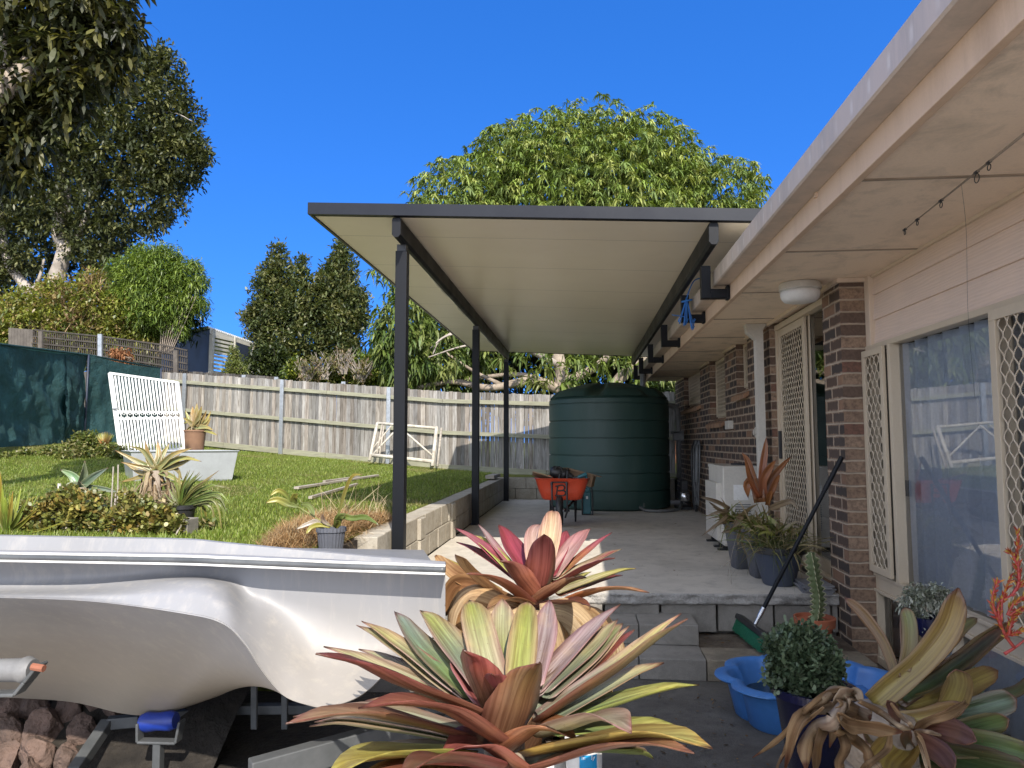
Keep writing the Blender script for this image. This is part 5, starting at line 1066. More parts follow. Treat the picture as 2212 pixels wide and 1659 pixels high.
L1 = [((375, 455), (630, 640), (900, 900), 1, .65, CRIM, (.34, .14, .15), CRIM), ((505, 515), (640, 620), (880, 860), 1, .8, YG, (.5, .42, .15), YEL), ((570, 430), (700, 610), (900, 860), 1, .5, PINK, LIL, REDB), ((390, 575), (630, 710), (930, 930), 1, .65, PINK, MAR, CRIM),
 ((740, 420), (860, 630), (990, 860), 1, 1.15, CRIM, (.30, .05, .06), MAR), ((1085, 425), (1030, 520), (1040, 800), 1, .9, (.55, .4, .3), (.58, .38, .34), PINK), ((1190, 305), (1180, 450), (1120, 800), 1, 1.1, (.6, .5, .3), (.62, .42, .26), PINK), ((1110, 500), (1100, 720), (1060, 980), -1, 1.45, (.32, .1, .08), MAR, MAR),
 ((1300, 470), (1250, 640), (1150, 880), 1, 1.0, CRIM, (.38, .08, .1), CRIM), ((1500, 455), (1370, 610), (1180, 880), 1, .95, (.5, .36, .34), (.46, .22, .22), PINK), ((1680, 495), (1450, 690), (1150, 950), 1, .62, (.48, .28, .12), (.36, .1, .12), CRIM), ((1765, 632), (1540, 745), (1200, 900), 1, .6, (.5, .45, .34), CRIM, PALE),
 ((1700, 700), (1480, 800), (1180, 960), -1, .7, (.42, .14, .1), CRIM, MAR), ((1880, 790), (1620, 870), (1230, 1010), 1, .8, (.48, .46, .34), YEL, YEL), ((1770, 850), (1560, 915), (1240, 1030), 1, .7, (.28, .12, .06), REDB, REDB), ((1990, 985), (1600, 985), (1190, 1130), -1, .8, (.5, .14, .03), (.48, .3, .14), ORG),
 ((1455, 850), (1260, 950), (1050, 1090), -1, 1.3, ORG, (.36, .2, .11), BRN), ((770, 715), (880, 840), (1030, 1050), -1, 1.35, (.42, .16, .1), (.24, .1, .07), REDB), ((480, 820), (760, 930), (1010, 1110), -1, 1.0, ORG, (.34, .16, .08), REDB), ((385, 670), (490, 830), (760, 1060), -1, .8, (.36, .18, .08), (.52, .34, .17), BRN),
 ((230, 705), (390, 800), (740, 1000), 1, .6, MAR, (.55, .38, .08), YEL), ((1010, 560), (1000, 660), (1020, 850), 1, .6, CRIM, (.5, .16, .16), CRIM), ((1510, 825), (1380, 900), (1180, 1000), 1, .5, BRN, YEL, YEL), ((640, 1120), (820, 1060), (1010, 1120), -1, .8, (.4, .18, .08), (.42, .26, .12), BRN), ((1500, 1090), (1300, 1080), (1080, 1130), -1, .9, MAR, (.25, .1, .04), MAR)]
b1 = thing('bromeliad', (-.15, 2.6, 0), 'crimson and maroon bromeliad with dry cream leaf skirt standing behind the front one', 'plant')
brom(b1, cv1, (1158, 1306), 2.6, .42, .078, L1)
c1 = onY(1158, 1306, 2.6); potmesh(b1, c1, .16, .125, 0, .46, M['white']); m = MB(); m.tube([(c1.x, c1.y, .4), (c1.x, c1.y, c1.z+.03)], [.06, .045], 10); m.build('stem', M['bark'], b1, smooth=True)
skirt(b1, c1, .40, c1.z-.02, .21, 46, [CREAM, (.62, .5, .32), (.45, .27, .12), (.55, .38, .2), (.34, .16, .07)], 9, .09, 1.6)
st = Straps(); CR = (.66, .52, .34); CB = (.5, .33, .18); DB_ = (.30, .15, .07)
for i, (pp, w, cb, ct, dy) in enumerate((([(1165, 1330), (1225, 1338), (1262, 1390), (1255, 1490)], 78, CR, CR, -.1), ([(1175, 1325), (1270, 1345), (1305, 1410), (1290, 1520)], 60, CB, CR, -.05), ([(1150, 1335), (1190, 1360), (1205, 1430), (1190, 1540)], 66, CR, CB, -.14), ([(1170, 1330), (1240, 1360), (1240, 1450), (1225, 1560)], 50, CR, CR, -.08), ([(1120, 1320), (1030, 1285), (990, 1320), (978, 1400)], 46, CB, CR, -.05), ([(1110, 1325), (1020, 1320), (1000, 1390), (1015, 1450)], 50, DB_, CB, -.03), ([(1120, 1330), (1060, 1340), (1040, 1400), (1050, 1480)], 60, CR, CB, -.1), ([(1110, 1300), (1010, 1262), (975, 1275), (962, 1330)], 40, DB_, DB_, .02), ([(1200, 1320), (1290, 1330), (1335, 1400), (1330, 1470)], 36, CB, CR, .0), ([(1110, 1310), (1000, 1250), (965, 1225), (940, 1200)], 34, DB_, CB, .06))):
    pts = [onY(x, y, 2.5+dy+.02*j) for j, (x, y) in enumerate(pp)]; st.leaf(pts[0], pts[1], pts[-1], w/F*2.45, cb, ct, (.42, .26, .12), cup=.45*(1 if i % 2 else -.6), cam=True, pts=pts, n=20, seed=500+i, wp=[(0, .6), (.3, 1.), (.7, .9), (.9, .5), (1, .1)], twist=.3*(i % 3-1))
st.build('hanging_dry_leaves', M['dry'], b1)
# big shaded bromeliad at the lower right, cam-facing tubes
cv3 = lambda x, y: (1504.2+.32*x, 1150.2+.32*y)
OL = (.30, .24, .065); OLB = (.20, .14, .045); DG = (.07, .13, .05); BG = (.09, .145, .085); RB = (.22, .09, .055); MW = (.17, .09, .085)
b3 = thing('bromeliad', (.75, 1.95, 0), 'big shaded bromeliad with curling olive leaves and dead brown leaves at the lower right', 'plant')
st = Straps(); YC = 1.95
L3 = [((1770, 375), [(1690, 640), (1520, 860), (1340, 1020)], (1190, 1150), .0, 165, OL, (.30, .21, .06), .5), ((1000, 440), [(1110, 530), (1240, 700), (1310, 850)], (1350, 980), .15, 72, OLB, (.2, .12, .05), .3), ((1410, 505), [(1440, 620), (1440, 780)], (1400, 930), .1, 95, (.26, .2, .08), (.16, .18, .06), .3),
 ((1392, 520), [(1395, 640), (1400, 800)], (1372, 930), .12, 40, (.36, .24, .16), (.3, .2, .14), .2), ((1490, 690), [(1490, 760)], (1480, 860), .16, 60, OLB, (.22, .2, .07), .3), ((1895, 578), [(1800, 640), (1720, 740)], (1600, 860), .25, 70, RB, (.2, .22, .08), .3), ((2125, 610), [(1940, 740), (1780, 870), (1560, 1010)], (1360, 1140), .25, 120, (.2, .15, .1), (.16, .15, .05), .6),
 ((2080, 640), [(1900, 790), (1760, 900), (1600, 1010)], (1400, 1120), .22, 90, DG, (.04, .05, .04), .5), ((2035, 930), [(1880, 1000), (1700, 1100), (1550, 1150)], (1330, 1210), .1, 135, OL, OL, .6), ((1750, 925), [(1770, 1010), (1740, 1110)], (1680, 1200), -.02, 160, OL, (.27, .22, .09), .4), ((1820, 1165), [(1650, 1220), (1450, 1260)], (1180, 1260), -.12, 105, OL, (.36, .25, .1), .4),
 ((2160, 1120), [(2050, 1150), (1900, 1190), (1750, 1230)], (1500, 1290), -.02, 150, DG, BG, .5), ((2110, 1260), [(1980, 1290), (1800, 1330)], (1500, 1380), -.08, 130, DG, (.14, .2, .07), .5), ((2290, 1530), [(2100, 1470), (1900, 1430), (1700, 1430)], (1400, 1410), -.15, 170, DG, (.13, .2, .06), .4), ((1890, 1410), [(1740, 1340), (1600, 1320)], (1430, 1360), -.22, 130, RB, MW, .3),
 ((1740, 1600), [(1640, 1480), (1500, 1400)], (1330, 1330), -.2, 130, RB, MW, .3), ((1290, 1135), [(1330, 1200), (1340, 1290)], (1300, 1400), -.3, 60, RB, (.16, .06, .06), .4), ((1270, 1640), [(1290, 1540), (1380, 1440)], (1440, 1340), -.28, 200, (.38, .29, .07), (.42, .3, .06), .4), ((1150, 1420), [(1200, 1380), (1290, 1380)], (1420, 1360), -.1, 160, OL, OLB, .4),
 ((2300, 1650), [(2000, 1600), (1750, 1540)], (1450, 1480), -.2, 220, (.03, .06, .02), (.05, .09, .03), .3), ((2260, 980), [(2180, 1060), (2050, 1110)], (1900, 1200), .2, 70, DG, (.08, .09, .03), .4), ((1720, 640), [(1690, 700)], (1600, 800), .28, 40, DG, DG, .3), ((1440, 1335), [(1420, 1400)], (1460, 1480), -.34, 60, (.1, .1, .04), MW, .8)]
for i, (tip, mids, bs, dy, w, cb, ct, cup) in enumerate(L3):
    P_ = [bs]+mids[::-1]+[tip]; pts = [onY(*cv3(*q), YC+lerp(.02, dy, k/(len(P_)-1))) for k, q in enumerate(P_)]
    st.leaf(pts[0], pts[1], pts[-1], w*.32/F*YC*1.0, cb, ct, (.16, .07, .04), cup=cup*.6, cam=True, pts=pts, n=18, seed=40+i, wp=[(0, .8), (.3, .95), (.7, 1.), (.9, .8), (.97, .4), (1, .06)], twist=.25*((i*5) % 3-1))
st.build('leaves', M['strap'], b3)
st = Straps(); TN = (.32, .21, .115); TP = (.42, .32, .22); TD = (.16, .10, .055)
L3d = [([(1100, 1090), (960, 1060), (860, 1120), (700, 1240), (560, 1560)], 60, TP, TN, -.3), ([(1090, 1060), (900, 1080), (760, 1180), (560, 1390), (380, 1520)], 34, TN, TN, -.32), ([(1100, 1110), (1010, 1100), (960, 1180), (800, 1200), (680, 1290), (600, 1590)], 80, TP, TN, -.35), ([(1000, 1150), (920, 1280), (820, 1320), (750, 1430), (740, 1600)], 90, (.45, .36, .28), TN, -.4), ([(1110, 1130), (1080, 1080), (990, 1150), (940, 1300), (900, 1450)], 60, TP, TD, -.36),
 ([(960, 1230), (1040, 1290), (1180, 1310), (1390, 1345)], 90, TN, TN, -.42), ([(1100, 1140), (1240, 1210), (1360, 1300), (1460, 1330)], 34, TN, TP, -.42), ([(1310, 1150), (1380, 1240), (1440, 1290), (1462, 1335)], 26, TN, TP, -.43), ([(1820, 1150), (1700, 1220), (1560, 1270), (1465, 1335)], 50, TN, TN, -.42), ([(1650, 1370), (1560, 1345), (1470, 1335)], 18, TP, TP, -.43), ([(1470, 1340), (1530, 1420), (1590, 1640)], 22, TN, TP, -.44), ([(1475, 1345), (1510, 1440), (1570, 1640)], 14, TD, TP, -.44),
 ([(940, 1340), (1060, 1400), (1150, 1480), (1170, 1640)], 60, TN, TN, -.4), ([(1310, 1360), (1290, 1460), (1180, 1550), (1090, 1620)], 40, TN, TD, -.42), ([(900, 1240), (860, 1330), (820, 1450), (800, 1640)], 50, TD, TD, -.36), ([(940, 1290), (1000, 1440), (960, 1560), (1000, 1650)], 60, TD, TN, -.37), ([(1180, 1540), (1230, 1600), (1300, 1650)], 60, TP, TN, -.4), ([(860, 1180), (700, 1330), (600, 1600)], 20, TN, TN, -.34), ([(960, 1160), (1080, 1200), (1180, 1250)], 100, TN, TP, -.38), ([(640, 1440), (570, 1520), (530, 1640)], 16, TN, TN, -.36)]
for i, (pp, w, cb, ct, dy) in enumerate(L3d):
    k = len(pp)-1; pts = [onY(*cv3(*q), YC+dy+.05*math.sin(j*2.1+i)) for j, q in enumerate(pp)]
    st.leaf(pts[0], pts[1], pts[-1], w*.32/F*YC*.95, cb, ct, None, cup=.5*((i % 3)-1), cam=True, pts=pts, n=24, seed=80+i, wp=[(0, .5), (.3, 1.), (.6, .7), (.8, .9), (1, .1)], twist=.5*((i*3) % 5-2)/2)
st.build('dead_leaves', M['dry'], b3)
potmesh(b3, (.78, 1.95), .2, .15, 0, .42, M['greyp']); m = MB(); m.tube([onY(1900, 1640, 1.95), onY(1910, 1540, 1.93)], [.09, .07], 12); m.tube([(.78, 1.95, .3), onY(1900, 1640, 1.95)], [.08, .09], 12); m.build('stem', M['bark'], b3, smooth=True)
# flower spike
fs = thing('flower_spike', tuple(onY(2180, 1420, 1.8)), 'red and orange branching bromeliad flower spike in front of the right window', 'flower')
m = MB(); Ys = 1.85
def fp(x, y, d=0): return onY(*cv3(x, y), Ys+d)
stems = [[(2080, 820), (2160, 770), (2260, 690)], [(2150, 780), (2090, 700), (2050, 600), (2040, 480), (2130, 420), (2212, 330)], [(2060, 640), (2010, 520), (2000, 430), (2040, 320)], [(2060, 600), (2060, 480), (2090, 380), (2130, 280)], [(2100, 560), (2140, 480), (2240, 420)], [(2090, 690), (2150, 680), (2250, 640)], [(2130, 430), (2180, 320), (2150, 180), (2120, 130)], [(2180, 330), (2170, 180), (2170, -20)], [(2110, 560), (2180, 520), (2260, 500)], [(2110, 690), (2120, 620), (2150, 560)]]
for s_ in stems: m.tube(catmull([fp(x, y) for x, y in s_], 14), [lerp(.0042, .002, i/13) for i in range(14)], 6)
m.build('stalk', plain('crimson_stalk', (.36, .03, .03), (.28, .05, .03), .45, 10), fs, smooth=True)
P_ = []; D_ = []; rnd = random.Random(5)
for s_ in stems[1:]:
    C_ = catmull([fp(x, y) for x, y in s_], 40)
    for i in range(4, 39):
        t = (C_[min(i+1, 39)]-C_[i-1]).normalized()
        for q in range(2): P_.append(C_[i]); D_.append(t*.9+Vector((rnd.uniform(-1, 1), rnd.uniform(-1, 1), rnd.uniform(-1, 1)))*.6)
P_ = np.array([tuple(p) for p in P_]); D_ = nrm(np.array([tuple(p) for p in D_])); N = len(P_); S_ = nrm(np.cross(D_, rdir(N)))
pl = np.array([(.42, .07, .03), (.5, .22, .04), (.35, .04, .03), (.45, .30, .06)])[RNG.integers(0, 4, N)]
V, Fq, C = ribbons(P_, D_, S_, np.full(N, .017)*RNG.uniform(.6, 1.2, N), np.full(N, .0045), np.zeros(N), (0, .5, 1), (.5, 1, .1), pl, .2); npmesh('flower_buds', V, Fq, M['leaf'], fs, C)

# ================================================================ GENERIC ROSETTES (aloes etc.)
def rosette(name, label, cat, conv, center, Y, leaves, w, cb, ct, mat='strap', cup=.35, edge=None, pot=None, stalk=None, dn=0, seed=0, group=None):
    c = onY(*conv(*center), Y); t = thing(name, (c.x, c.y, lawn_z(c.x, c.y) if c.z < 2 and Y > 4.4 and c.x < -1.5 else 0), label, cat, group); st = Straps(); rnd = random.Random(seed)
    for i, lf in enumerate(leaves):
        tip, mid = lf[0], lf[1]; ww = (lf[2] if len(lf) > 2 else 1.); dy = rnd.uniform(-.12, .12)
        st.leaf(c, onY(*conv(*mid), Y+dy*.5), onY(*conv(*tip), Y+dy), w*ww, [a*rnd.uniform(.8, 1.2) for a in cb], [a*rnd.uniform(.8, 1.2) for a in ct], edge, cup=cup, cam=True, seed=seed+i, wp=[(0, .95), (.3, 1.), (.6, .72), (.85, .34), (1, .03)], twist=rnd.uniform(-.5, .5), n=12)
    st.build('leaves', M[mat], t)
    gz = lawn_z(c.x, c.y)
    if stalk: m = MB(); m.tube([(c.x, c.y, gz-.02), tuple(c)], [.05, .035], 8); m.build('stem', M['bark'], t, smooth=True)
    if dn: skirt(t, c, gz, c.z, .13, dn, [(.42, .34, .22), (.3, .22, .13), (.5, .42, .3)], seed, .03, 1.3)
    return t, c
cA = lambda x, y: (x*.28, 884.8+.28*y)
gcb = foliage('bed_ground_cover', None, [blob(*b, 5.1) for b in ((240, 1110, 24), (300, 1100, 26), (350, 1120, 26), (200, 1080, 16), (390, 1150, 20), (130, 1070, 14), (60, 1100, 18), (440, 1140, 10))], 620, 8, .05, .022, .05, [(.13, .16, .04), (.2, .2, .06), (.3, .24, .12), (.09, .12, .03)], M['leaf'], droop=.3, seed=52); tag(gcb, kind='stuff')
AG = (.20, .25, .12); AY = (.36, .33, .13)
rosette('aloe', 'tall spiky aloe with long arching toothed leaves in front of the white trough', 'plant', cA, (1205, 470), 5.6, [((885, 312), (1060, 400)), ((930, 405), (1080, 440)), ((1000, 282), (1110, 320), .9), ((1120, 245), (1150, 380), 1.4), ((1215, 240), (1225, 360), 1.3), ((1310, 258), (1255, 350)), ((1492, 296), (1330, 350)), ((1390, 345), (1290, 420), 1.2), ((1555, 400), (1400, 375)), ((1500, 370), (1360, 430), 1.2), ((1405, 540), (1350, 455)), ((1440, 600), (1330, 520)), ((1260, 560), (1235, 520), .8), ((1100, 560), (1130, 510), 1.), ((930, 560), (1080, 520)), ((960, 410), (1090, 490)), ((1160, 330), (1175, 420), 1.5)], .046, AG, AY, edge=(.40, .28, .1), stalk=1, dn=34, seed=100)
rosette('agave', 'blue green aloe with few thick curved leaves at the left of the garden bed', 'plant', cA, (620, 600), 5.2, [((465, 462), (560, 510), 1.1), ((655, 395), (645, 510), 1.1), ((835, 448), (720, 520), 1.), ((450, 640), (540, 590)), ((480, 700), (540, 640), 1.2), ((930, 640), (780, 610), .8), ((700, 690), (660, 640), .8)], .065, (.17, .25, .16), (.20, .28, .19), edge=(.3, .32, .2), seed=120, stalk=1, dn=10)
cB = lambda x, y: (x*.32, 530.9+.32*y)
t, c = rosette('aloe', 'potted yellow green aloe standing by the gate and the paling fence', 'plant', cB, (1318, 1225), 12.6, [((1250, 1110), (1275, 1170)), ((1300, 1082), (1305, 1150), 1.3), ((1330, 1060), (1325, 1140), 1.3), ((1362, 1080), (1345, 1150), 1.2), ((1395, 1110), (1365, 1170)), ((1425, 1115), (1385, 1190)), ((1425, 1160), (1385, 1210)), ((1470, 1280), (1400, 1250)), ((1400, 1250), (1360, 1240)), ((1238, 1200), (1280, 1190)), ((1250, 1255), (1285, 1230)), ((1290, 1275), (1300, 1250)), ((1440, 1245), (1390, 1225)), ((1235, 1160), (1275, 1185))], .085, (.26, .28, .15), (.40, .34, .12), edge=(.45, .3, .1), seed=140, dn=8)
potmesh(t, (c.x, c.y), .19, .14, lawn_z(c.x, c.y), c.z-.05, plain('brown_clay', (.25, .14, .08), (.2, .11, .07), .8, 4))
rosette('spiky_agave', 'small orange based spiky rosette beside the corner of the shade cloth', 'plant', cB, (705, 1345), 12.2, [((650+i*11, 1275-22*math.sin(i/11*3.14)), (675+i*6, 1315)) for i in range(12)]+[((640+i*14, 1375), (668+i*8, 1345)) for i in range(10)], .05, (.42, .15, .06), (.34, .38, .12), seed=160)
fanl = [((1450+k*16, 455+k*5+rr*6), (1400+k*9, 600), .8) for k, rr in zip(range(8), (3, 1, 5, 0, 4, 2, 1, 3))]+[((1690, 470), (1530, 590)), ((1640, 520), (1500, 610)), ((1785, 610), (1600, 590)), ((1700, 570), (1540, 620)), ((1785, 740), (1660, 640)), ((1760, 800), (1660, 660)), ((1745, 900), (1680, 680)), ((1740, 980), (1690, 720)), ((1720, 990), (1650, 700)), ((1660, 980), (1620, 740)), ((1590, 985), (1570, 760)), ((1560, 850), (1530, 700)), ((1320, 560), (1350, 650)), ((1300, 600), (1340, 680)), ((1260, 640), (1320, 700)), ((1340, 480), (1365, 620)), ((1380, 450), (1385, 600)), ((1540, 480), (1450, 600)), ((1600, 560), (1480, 640)), ((1650, 620), (1520, 650))]
t, c = rosette('strap_leaf_plant', 'arching strap leafed plant in a black pot at the right end of the garden bed', 'plant', cA, (1390, 745), 5.2, fanl, .022, (.12, .16, .04), (.24, .26, .08), cup=.5, seed=180)
potmesh(t, (c.x, c.y+.02), .1, .08, lawn_z(c.x, c.y), c.z+.01, M['black'])
bk = thing('concrete_block', tuple(onY(395, 1140, 4.9)), 'pale square concrete block standing among the garden bed plants', 'block'); a = onY(378, 1120, 4.9); b = onY(412, 1165, 4.9); m = MB(); m.box((a.x, 4.85, lawn_z(a.x, 4.9)-.02), (b.x, 5.0, a.z)); m.build('block_body', M['block'], bk, bevel=.006)
t, c = rosette('strap_leaf_plant', 'upright yellow green strap leafed plant at the far left edge above the boat', 'plant', cA, (60, 960), 4.7, [((0, 470), (20, 740)), ((40, 660), (50, 800)), ((75, 640), (70, 800)), ((100, 625), (80, 800)), ((125, 660), (95, 800)), ((165, 590), (120, 790)), ((155, 680), (110, 820)), ((195, 700), (130, 840)), ((-30, 640), (10, 800)), ((230, 640), (150, 830), .6), ((320, 610), (190, 840), .4), ((290, 760), (180, 870)), ((250, 800), (160, 880)), ((15, 560), (30, 780)), ((-60, 580), (0, 800)), ((-100, 700), (0, 850)), ((520, 860), (300, 930), .6)], .03, (.14, .18, .04), (.38, .38, .08), cup=.4, seed=200)
for i, (a, b, lab) in enumerate((((855, 800), (875, 440), 'tallest thin grey stake standing in the garden bed'), ((465, 670), (458, 570), 'short white stake standing beside the blue green aloe'), ((915, 700), (912, 425), 'thin brown stake left of the tall aloe'))):
    t = thing('garden_stake', tuple(onY(*cA(*a), 5.0)), lab, 'stake', 'stakes in the garden bed'); m = MB(); p = onY(*cA(*a), 5.0); m.tube([(p.x, p.y, lawn_z(p.x, p.y)-.02), onY(*cA(*b), 5.0)], .012 if i == 1 else .005, 7); m.build('stake_rod', M['whitep'] if i == 1 else M['wood'], t)
# jade shrubs
jp = [(.15, .16, .04), (.19, .19, .045), (.11, .13, .035), (.24, .17, .045), (.16, .14, .045), (.27, .24, .06)]
for nm, lab, bls, sd in (('jade_shrub', 'olive and rust jade succulent bush at the left of the garden bed', ((80, 1110, 30), (130, 1095, 30), (180, 1100, 32), (170, 1135, 30), (110, 1140, 34), (60, 1145, 25), (210, 1140, 22), (150, 1075, 18)), 41), ('jade_shrub', 'greener jade succulent bush between the concrete block and the tall aloe', ((260, 1130, 30), (300, 1110, 30), (340, 1130, 32), (275, 1095, 20), (320, 1150, 28), (375, 1150, 22), (290, 1155, 28), (270, 1075, 10), (385, 1130, 12)), 42)):
    t = thing(nm, tuple(onY(bls[0][0], 1165, 4.75)), lab, 'succulent', 'jade bushes in the garden bed')
    foliage('foliage', t, [blob(*b, 4.85) for b in bls], 800, 8, .030, .024, .035, jp, M['succ'], droop=-.1, inner=.35, ts=(0, .35, .75, 1.), ws=(.3, .95, 1., .45), zb=.4, seed=sd)
    m = MB(); rnd = random.Random(sd)
    for i in range(30): b = bls[rnd.randrange(len(bls))]; p = onY(b[0]+rnd.uniform(-10, 10), b[1]+b[2]*.6, 4.85); m.tube([(p.x, p.y+rnd.uniform(-.1, .1), lawn_z(p.x, p.y)-.02), p+Vector((rnd.uniform(-.05, .05), 0, .05))], .007, 5)
    m.build('stems', M['barkd'], t)
# long leafed plant in a ribbed grey pot
cC = lambda x, y: (530.9+.24*x, 973.3+.24*y)
t = thing('potted_plant', tuple(onY(715, 1193, 4.42)), 'sparse long leafed plant in a grey ribbed pot beside the dry grass', 'plant'); c = onY(*cC(770, 690), 4.42)
gz = lawn_z(c.x, c.y); m = MB(); prof = []; n = 48; rows = []
for z_, r_ in ((gz, .062), (gz+.01, .07), (c.z-.03, .083), (c.z-.025, .09), (c.z, .09), (c.z, .08), (c.z-.04, .076)): rows.append([(c.x+(r_+(.0025 if k % 2 else -.001))*math.cos(6.2832*k/n), c.y+(r_+(.0025 if k % 2 else -.001))*math.sin(6.2832*k/n), z_) for k in range(n)])
m.grid(rows, closeu=True); m.build('pot', M['greyp'], t); m = MB(); m.lathe([(.0001, 0), (.08, 0)], (c.x, c.y, c.z-.03), 20); m.build('potting_soil', M['soil'], t)
st = Straps(); LG = (.16, .20, .05); LY = (.36, .34, .07)
for i, (pp, w, cb, ct) in enumerate((([(790, 690), (640, 610), (480, 510), (380, 480)], 12, (.4, .38, .14), LG), ([(480, 510), (380, 480), (280, 440), (180, 470)], 60, LG, LY), ([(420, 490), (360, 400), (290, 360), (215, 410)], 40, LG, LY), ([(440, 490), (430, 430), (465, 390)], 60, LG, LY), ([(500, 480), (570, 500), (620, 590)], 50, LG, LG), ([(790, 680), (850, 520), (900, 350), (960, 230), (1050, 215)], 30, (.3, .32, .1), (.36, .3, .06)), ([(800, 690), (820, 600), (880, 590), (960, 610), (1080, 600), (1215, 680)], 50, LG, (.14, .2, .04)), ([(800, 690), (830, 640), (850, 600), (900, 580)], 60, LG, LG), ([(760, 690), (660, 670), (590, 690), (540, 755)], 40, LY, LY), ([(810, 700), (830, 660), (810, 630)], 50, LY, LG), ([(740, 690), (640, 640), (560, 660), (450, 710)], 40, (.42, .38, .32), (.5, .46, .4)), ([(760, 680), (700, 630), (690, 570)], 36, (.4, .36, .3), (.42, .3, .22)), ([(850, 640), (930, 560), (1080, 430), (1220, 310)], 8, (.45, .4, .22), (.5, .45, .25)))):
    pts = [onY(*cC(*q), 4.42-.03*j) for j, q in enumerate(pp)]; st.leaf(pts[0], pts[1], pts[-1], w*.24/F*4.75, cb, ct, None, cup=.2, cam=True, pts=pts, n=16, seed=300+i, wp=[(0, .4), (.4, 1), (.8, .8), (1, .05)])
st.build('leaves', M['strap'], t)
# ================================================================ GRASSES (uncountable)
def blades(name, P, L, W, pal, droop, seed, up=1., mat='grassm', ts=(0, .5, 1), ws=(1, .8, .05), tilt=.5):
    g = np.random.default_rng(seed); N = len(P); a = g.uniform(0, 6.283, N); D = nrm(np.stack([np.cos(a)*tilt*g.random(N), np.sin(a)*tilt*g.random(N), np.full(N, up)], 1)); S = nrm(np.stack([-np.sin(a+.6*g.random(N)), np.cos(a), np.zeros(N)], 1))
    pal = np.array(pal); col = pal[g.integers(0, len(pal), N)]*g.uniform(.7, 1.25, (N, 1)); V, Fq, C = ribbons(P, D, S, L*g.uniform(.5, 1.2, N), W*g.uniform(.7, 1.2, N), np.full(N, droop)*g.random(N), ts, ws, col)
    return tag(npmesh(name, V, Fq, M[mat], None, C), kind='stuff')
g = np.random.default_rng(1); pts = []
N0 = 270000; yy = 4.27+(13.2)*g.random(N0)**1.5; xx = -1.66-(13.0)*g.random(N0); fx = (xx*RT.x+yy*RT.y)/(xx*FW.x+yy*FW.y)
keep = (fx > -.95) & (fx < -.0) ; xx = xx[keep]; yy = yy[keep]
fy_ = FA.y+(FB.y-FA.y)*(xx-FA.x)/(FB.x-FA.x); k2 = yy < fy_-.1; xx = xx[k2]; yy = yy[k2]
zz = np.array([lawn_z(a, b) for a, b in zip(xx, yy)]); dens = np.array([mnoise.noise((a*.8, b*.8, 0)) for a, b in zip(xx, yy)])
Pg = np.stack([xx, yy, zz-.004], 1); dry = dens > .28+.1*g.random(len(xx))
blades('grass', Pg[~dry], .052, .0075, [(.17, .24, .03), (.22, .27, .045), (.13, .19, .025), (.28, .31, .08)], .5, 2, tilt=.9); blades('dry_grass_patches', Pg[dry], .045, .007, [(.28, .26, .10), (.2, .22, .05), (.34, .29, .14)], .6, 3, tilt=1.2)
# straw heap
sx = []; 
for i in range(34000):
    a = g.random(); b = g.random(); X = lerp(-2.45, -1.66, a)+.04*g.normal(); Y = lerp(4.28, 6.4, b); e = ((X+1.85)/(.16+.2*(Y-4.2)))**2+((Y-5.2)/1.2)**2
    if e < 1.: sx.append((X, Y, lawn_z(X, Y)+.11*(1-e)*g.random()))
blades('straw_clump', np.array(sx), .13, .0045, [(.46, .29, .14), (.52, .37, .20), (.38, .24, .11), (.56, .44, .26)], .8, 5, up=.35, mat='dry', tilt=1.4)
sp = np.array([(g.uniform(-2.15, -1.7), g.uniform(5.2, 6.5), 0) for i in range(130)]); sp[:, 2] = .84+.05*g.random(130); blades('tall_straw_stalks', sp, .42, .005, [(.6, .52, .34), (.5, .42, .26)], .6, 6, up=.9, mat='dry', tilt=1.6, ts=(0, .33, .66, 1), ws=(1, .9, .7, .1))
# low planting along the shade cloth
gc = foliage('ground_cover', None, [blob(*b, yv) for b, yv in (((10, 996, 10), 11.2), ((60, 990, 13), 11.8), ((110, 983, 14), 12), ((160, 975, 18), 12.2), ((200, 960, 20), 12.5), ((235, 975, 14), 12.2), ((180, 985, 14), 11.8), ((140, 990, 12), 11.5), ((260, 985, 12), 12), ((-30, 1000, 16), 10.8), ((175, 950, 12), 12.8))], 1300, 8, .07, .035, .12, [(.12, .15, .03), (.18, .19, .05), (.22, .2, .08), (.08, .11, .025)], M['leaf'], droop=.2, seed=51); tag(gc, kind='stuff')
tw = np.array([tuple(onY(g.uniform(215, 380), g.uniform(1085, 1125), g.uniform(5.1, 5.5))) for i in range(260)]); blades('dead_twigs', tw, .30, .008, [(.42, .34, .24), (.3, .2, .14), (.5, .44, .34)], .5, 8, up=.8, mat='dry', tilt=1.6)
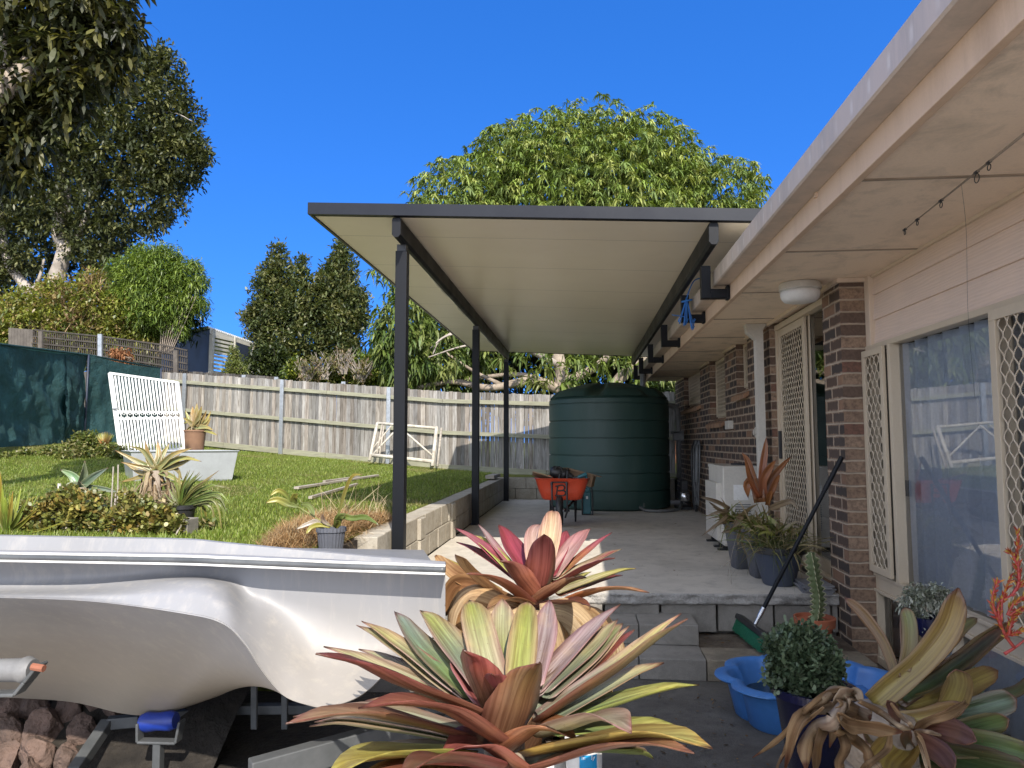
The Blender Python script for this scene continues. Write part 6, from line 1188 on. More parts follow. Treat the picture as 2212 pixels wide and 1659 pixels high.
# ================================================================ BOAT ON TRAILER
bt = thing('boat', tuple(onY(330, 1545, 2.75)), 'white fibreglass boat hull with grey rub rail on a trailer at the lower left', 'boat')
X_ = [-900, -260, -120, 0, 200, 400, 480, 530, 570, 612, 666, 702, 756, 800, 860, 920, 962]
def col(f, Yf): return [(x, f(x), Yf(x)) for x in X_]
ip = lambda pts: (lambda x: interp(pts, x))
A = ip([(-260, 1152), (0, 1155), (406, 1163), (619, 1183), (785, 1198), (962, 1213)]); B = ip([(-260, 1184), (0, 1188), (400, 1194), (531, 1199), (723, 1208), (963, 1223)])
C_ = ip([(-260, 1193), (0, 1197), (400, 1204), (531, 1209), (723, 1218), (963, 1226)]); D_ = ip([(-260, 1208), (0, 1212), (400, 1219), (531, 1224), (723, 1231), (963, 1239)])
cY = lambda y: (lambda x: y)
rows = [col(A, cY(2.48)), col(lambda x: A(x)+3, cY(2.455)), col(B, cY(2.44)), col(lambda x: B(x)+2, cY(2.36)), col(C_, cY(2.34)), col(lambda x: D_(x)-1, cY(2.34)), col(D_, cY(2.35)), col(lambda x: D_(x)+3, cY(2.435)),
 col(ip([(-260, 1240), (0, 1246), (300, 1245), (430, 1243), (560, 1262), (700, 1285), (962, 1290)]), ip([(0, 2.455), (300, 2.45), (430, 2.40), (560, 2.43), (962, 2.44)])),
 col(ip([(-260, 1268), (0, 1272), (300, 1268), (400, 1256), (470, 1258), (530, 1290), (600, 1315), (700, 1345), (800, 1370), (962, 1345)]), ip([(0, 2.43), (300, 2.40), (400, 2.33), (470, 2.33), (530, 2.40), (600, 2.42), (700, 2.43), (962, 2.44)])),
 col(ip([(-260, 1282), (0, 1284), (200, 1284), (400, 1280), (470, 1290), (530, 1330), (600, 1378), (666, 1410), (730, 1425), (800, 1420), (860, 1400), (962, 1365)]), ip([(0, 2.34), (300, 2.31), (400, 2.26), (470, 2.24), (530, 2.29), (600, 2.33), (666, 2.37), (800, 2.40), (962, 2.44)]))]
Kp = [(-900, 1290, 2.34), (-260, 1290, 2.30), (-120, 1291, 2.30), (0, 1292, 2.30), (200, 1300, 2.28), (400, 1326, 2.22), (480, 1347, 2.18), (525, 1388, 2.16), (565, 1447, 2.15), (612, 1500, 2.14), (666, 1521, 2.14), (702, 1525, 2.15), (756, 1512, 2.18), (800, 1485, 2.22), (862, 1425, 2.3), (920, 1385, 2.36), (962, 1368, 2.44)]
rows.append([tuple(lerp(a, b, .55) if i != 0 else lerp(a, b, .55) for i, (a, b) in enumerate(zip(r, k))) for r, k in zip(rows[-1], Kp)])
rows.append([(x, y-1.5, Y+.0) for x, y, Y in Kp]); rows.append(Kp)
rows.append([(x, y+2, Y+.03) for x, y, Y in Kp])
def under(f, dY): return [(lerp(k[0], q[0], f), lerp(k[1], q[1], f**1.05), k[2]+dY*f) for k, q in zip(Kp, Mq)]
Mq = [(-900, 1490, 0), (-260, 1495, 0), (-120, 1500, 0), (0, 1506, 0), (150, 1516, 0), (262, 1541, 0), (324, 1545, 0), (375, 1536, 0), (468, 1505, 0), (547, 1471, 0), (640, 1450, 0), (690, 1450, 0), (740, 1450, 0), (785, 1440, 0), (850, 1405, 0), (915, 1378, 0), (962, 1366, 0)]
dd_ = [1.0, 1.0, 1.0, 1.0, 1.0, .98, 1., 1., .98, .95, .9, .9, .9, .85, .8, .7, .6]
for f in (.3, .65, 1.): rows.append([(x, y, k[2]+d_*f) for (x, y, _), k, d_ in zip(under(f, 0), Kp, dd_)])
P3 = [[onY(x, y, Y) for x, y, Y in r] for r in rows]
def zr(r, Y, dz): return [Vector((p.x*1.0, Y, q.z+dz)) for p, q in zip(P3[-1], r)]
zg_ = P3[0]; tpx = [.38*sm(-1.6, -.45, p.x) for p in P3[0]]
back = [[Vector((p.x-t_, 3.75, .62)) for p, t_ in zip(P3[0], tpx)], [Vector((p.x-t_, 3.9, .88)) for p, t_ in zip(P3[0], tpx)], [Vector((p.x-t_, 3.86, .90)) for p, t_ in zip(P3[0], tpx)], [Vector((p.x-t_*.15, 2.62, p.z-.05)) for p, t_ in zip(P3[0], tpx)], [Vector((p.x, 2.50, p.z-.012)) for p in P3[0]]]
ring = P3+back+[P3[0]]; nU = 124; fine = [catmull(r, nU) for r in ring]
# smooth between rows for the lower hull only
low = []
for i in range(len(fine)-1):
    low.append(fine[i])
    if 7 <= i <= 16:
        k = 4
        for j in range(1, k):
            t = j/k; row = []
            for u in range(nU):
                a, b, c, d = fine[max(i-1, 7)][u] if i > 7 else fine[i][u], fine[i][u], fine[i+1][u], fine[min(i+2, 17)][u]
                row.append(.5*((2*b)+(c-a)*t+(2*a-5*b+4*c-d)*t*t+(3*b-a-3*c+d)*t**3))
            low.append(row)
low.append(fine[-1])
m = MB(); m.grid(low); idx = [r[-1] for r in low[:-1]]; m.add(idx, [tuple(range(len(idx)))]); idx = [r[0] for r in low[:-1]]; m.add(idx, [tuple(range(len(idx)-1, -1, -1))]); m.build('hull', M['hull'], bt, auto=38)
m = MB(); ra = catmull([onY(x, (C_(x)+D_(x))/2-1.5, 2.335) for x in X_], 80); m.tube(ra, .010, 10); ra2 = [p+Vector((0, -.004, .0)) for p in ra]
M['rub'] = plain('grey_rub_rail', (.10, .105, .11), (.05, .055, .06), .35, 6, .1); m.build('rub_rail', M['rub'], bt, smooth=True)
m = MB(); m.tube([p+Vector((0, -.002, -.0125)) for p in ra], .0045, 8); m.tube([p+Vector((0, .0, .0125)) for p in ra], .0045, 8); m.build('rail_trim', M['white'], bt, smooth=True)
tl = thing('boat_trailer', tuple(onY(340, 1659, 2.5)), 'galvanised boat trailer with blue and grey rollers under the white hull', 'trailer')
def tb_(nm, pts, w, h, Ys=None, mat='galvd'):
    m = MB(); P = [onY(*p) for p in pts]
    for a, b in zip(P, P[1:]): m.bar(a, b, w, h)
    return m.build(nm, M[mat], tl, bevel=.004)
tb_('crossmember', [(380, 1532, 3.5), (1000, 1528, 3.5)], .05, .042); tb_('side_rail', [(300, 1556, 3.3), (232, 1562, 3.25), (160, 1668, 3.0)], .05, .05); tb_('side_rail', [(300, 1556, 3.3), (430, 1540, 3.45)], .05, .05)
for x in (549, 615): tb_('upright', [(x, 1575, 3.4), (x, 1465, 3.4)], .018, .03)
tb_('drawbar', [(540, 1672, 2.2), (930, 1562, 2.6)], .05, .08)
m = MB(); a = onY(306, 1560, 3.1); b = onY(380, 1556, 3.1); m.tube([a, a.lerp(b, .15), a.lerp(b, .5), a.lerp(b, .85), b], [.033, .042, .037, .042, .033], 20); m.build('keel_roller', plain('blue_roller', (.01, .03, .22), (.012, .04, .28), .4, 10), tl, auto=50)
tb_('roller_bracket', [(302, 1560, 3.08), (302, 1600, 3.08), (384, 1602, 3.08), (393, 1556, 3.08)], .05, .012); tb_('roller_post', [(343, 1602, 3.08), (341, 1670, 3.08)], .04, .035)
m = MB(); a = onY(-40, 1448, 2.32); b = onY(72, 1447, 2.32); m.tube([a, b.lerp(a, .25), b.lerp(a, .12), b], [.036, .038, .045, .034], 20); m.build('side_roller', plain('grey_roller', (.17, .17, .17), (.12, .12, .12), .6, 10), tl, auto=50)
tb_('side_bracket', [(-60, 1500, 2.3), (40, 1497, 2.3), (62, 1470, 2.3), (92, 1432, 2.3)], .05, .012); m = MB(); m.tube([onY(70, 1440, 2.28), onY(95, 1444, 2.28)], .012, 8); m.build('axle_pin', plain('rust', (.25, .09, .05), (.18, .07, .04), .9, 20), tl)
m = MB(); m.box((-8, 2.55, .001), (-.75, 4.3, .004)); tag(m.build('boat_shade_sheet', M['soilshade']), kind='structure')  # thin dark sheet painting the boat's shade on the ground
# basalt boulders
rnd = random.Random(12); spots = [(10, 1530, 60), (75, 1525, 55), (150, 1530, 52), (205, 1515, 40), (20, 1590, 62), (100, 1575, 62), (180, 1580, 45), (10, 1650, 55), (85, 1635, 60), (150, 1640, 40), (250, 1530, 40), (-50, 1560, 60), (60, 1690, 60), (-50, 1640, 60)]
desc = ['wedged under the hull near the roller bracket', 'second from the left directly beneath the hull', 'beside the bent trailer rail in the top row', 'small and half hidden at the right of the top row', 'with a flat left face in the middle row', 'largest and tilted in the middle row', 'dark and shadowed at the right of the middle row', 'reddish at the lower left corner', 'sloping at the bottom edge', 'small at the bottom beside the dark gap', 'deep in shadow behind the trailer rail', 'cut by the left edge in the middle', 'cut by the bottom edge of the picture', 'cut by the lower left edge', 'hidden in the dark left of the blue roller', 'hidden in the dark behind the blue roller', 'hidden in the dark right of the blue roller', 'in the dark behind the first trailer upright', 'in the dark behind the second trailer upright']
for i, (x, y, r) in enumerate(spots):
    Y = min(np.linspace(2.9, 4.6, 200), key=lambda q: abs(onY(x, y, q).z-(q-3.05)*.5)); c = onY(x, y, Y); rr = r/F*Y*.60; bm = bmesh.new(); bmesh.ops.create_icosphere(bm, subdivisions=4, radius=1)
    q = [Vector((rnd.uniform(-1, 1), rnd.uniform(-1, 1), rnd.uniform(-1, 1))).normalized() for _ in range(9)]
    for v in bm.verts:
        p = v.co.copy()
        for n_ in q:
            d = p.dot(n_)
            if d > .62: p -= n_*(d-.62)*.9
        s_ = 1+.10*mnoise.fractal(p*2.2+Vector((i*7, 0, 0)), 1, 2, 4)+.03*mnoise.noise(p*11); v.co = Vector((p.x*1.2, p.y*1.1, p.z))*s_*rr*1.25
    me = bpy.data.meshes.new('boulder'); bm.to_mesh(me); bm.free(); me.materials.append(M['rock']); o = bpy.data.objects.new('boulder', me); COL.objects.link(o); o.location = c; o.rotation_euler = (rnd.uniform(0, 3), rnd.uniform(0, 3), rnd.uniform(0, 3))
    tag(o, 'brown basalt boulder '+desc[i], 'rock', 'basalt boulders under the boat')
m = MB(); m.grid([[(x, lerp(3.1, LY0+.05, t)+.05*mnoise.noise((x*3, t*3, 0)), lerp(-.02, .79, t)+.05*mnoise.noise((x*4, t*5, 2))) for x in np.linspace(-8, -1.64, 60)] for t in np.linspace(0, 1, 12)]); tag(m.build('soil_bank', M['soilshade'], smooth=True), kind='structure')  # earth bank, its colour blackened to carry the shade behind the hull
m = MB(); m.box((-1.66, LY0, -.02), (-1.6, 5.12, .78)); m.box((-1.7, 5.0, -.02), (-1.47, 5.12, .4)); tag(m.build('bank_edge', M['soil']), kind='structure')

# ================================================================ RIGHT SIDE OBJECTS
# broom
br = thing('broom', (1.14, 5.1, .13), 'push broom with green bristles and long black handle leaning on the brick pier', 'broom'); h0 = Vector((1.15, 5.10, .255)); h1 = Vector((1.755, 5.115, 1.375))
m = MB(); m.tube([h0.lerp(h1, .09), h1], .014, 14); m.tube([h0.lerp(h1, .8), h1], .0165, 14); m.build('handle', M['char'], br, auto=50); m = MB(); m.tube([h0.lerp(h1, .045), h0.lerp(h1, .10)], .017, 12); m.tube([h0, h0.lerp(h1, .05)], .013, 10); m.build('ferrule', M['chrome'], br, auto=50)
hd = Vector((.06, -.6, 0)).normalized(); hc = Vector((1.13, 5.1, .24)); m = MB(); m.bar(hc-hd*.29, hc+hd*.29, .06, .035, (.35, 0, 1)); m.build('head', M['black'], br, bevel=.006)
P = []; g = np.random.default_rng(3)
P = np.array([tuple(hc+hd*g.uniform(-.285, .285)+Vector((g.uniform(-.026, .026), 0, -.016))) for _ in range(5200)]); a = g.normal(0, .14, (len(P), 3)); D = nrm(np.array([-.30, 0, -1.])+a*np.array([1, .6, 0])); V, Fq, C = ribbons(P, D, nrm(np.cross(D, np.array([1., .3, 0]))), g.uniform(.065, .085, len(P)), np.full(len(P), .0022), np.zeros(len(P)), (0, 1), (1, 1), np.tile((.01, .15, .08), (len(P), 1))*g.uniform(.6, 1.3, (len(P), 1))); npmesh('bristles', V, Fq, M['green'], br, C)
# terracotta pot and cactus
cp = thing('cactus_pot', (1.53, 5.0, .13), 'terracotta pot with a tall wavy ribbed cactus on the landing by the brick pier', 'potted cactus'); m = MB()
m.lathe([(.0001, 0), (.08, 0), (.082, .01), (.108, .15), (.112, .152), (.125, .155), (.13, .21), (.118, .212), (.112, .19)], (1.5, 4.98, .13), 40); m.build('pot', M['terra'], cp, auto=40); m = MB(); m.lathe([(.0001, .01), (.06, .004), (.112, 0)], (1.5, 4.98, .315), 24); m.build('potting_soil', M['soil'], cp)
m = MB(); rows = []; ax = catmull([(1.51, 4.98, .31), (1.525, 4.97, .45), (1.50, 4.95, .60), (1.475, 4.93, .76)], 90); n = 32
for i, p in enumerate(ax):
    row = []; tt = i/89
    for k in range(n):
        a = 2*math.pi*k/n; rib = max(0, math.cos(4*a+.5))**2; r = (.012+.026*rib*(1+.28*math.sin(tt*78+.6*k)))*(1-.5*sm(.9, 1, tt)); row.append((p.x+r*math.cos(a), p.y+r*math.sin(a), p.z+.004*math.sin(tt*78)*rib))
    rows.append(row)
m.grid(rows, closeu=True); m.add(rows[-1], [tuple(range(n))]); m.build('cactus_stem', plain('cactus_skin', (.09, .12, .045), (.13, .16, .07), .6, 30, .3), cp, smooth=True)
m = MB()
for rb in range(4):
    a = (2*math.pi*rb-.5)/4; pts = []
    for i, p in enumerate(ax): tt = i/89; kk = a/(2*math.pi)*n; r = .039*(1+.28*math.sin(tt*78+.6*kk))*(1-.5*sm(.9, 1, tt)); pts.append((p.x+r*math.cos(a), p.y+r*math.sin(a), p.z))
    m.tube(pts, .0028, 4)
m.build('ribs_edge', plain('cactus_edge', (.42, .44, .26), (.34, .3, .16), .7, 60), cp, smooth=True)
# blue clam pool
po = thing('plastic_pool', (1.2, 4.15, 0), 'blue scalloped plastic paddling pool half filled with murky water', 'pool'); PCX, PCY = 1.215, 4.13
def scal(r, z, lob=1.):
    out = []
    for k in range(160):
        a = 2*math.pi*k/160; s_ = abs(math.sin(4.5*a+.4))**.55; q = r*(1+.13*lob*(s_-.6)); out.append((PCX+q*.455*math.cos(a), PCY+q*.41*math.sin(a), z))
    return out
m = MB(); m.grid([scal(.80, .0), scal(.83, .012), scal(.92, .19), scal(1.03, .195), scal(1.05, .203), scal(1.045, .212), scal(.98, .222), scal(.93, .222), scal(.89, .212), scal(.87, .19), scal(.80, .10), scal(.74, .04), scal(.60, .022, .4)], closeu=True); r_ = scal(.60, .022, .4); m.add(r_, [tuple(range(160))]); r_ = scal(.80, 0.001); m.add(r_, [tuple(range(159, -1, -1))]); m.lathe([(.15, .02), (.14, .085), (.12, .10), (.05, .09), (.0001, .088)], (1.42, 4.28, .03), 24); m.build('pool_shell', M['bluepl'], po, auto=50)
m = MB(); r_ = scal(.79, .095); m.add(r_, [tuple(range(160))]); m.build('water', M['water'], po)
# succulent in a navy glazed pot
sc_ = thing('succulent_pot', (.9, 3.0, 0), 'bushy blue green succulent in a dark navy glazed pot in front of the pool', 'potted succulent'); cx_, cy_ = .90, 3.02
cz = .50; potmesh(sc_, (cx_, cy_), .155, .09, 0.1, cz+.02, M['navy'], n=48); m = MB(); m.box((cx_-.12, cy_-.12, 0), (cx_+.12, cy_+.12, .1)); m.build('brick_base', M['block'], sc_, bevel=.006)
foliage('foliage', sc_, [blob(*b, 3.02) for b in ((1730, 1420, 50), (1690, 1400, 34), (1700, 1450, 40), (1765, 1450, 44), (1740, 1390, 36), (1790, 1440, 28), (1710, 1372, 18), (1720, 1480, 30), (1780, 1410, 26), (1805, 1460, 14))], 1100, 8, .022, .013, .022, [(.09, .13, .07), (.125, .17, .095), (.065, .10, .055), (.155, .2, .12)], M['succ'], droop=-.1, inner=.4, ts=(0, .4, .8, 1.), ws=(.35, .9, 1., .4), zb=.3, seed=61)
# bowl planter on a stand by the window
hp = thing('bowl_planter', (1.68, 3.6, 0), 'navy bowl of pale silvery succulents on a thin black stand by the window', 'planter'); c = onY(2000, 1345, 3.45)
m = MB(); m.lathe([(.0001, -.07), (.05, -.07), (.075, -.04), (.083, .0), (.086, .03), (.078, .032), (.07, -.02)], c, 32); m.build('bowl', M['navy'], hp, auto=50); m = MB(); m.tube([c+Vector((0, 0, -.075)), (c.x, c.y, .0)], .008, 8); m.lathe([(.09, -.085), (.09, -.075), (.08, -.07)], c, 20)
for a in (0, 2.1, 4.2): m.tube([(c.x, c.y, .12), (c.x+.14*math.cos(a), c.y+.14*math.sin(a), .0)], .006, 6)
m.build('stand', M['black'], hp)
foliage('foliage', hp, [blob(*b, 3.43) for b in ((1975, 1290, 18), (2005, 1285, 20), (2030, 1300, 20), (1960, 1305, 14), (2045, 1315, 12), (1990, 1325, 12), (1993, 1350, 12), (2040, 1285, 12), (1978, 1275, 10), (2020, 1275, 10))], 420, 8, .022, .009, .02, [(.28, .30, .24), (.36, .36, .30), (.22, .24, .17)], M['succ'], inner=.4, zb=.1, seed=62)
# small pots at the foot of the window
for i, (x, y, Y, r, lab, sd) in enumerate(((2065, 1470, 3.3, 34, 'dark leafed small plant in a blue pot below the window sill', 63), (1955, 1470, 3.9, 16, 'small spiky cactus in a pot behind the olive leaves', 64))):
    t = thing('small_potted_plant', tuple(onY(x, y+60, Y)), lab, 'potted plant', 'small pots under the window'); foliage('foliage', t, [blob(x, y, r, Y), blob(x-r*.6, y+8, r*.7, Y), blob(x+r*.6, y+5, r*.7, Y)], 220, 8, .026, .014, .03, [(.07, .11, .05), (.11, .16, .08), (.15, .19, .13)], M['succ'], seed=sd); c = onY(x, y+r*.6, Y); potmesh(t, (c.x, c.y), .09 if i == 0 else .05, .065 if i == 0 else .04, 0, max(.12, c.z), M['navy'])
cab = thing('black_cable', tuple(onY(1950, 1560, 3.7)), 'black cable looping out of the blue pool', 'cable'); m = MB(); m.tube(catmull([onY(1947, 1535, 3.9), onY(1945, 1500, 3.9), onY(1952, 1470, 3.95), onY(1975, 1455, 4.1)], 16), .007, 6); m.build('cable_run', M['black'], cab, smooth=True)
# planters on the slab
pl = thing('round_planter', (1.47, 5.72, .405), 'large slate blue round planter full of grassy weeds beside the screen door', 'planter'); potmesh(pl, (1.47, 5.72), .19, .115, .405, .69, M['pot'], n=48); m = MB(); m.lathe([(.1965, 0), (.2005, .003), (.2005, .048), (.1965, .05)], (1.47, 5.72, .645), 48); m.build('rim_band', M['black'], pl, auto=40)
g = np.random.default_rng(9)
def tangle(parent, c, r, n, L, seed, pal, w=.007, up=.7, tilt=1.5, name='grassy_leaves'):
    g = np.random.default_rng(seed); P = np.array([(c[0]+r*g.normal()*.5, c[1]+r*g.normal()*.5, c[2]) for _ in range(n)]); a = g.uniform(0, 6.283, n); D = nrm(np.stack([np.cos(a)*tilt*g.random(n), np.sin(a)*tilt*g.random(n), np.full(n, up)], 1)); S = nrm(np.cross(D, rdir(n)))
    pal = np.array(pal); col = pal[g.integers(0, len(pal), n)]*g.uniform(.7, 1.2, (n, 1)); V, Fq, C = ribbons(P, D, S, L*g.uniform(.4, 1.2, n), w*g.uniform(.5, 1.6, n), g.uniform(.2, 1.2, n), (0, .25, .5, .75, 1), (.6, 1, .9, .6, .05), col); return npmesh(name, V, Fq, M['leaf'], parent, C)
tangle(pl, (1.47, 5.72, .66), .16, 420, .42, 1, [(.17, .17, .06), (.12, .15, .05), (.30, .24, .13), (.24, .2, .1), (.10, .13, .05)]); tangle(pl, (1.43, 5.74, .8), .2, 150, .2, 2, [(.12, .14, .03), (.2, .2, .05), (.28, .22, .12)], w=.02, name='broad_leaves')
def sqpot(nm, cx_, cy_, a, b, z0, z1, lab, rot):
    t = thing(nm, (cx_, cy_, z0), lab, 'planter'); m = MB(); Mx = Matrix.Translation((cx_, cy_, 0))@Matrix.Rotation(rot, 4, 'Z'); rows = []
    for s_, z in ((a*.9, z0), (a, z0+.01), (b, z1-.04), (b+.008, z1-.04), (b+.01, z1), (b-.01, z1), (b-.015, z1-.05)): rows.append([Mx@Vector(q) for q in rrect(0, 0, s_, s_, z, s_*.3, 4)])
    m.grid(rows, closeu=True); m.add(rows[-1], [tuple(range(len(rows[-1])))]); m.add(rows[0], [tuple(range(len(rows[0])-1, -1, -1))]); m.build('pot', M['greyp'], t, auto=50); return t
q1 = sqpot('square_planter', 1.35, 6.42, .075, .12, .405, .80, 'tall grey square planter farthest from the camera next to the air conditioner', .12); q2 = sqpot('square_planter', 1.42, 6.02, .08, .12, .405, .79, 'tall grey square planter directly behind the round slate blue planter', .1)
tangle(q1, (1.33, 6.42, .78), .1, 90, .32, 3, [(.22, .15, .08), (.3, .22, .13), (.16, .16, .05)], w=.03, name='drooping_leaves'); tangle(q1, (1.3, 6.4, .8), .1, 90, .3, 4, [(.17, .19, .05), (.2, .2, .08)], w=.012)
cD = lambda x, y: (1504+.16*x, 973.3+.16*y)
st = Straps(); RU = (.30, .10, .04); RO = (.36, .14, .045)
for i, (pp, w) in enumerate((([(860, 620), (760, 330), (690, 130), (615, 25)], 90), ([(850, 640), (730, 400), (650, 100)], 60), ([(880, 640), (890, 300), (930, 0), (945, -180)], 95), ([(920, 640), (900, 420), (990, 240), (1080, 120)], 110), ([(930, 660), (1000, 420), (1140, 230), (1285, 75)], 90), ([(960, 700), (1060, 450), (1130, 320)], 80), ([(860, 700), (820, 500), (760, 430), (690, 480), (700, 640)], 170), ([(960, 740), (990, 600), (1040, 540)], 70))):
    pts = [onY(*cD(*q), 6.15-.05*j*((i % 2)-.3)) for j, q in enumerate(pp)]; st.leaf(pts[0], pts[1], pts[-1], w*.16/F*6.1, [a*random.uniform(.8, 1.2) for a in RU], RO, None, cup=.3, cam=True, pts=pts, n=14, seed=400+i)
st.build('rusty_leaves', M['strap'], q2); tangle(q2, (1.42, 6.02, .80), .12, 160, .3, 5, [(.3, .22, .12), (.2, .17, .06), (.14, .15, .05), (.35, .28, .17)], w=.012)
st = Straps()
for i, (pp, w) in enumerate((([(450, 780), (300, 700), (150, 650), (40, 628)], 50), ([(440, 830), (330, 800), (220, 730), (170, 690)], 30), ([(440, 800), (300, 830), (120, 890)], 44), ([(420, 880), (300, 980), (90, 1140)], 44), ([(1000, 780), (1150, 720), (1290, 690), (1370, 800)], 80), ([(600, 1000), (480, 1070), (340, 1110)], 60), ([(620, 880), (560, 960), (500, 1060)], 80), ([(640, 1100), (620, 1250), (700, 1450)], 30), ([(590, 1080), (560, 1200), (570, 1290)], 34))):
    pts = [onY(*cD(*q), 6.0-.04*j) for j, q in enumerate(pp)]; st.leaf(pts[0], pts[1], pts[-1], w*.16/F*6, (.30, .22, .13), (.36, .30, .22), None, cup=.3, cam=True, pts=pts, n=12, seed=420+i)
st.build('dead_leaves', M['dry'], q1)
gs = thing('grass_seed_stalk', tuple(onY(1580, 1250, 5.6)), 'thin grass stalk with seed head bending over the slab edge', 'grass stalk'); m = MB(); m.tube(catmull([onY(1600, 1130, 5.9), onY(1585, 1180, 5.7), onY(1577, 1215, 5.5)], 12), .0015, 4)
for e in ((1560, 1225), (1572, 1245), (1580, 1262), (1550, 1228)): m.tube([onY(1577, 1212, 5.5), onY(e[0], e[1], 5.5)], .002, 4)
m.build('stalk', M['wood'], gs)
mg = thing('magazine_stack', (1.66, 5.5, .405), 'low stack of old magazines on the slab against the brick pier', 'magazines'); m = MB()
for k in range(5): m.box((-.10, -.14, k*.012), (.10, .14, k*.012+.010), 0, Matrix.Translation((1.665, 5.52, .406))@Matrix.Rotation(.12*(k % 3-1), 4, 'Z'))
m.build('magazines', plain('faded_paper', (.13, .13, .15), (.22, .22, .22), .6, 9), mg)
# paint tin with blue label
tn = thing('white_tin', tuple(onZ(1262, 1659, .0)), 'small white plastic tub with a blue label reading handy at the bottom edge', 'tub'); c = onY(1262, 1690, 2.35); tz = onY(1262, 1594, 2.35).z
m = MB(); m.lathe([(.0001, 0), (.050, 0), (.054, .01), (.056, .27), (.060, .272), (.060, .30), (.054, .302), (.0001, .300)], (c.x, c.y, tz-.30), 40); m.build('tub_body', M['white'], tn, auto=40)
m = MB(); m.grid([[(c.x+.0572*math.sin(a), c.y-.0572*math.cos(a), z) for a in np.linspace(-.25, .75, 12)] for z in (tz-.16, tz-.022)]); m.build('blue_label', plain('cyan_label', (.01, .30, .62), (.01, .32, .66), .4, 3, 0), tn, smooth=True)
m = MB(); m.box((c.x-.13, c.y-.1, 0), (c.x+.13, c.y+.14, tz-.302)); tag(m.build('concrete_block', M['block'], bevel=.006), 'grey concrete block under the small white tub', 'block')
def text(s_, size, loc, rotm, mat, name, parent):
    cu = bpy.data.curves.new(name, 'FONT'); cu.body = s_; cu.size = size; cu.extrude = .0004; ob = bpy.data.objects.new(name, cu); me = bpy.data.meshes.new_from_object(ob); bpy.data.objects.remove(ob); me.materials.clear(); me.materials.append(mat)
    o = bpy.data.objects.new(name, me); COL.objects.link(o); o.parent = parent; o.matrix_local = Matrix.Translation(Vector(loc)-rootloc(parent))@rotm; return o
rm = Matrix.Rotation(.22, 4, 'Z')@Matrix.Rotation(R(90), 4, 'X')
text('handy', .018, (c.x-.008, c.y-.0592, tz-.042), rm, M['white'], 'label_text', tn)

# fallen leaves and grit on the paving (uncountable)
g = np.random.default_rng(21); P = []
for _ in range(420):
    k = g.random()
    if k < .45: x, y = g.uniform(.35, 1.9), g.uniform(3.3, 4.65); z = .006
    elif k < .7: x, y = g.uniform(-1.3, 1.75), g.uniform(5.5, 13); z = .409
    elif k < .85: x, y = g.uniform(.8, 1.75), g.uniform(5.0, 5.35); z = .118
    else: x, y = g.uniform(-.6, 1.1), g.uniform(3.2, 4.6); z = .006
    P.append((x, y, z+.004*g.random()))
P = np.array(P); N = len(P); a = g.uniform(0, 6.283, N); D = nrm(np.stack([np.cos(a), np.sin(a), g.uniform(-.1, .25, N)], 1)); S = nrm(np.stack([-np.sin(a), np.cos(a), g.uniform(-.4, .4, N)], 1))
pl = np.array([(.20, .12, .06), (.28, .19, .10), (.10, .07, .04), (.14, .12, .05)])[g.integers(0, 4, N)]
V, Fq, C = ribbons(P, D, S, g.uniform(.008, .042, N), g.uniform(.004, .016, N), np.zeros(N), (0, .5, 1), (.3, 1, .1), pl); tag(npmesh('fallen_leaves', V, Fq, M['dry'], None, C), kind='stuff')
# ================================================================ CAMERA, LIGHT
cam = bpy.data.cameras.new('camera'); co = bpy.data.objects.new('camera', cam); COL.objects.link(co); sc.camera = co
cam.sensor_width = 36; cam.lens = 36*F/2212; cam.clip_end = 2000; cam.clip_start = .05
co.matrix_world = Matrix(((RT.x, UP.x, -FW.x, 0), (RT.y, UP.y, -FW.y, 0), (RT.z, UP.z, -FW.z, H), (0, 0, 0, 1)))
S = Vector((.36, -1.13, 1.0)).normalized()      # towards the sun
sl = bpy.data.lights.new('sun', 'SUN'); so = bpy.data.objects.new('sun', sl); COL.objects.link(so)
sl.energy = 2.9; sl.angle = R(.53); sl.color = (1, .93, .83); so.rotation_euler = S.to_track_quat('Z', 'Y').to_euler()
w = bpy.data.worlds.new('World'); sc.world = w; w.use_nodes = True; nt = w.node_tree; nt.nodes.clear()
sk = nt.nodes.new('ShaderNodeTexSky'); sk.sky_type = 'NISHITA'; sk.sun_disc = False; sk.sun_elevation = math.asin(S.z); sk.sun_rotation = math.atan2(S.x, S.y)
sk.altitude = 1500; sk.air_density = 1.0; sk.dust_density = .0; sk.ozone_density = 3.5
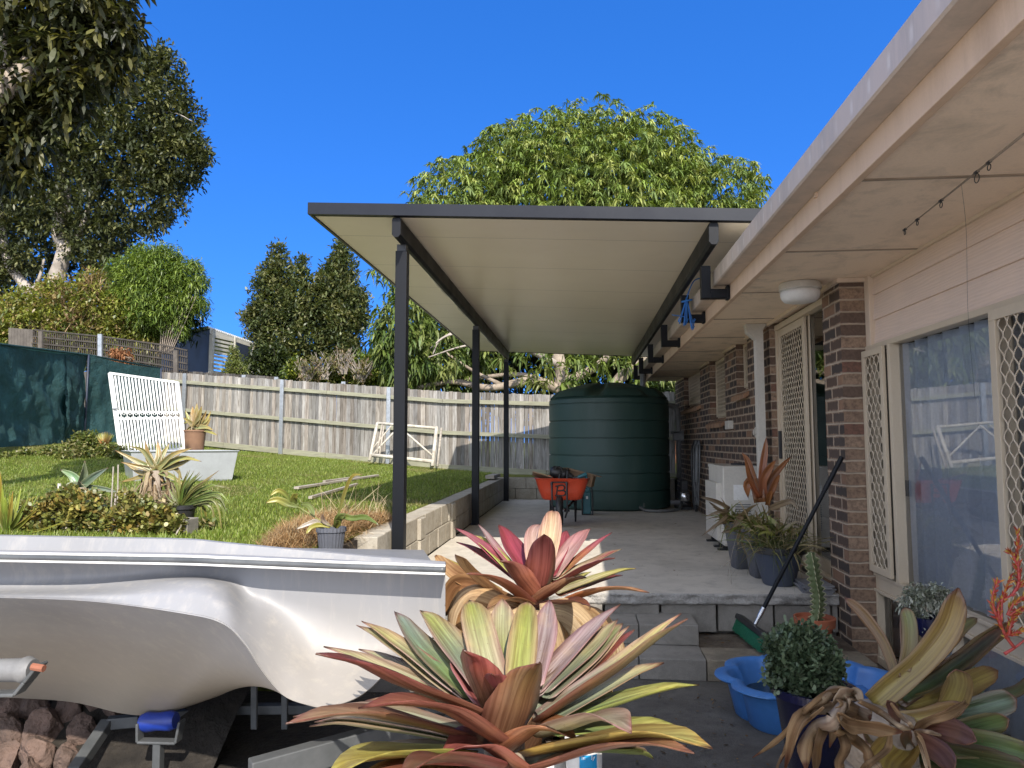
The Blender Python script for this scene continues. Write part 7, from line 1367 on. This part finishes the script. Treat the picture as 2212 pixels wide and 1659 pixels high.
tc = nt.nodes.new('ShaderNodeTexCoord'); mp_ = nt.nodes.new('ShaderNodeMapping'); mp_.vector_type = 'POINT'; mp_.inputs['Location'].default_value = (0, 0, .30); vn = nt.nodes.new('ShaderNodeVectorMath'); vn.operation = 'NORMALIZE'
nt.links.new(tc.outputs['Generated'], mp_.inputs[0]); nt.links.new(mp_.outputs[0], vn.inputs[0]); nt.links.new(vn.outputs[0], sk.inputs[0])
hs = nt.nodes.new('ShaderNodeHueSaturation'); hs.inputs['Saturation'].default_value = 1.3; hs.inputs['Value'].default_value = .98; hs.inputs['Hue'].default_value = .512
bg = nt.nodes.new('ShaderNodeBackground'); bg.inputs[1].default_value = .15; ow = nt.nodes.new('ShaderNodeOutputWorld')
nt.links.new(sk.outputs[0], hs.inputs['Color'])
# the sky is a deep blue away from the sun and paler, brighter and warmer on the sunward side
hw = nt.nodes.new('ShaderNodeHueSaturation'); hw.inputs['Saturation'].default_value = .35; hw.inputs['Value'].default_value = 1.5; nt.links.new(sk.outputs[0], hw.inputs['Color'])
dt = nt.nodes.new('ShaderNodeVectorMath'); dt.operation = 'DOT_PRODUCT'; dt.inputs[1].default_value = (.0, -.95, .35); nt.links.new(tc.outputs['Generated'], dt.inputs[0])
mr = nt.nodes.new('ShaderNodeMapRange'); mr.interpolation_type = 'SMOOTHSTEP'; mr.inputs[1].default_value = -.35; mr.inputs[2].default_value = .45; nt.links.new(dt.outputs['Value'], mr.inputs[0])
mxs = nt.nodes.new('ShaderNodeMix'); mxs.data_type = 'RGBA'; nt.links.new(mr.outputs[0], mxs.inputs[0]); nt.links.new(hs.outputs[0], mxs.inputs[6]); nt.links.new(hw.outputs[0], mxs.inputs[7])
nt.links.new(mxs.outputs[2], bg.inputs[0]); nt.links.new(bg.outputs[0], ow.inputs[0])
sc.view_settings.view_transform = 'Standard'; sc.view_settings.look = 'None'; sc.view_settings.exposure = 1.38
sc.render.engine = 'CYCLES'; sc.cycles.max_bounces = 8; sc.cycles.transparent_max_bounces = 12
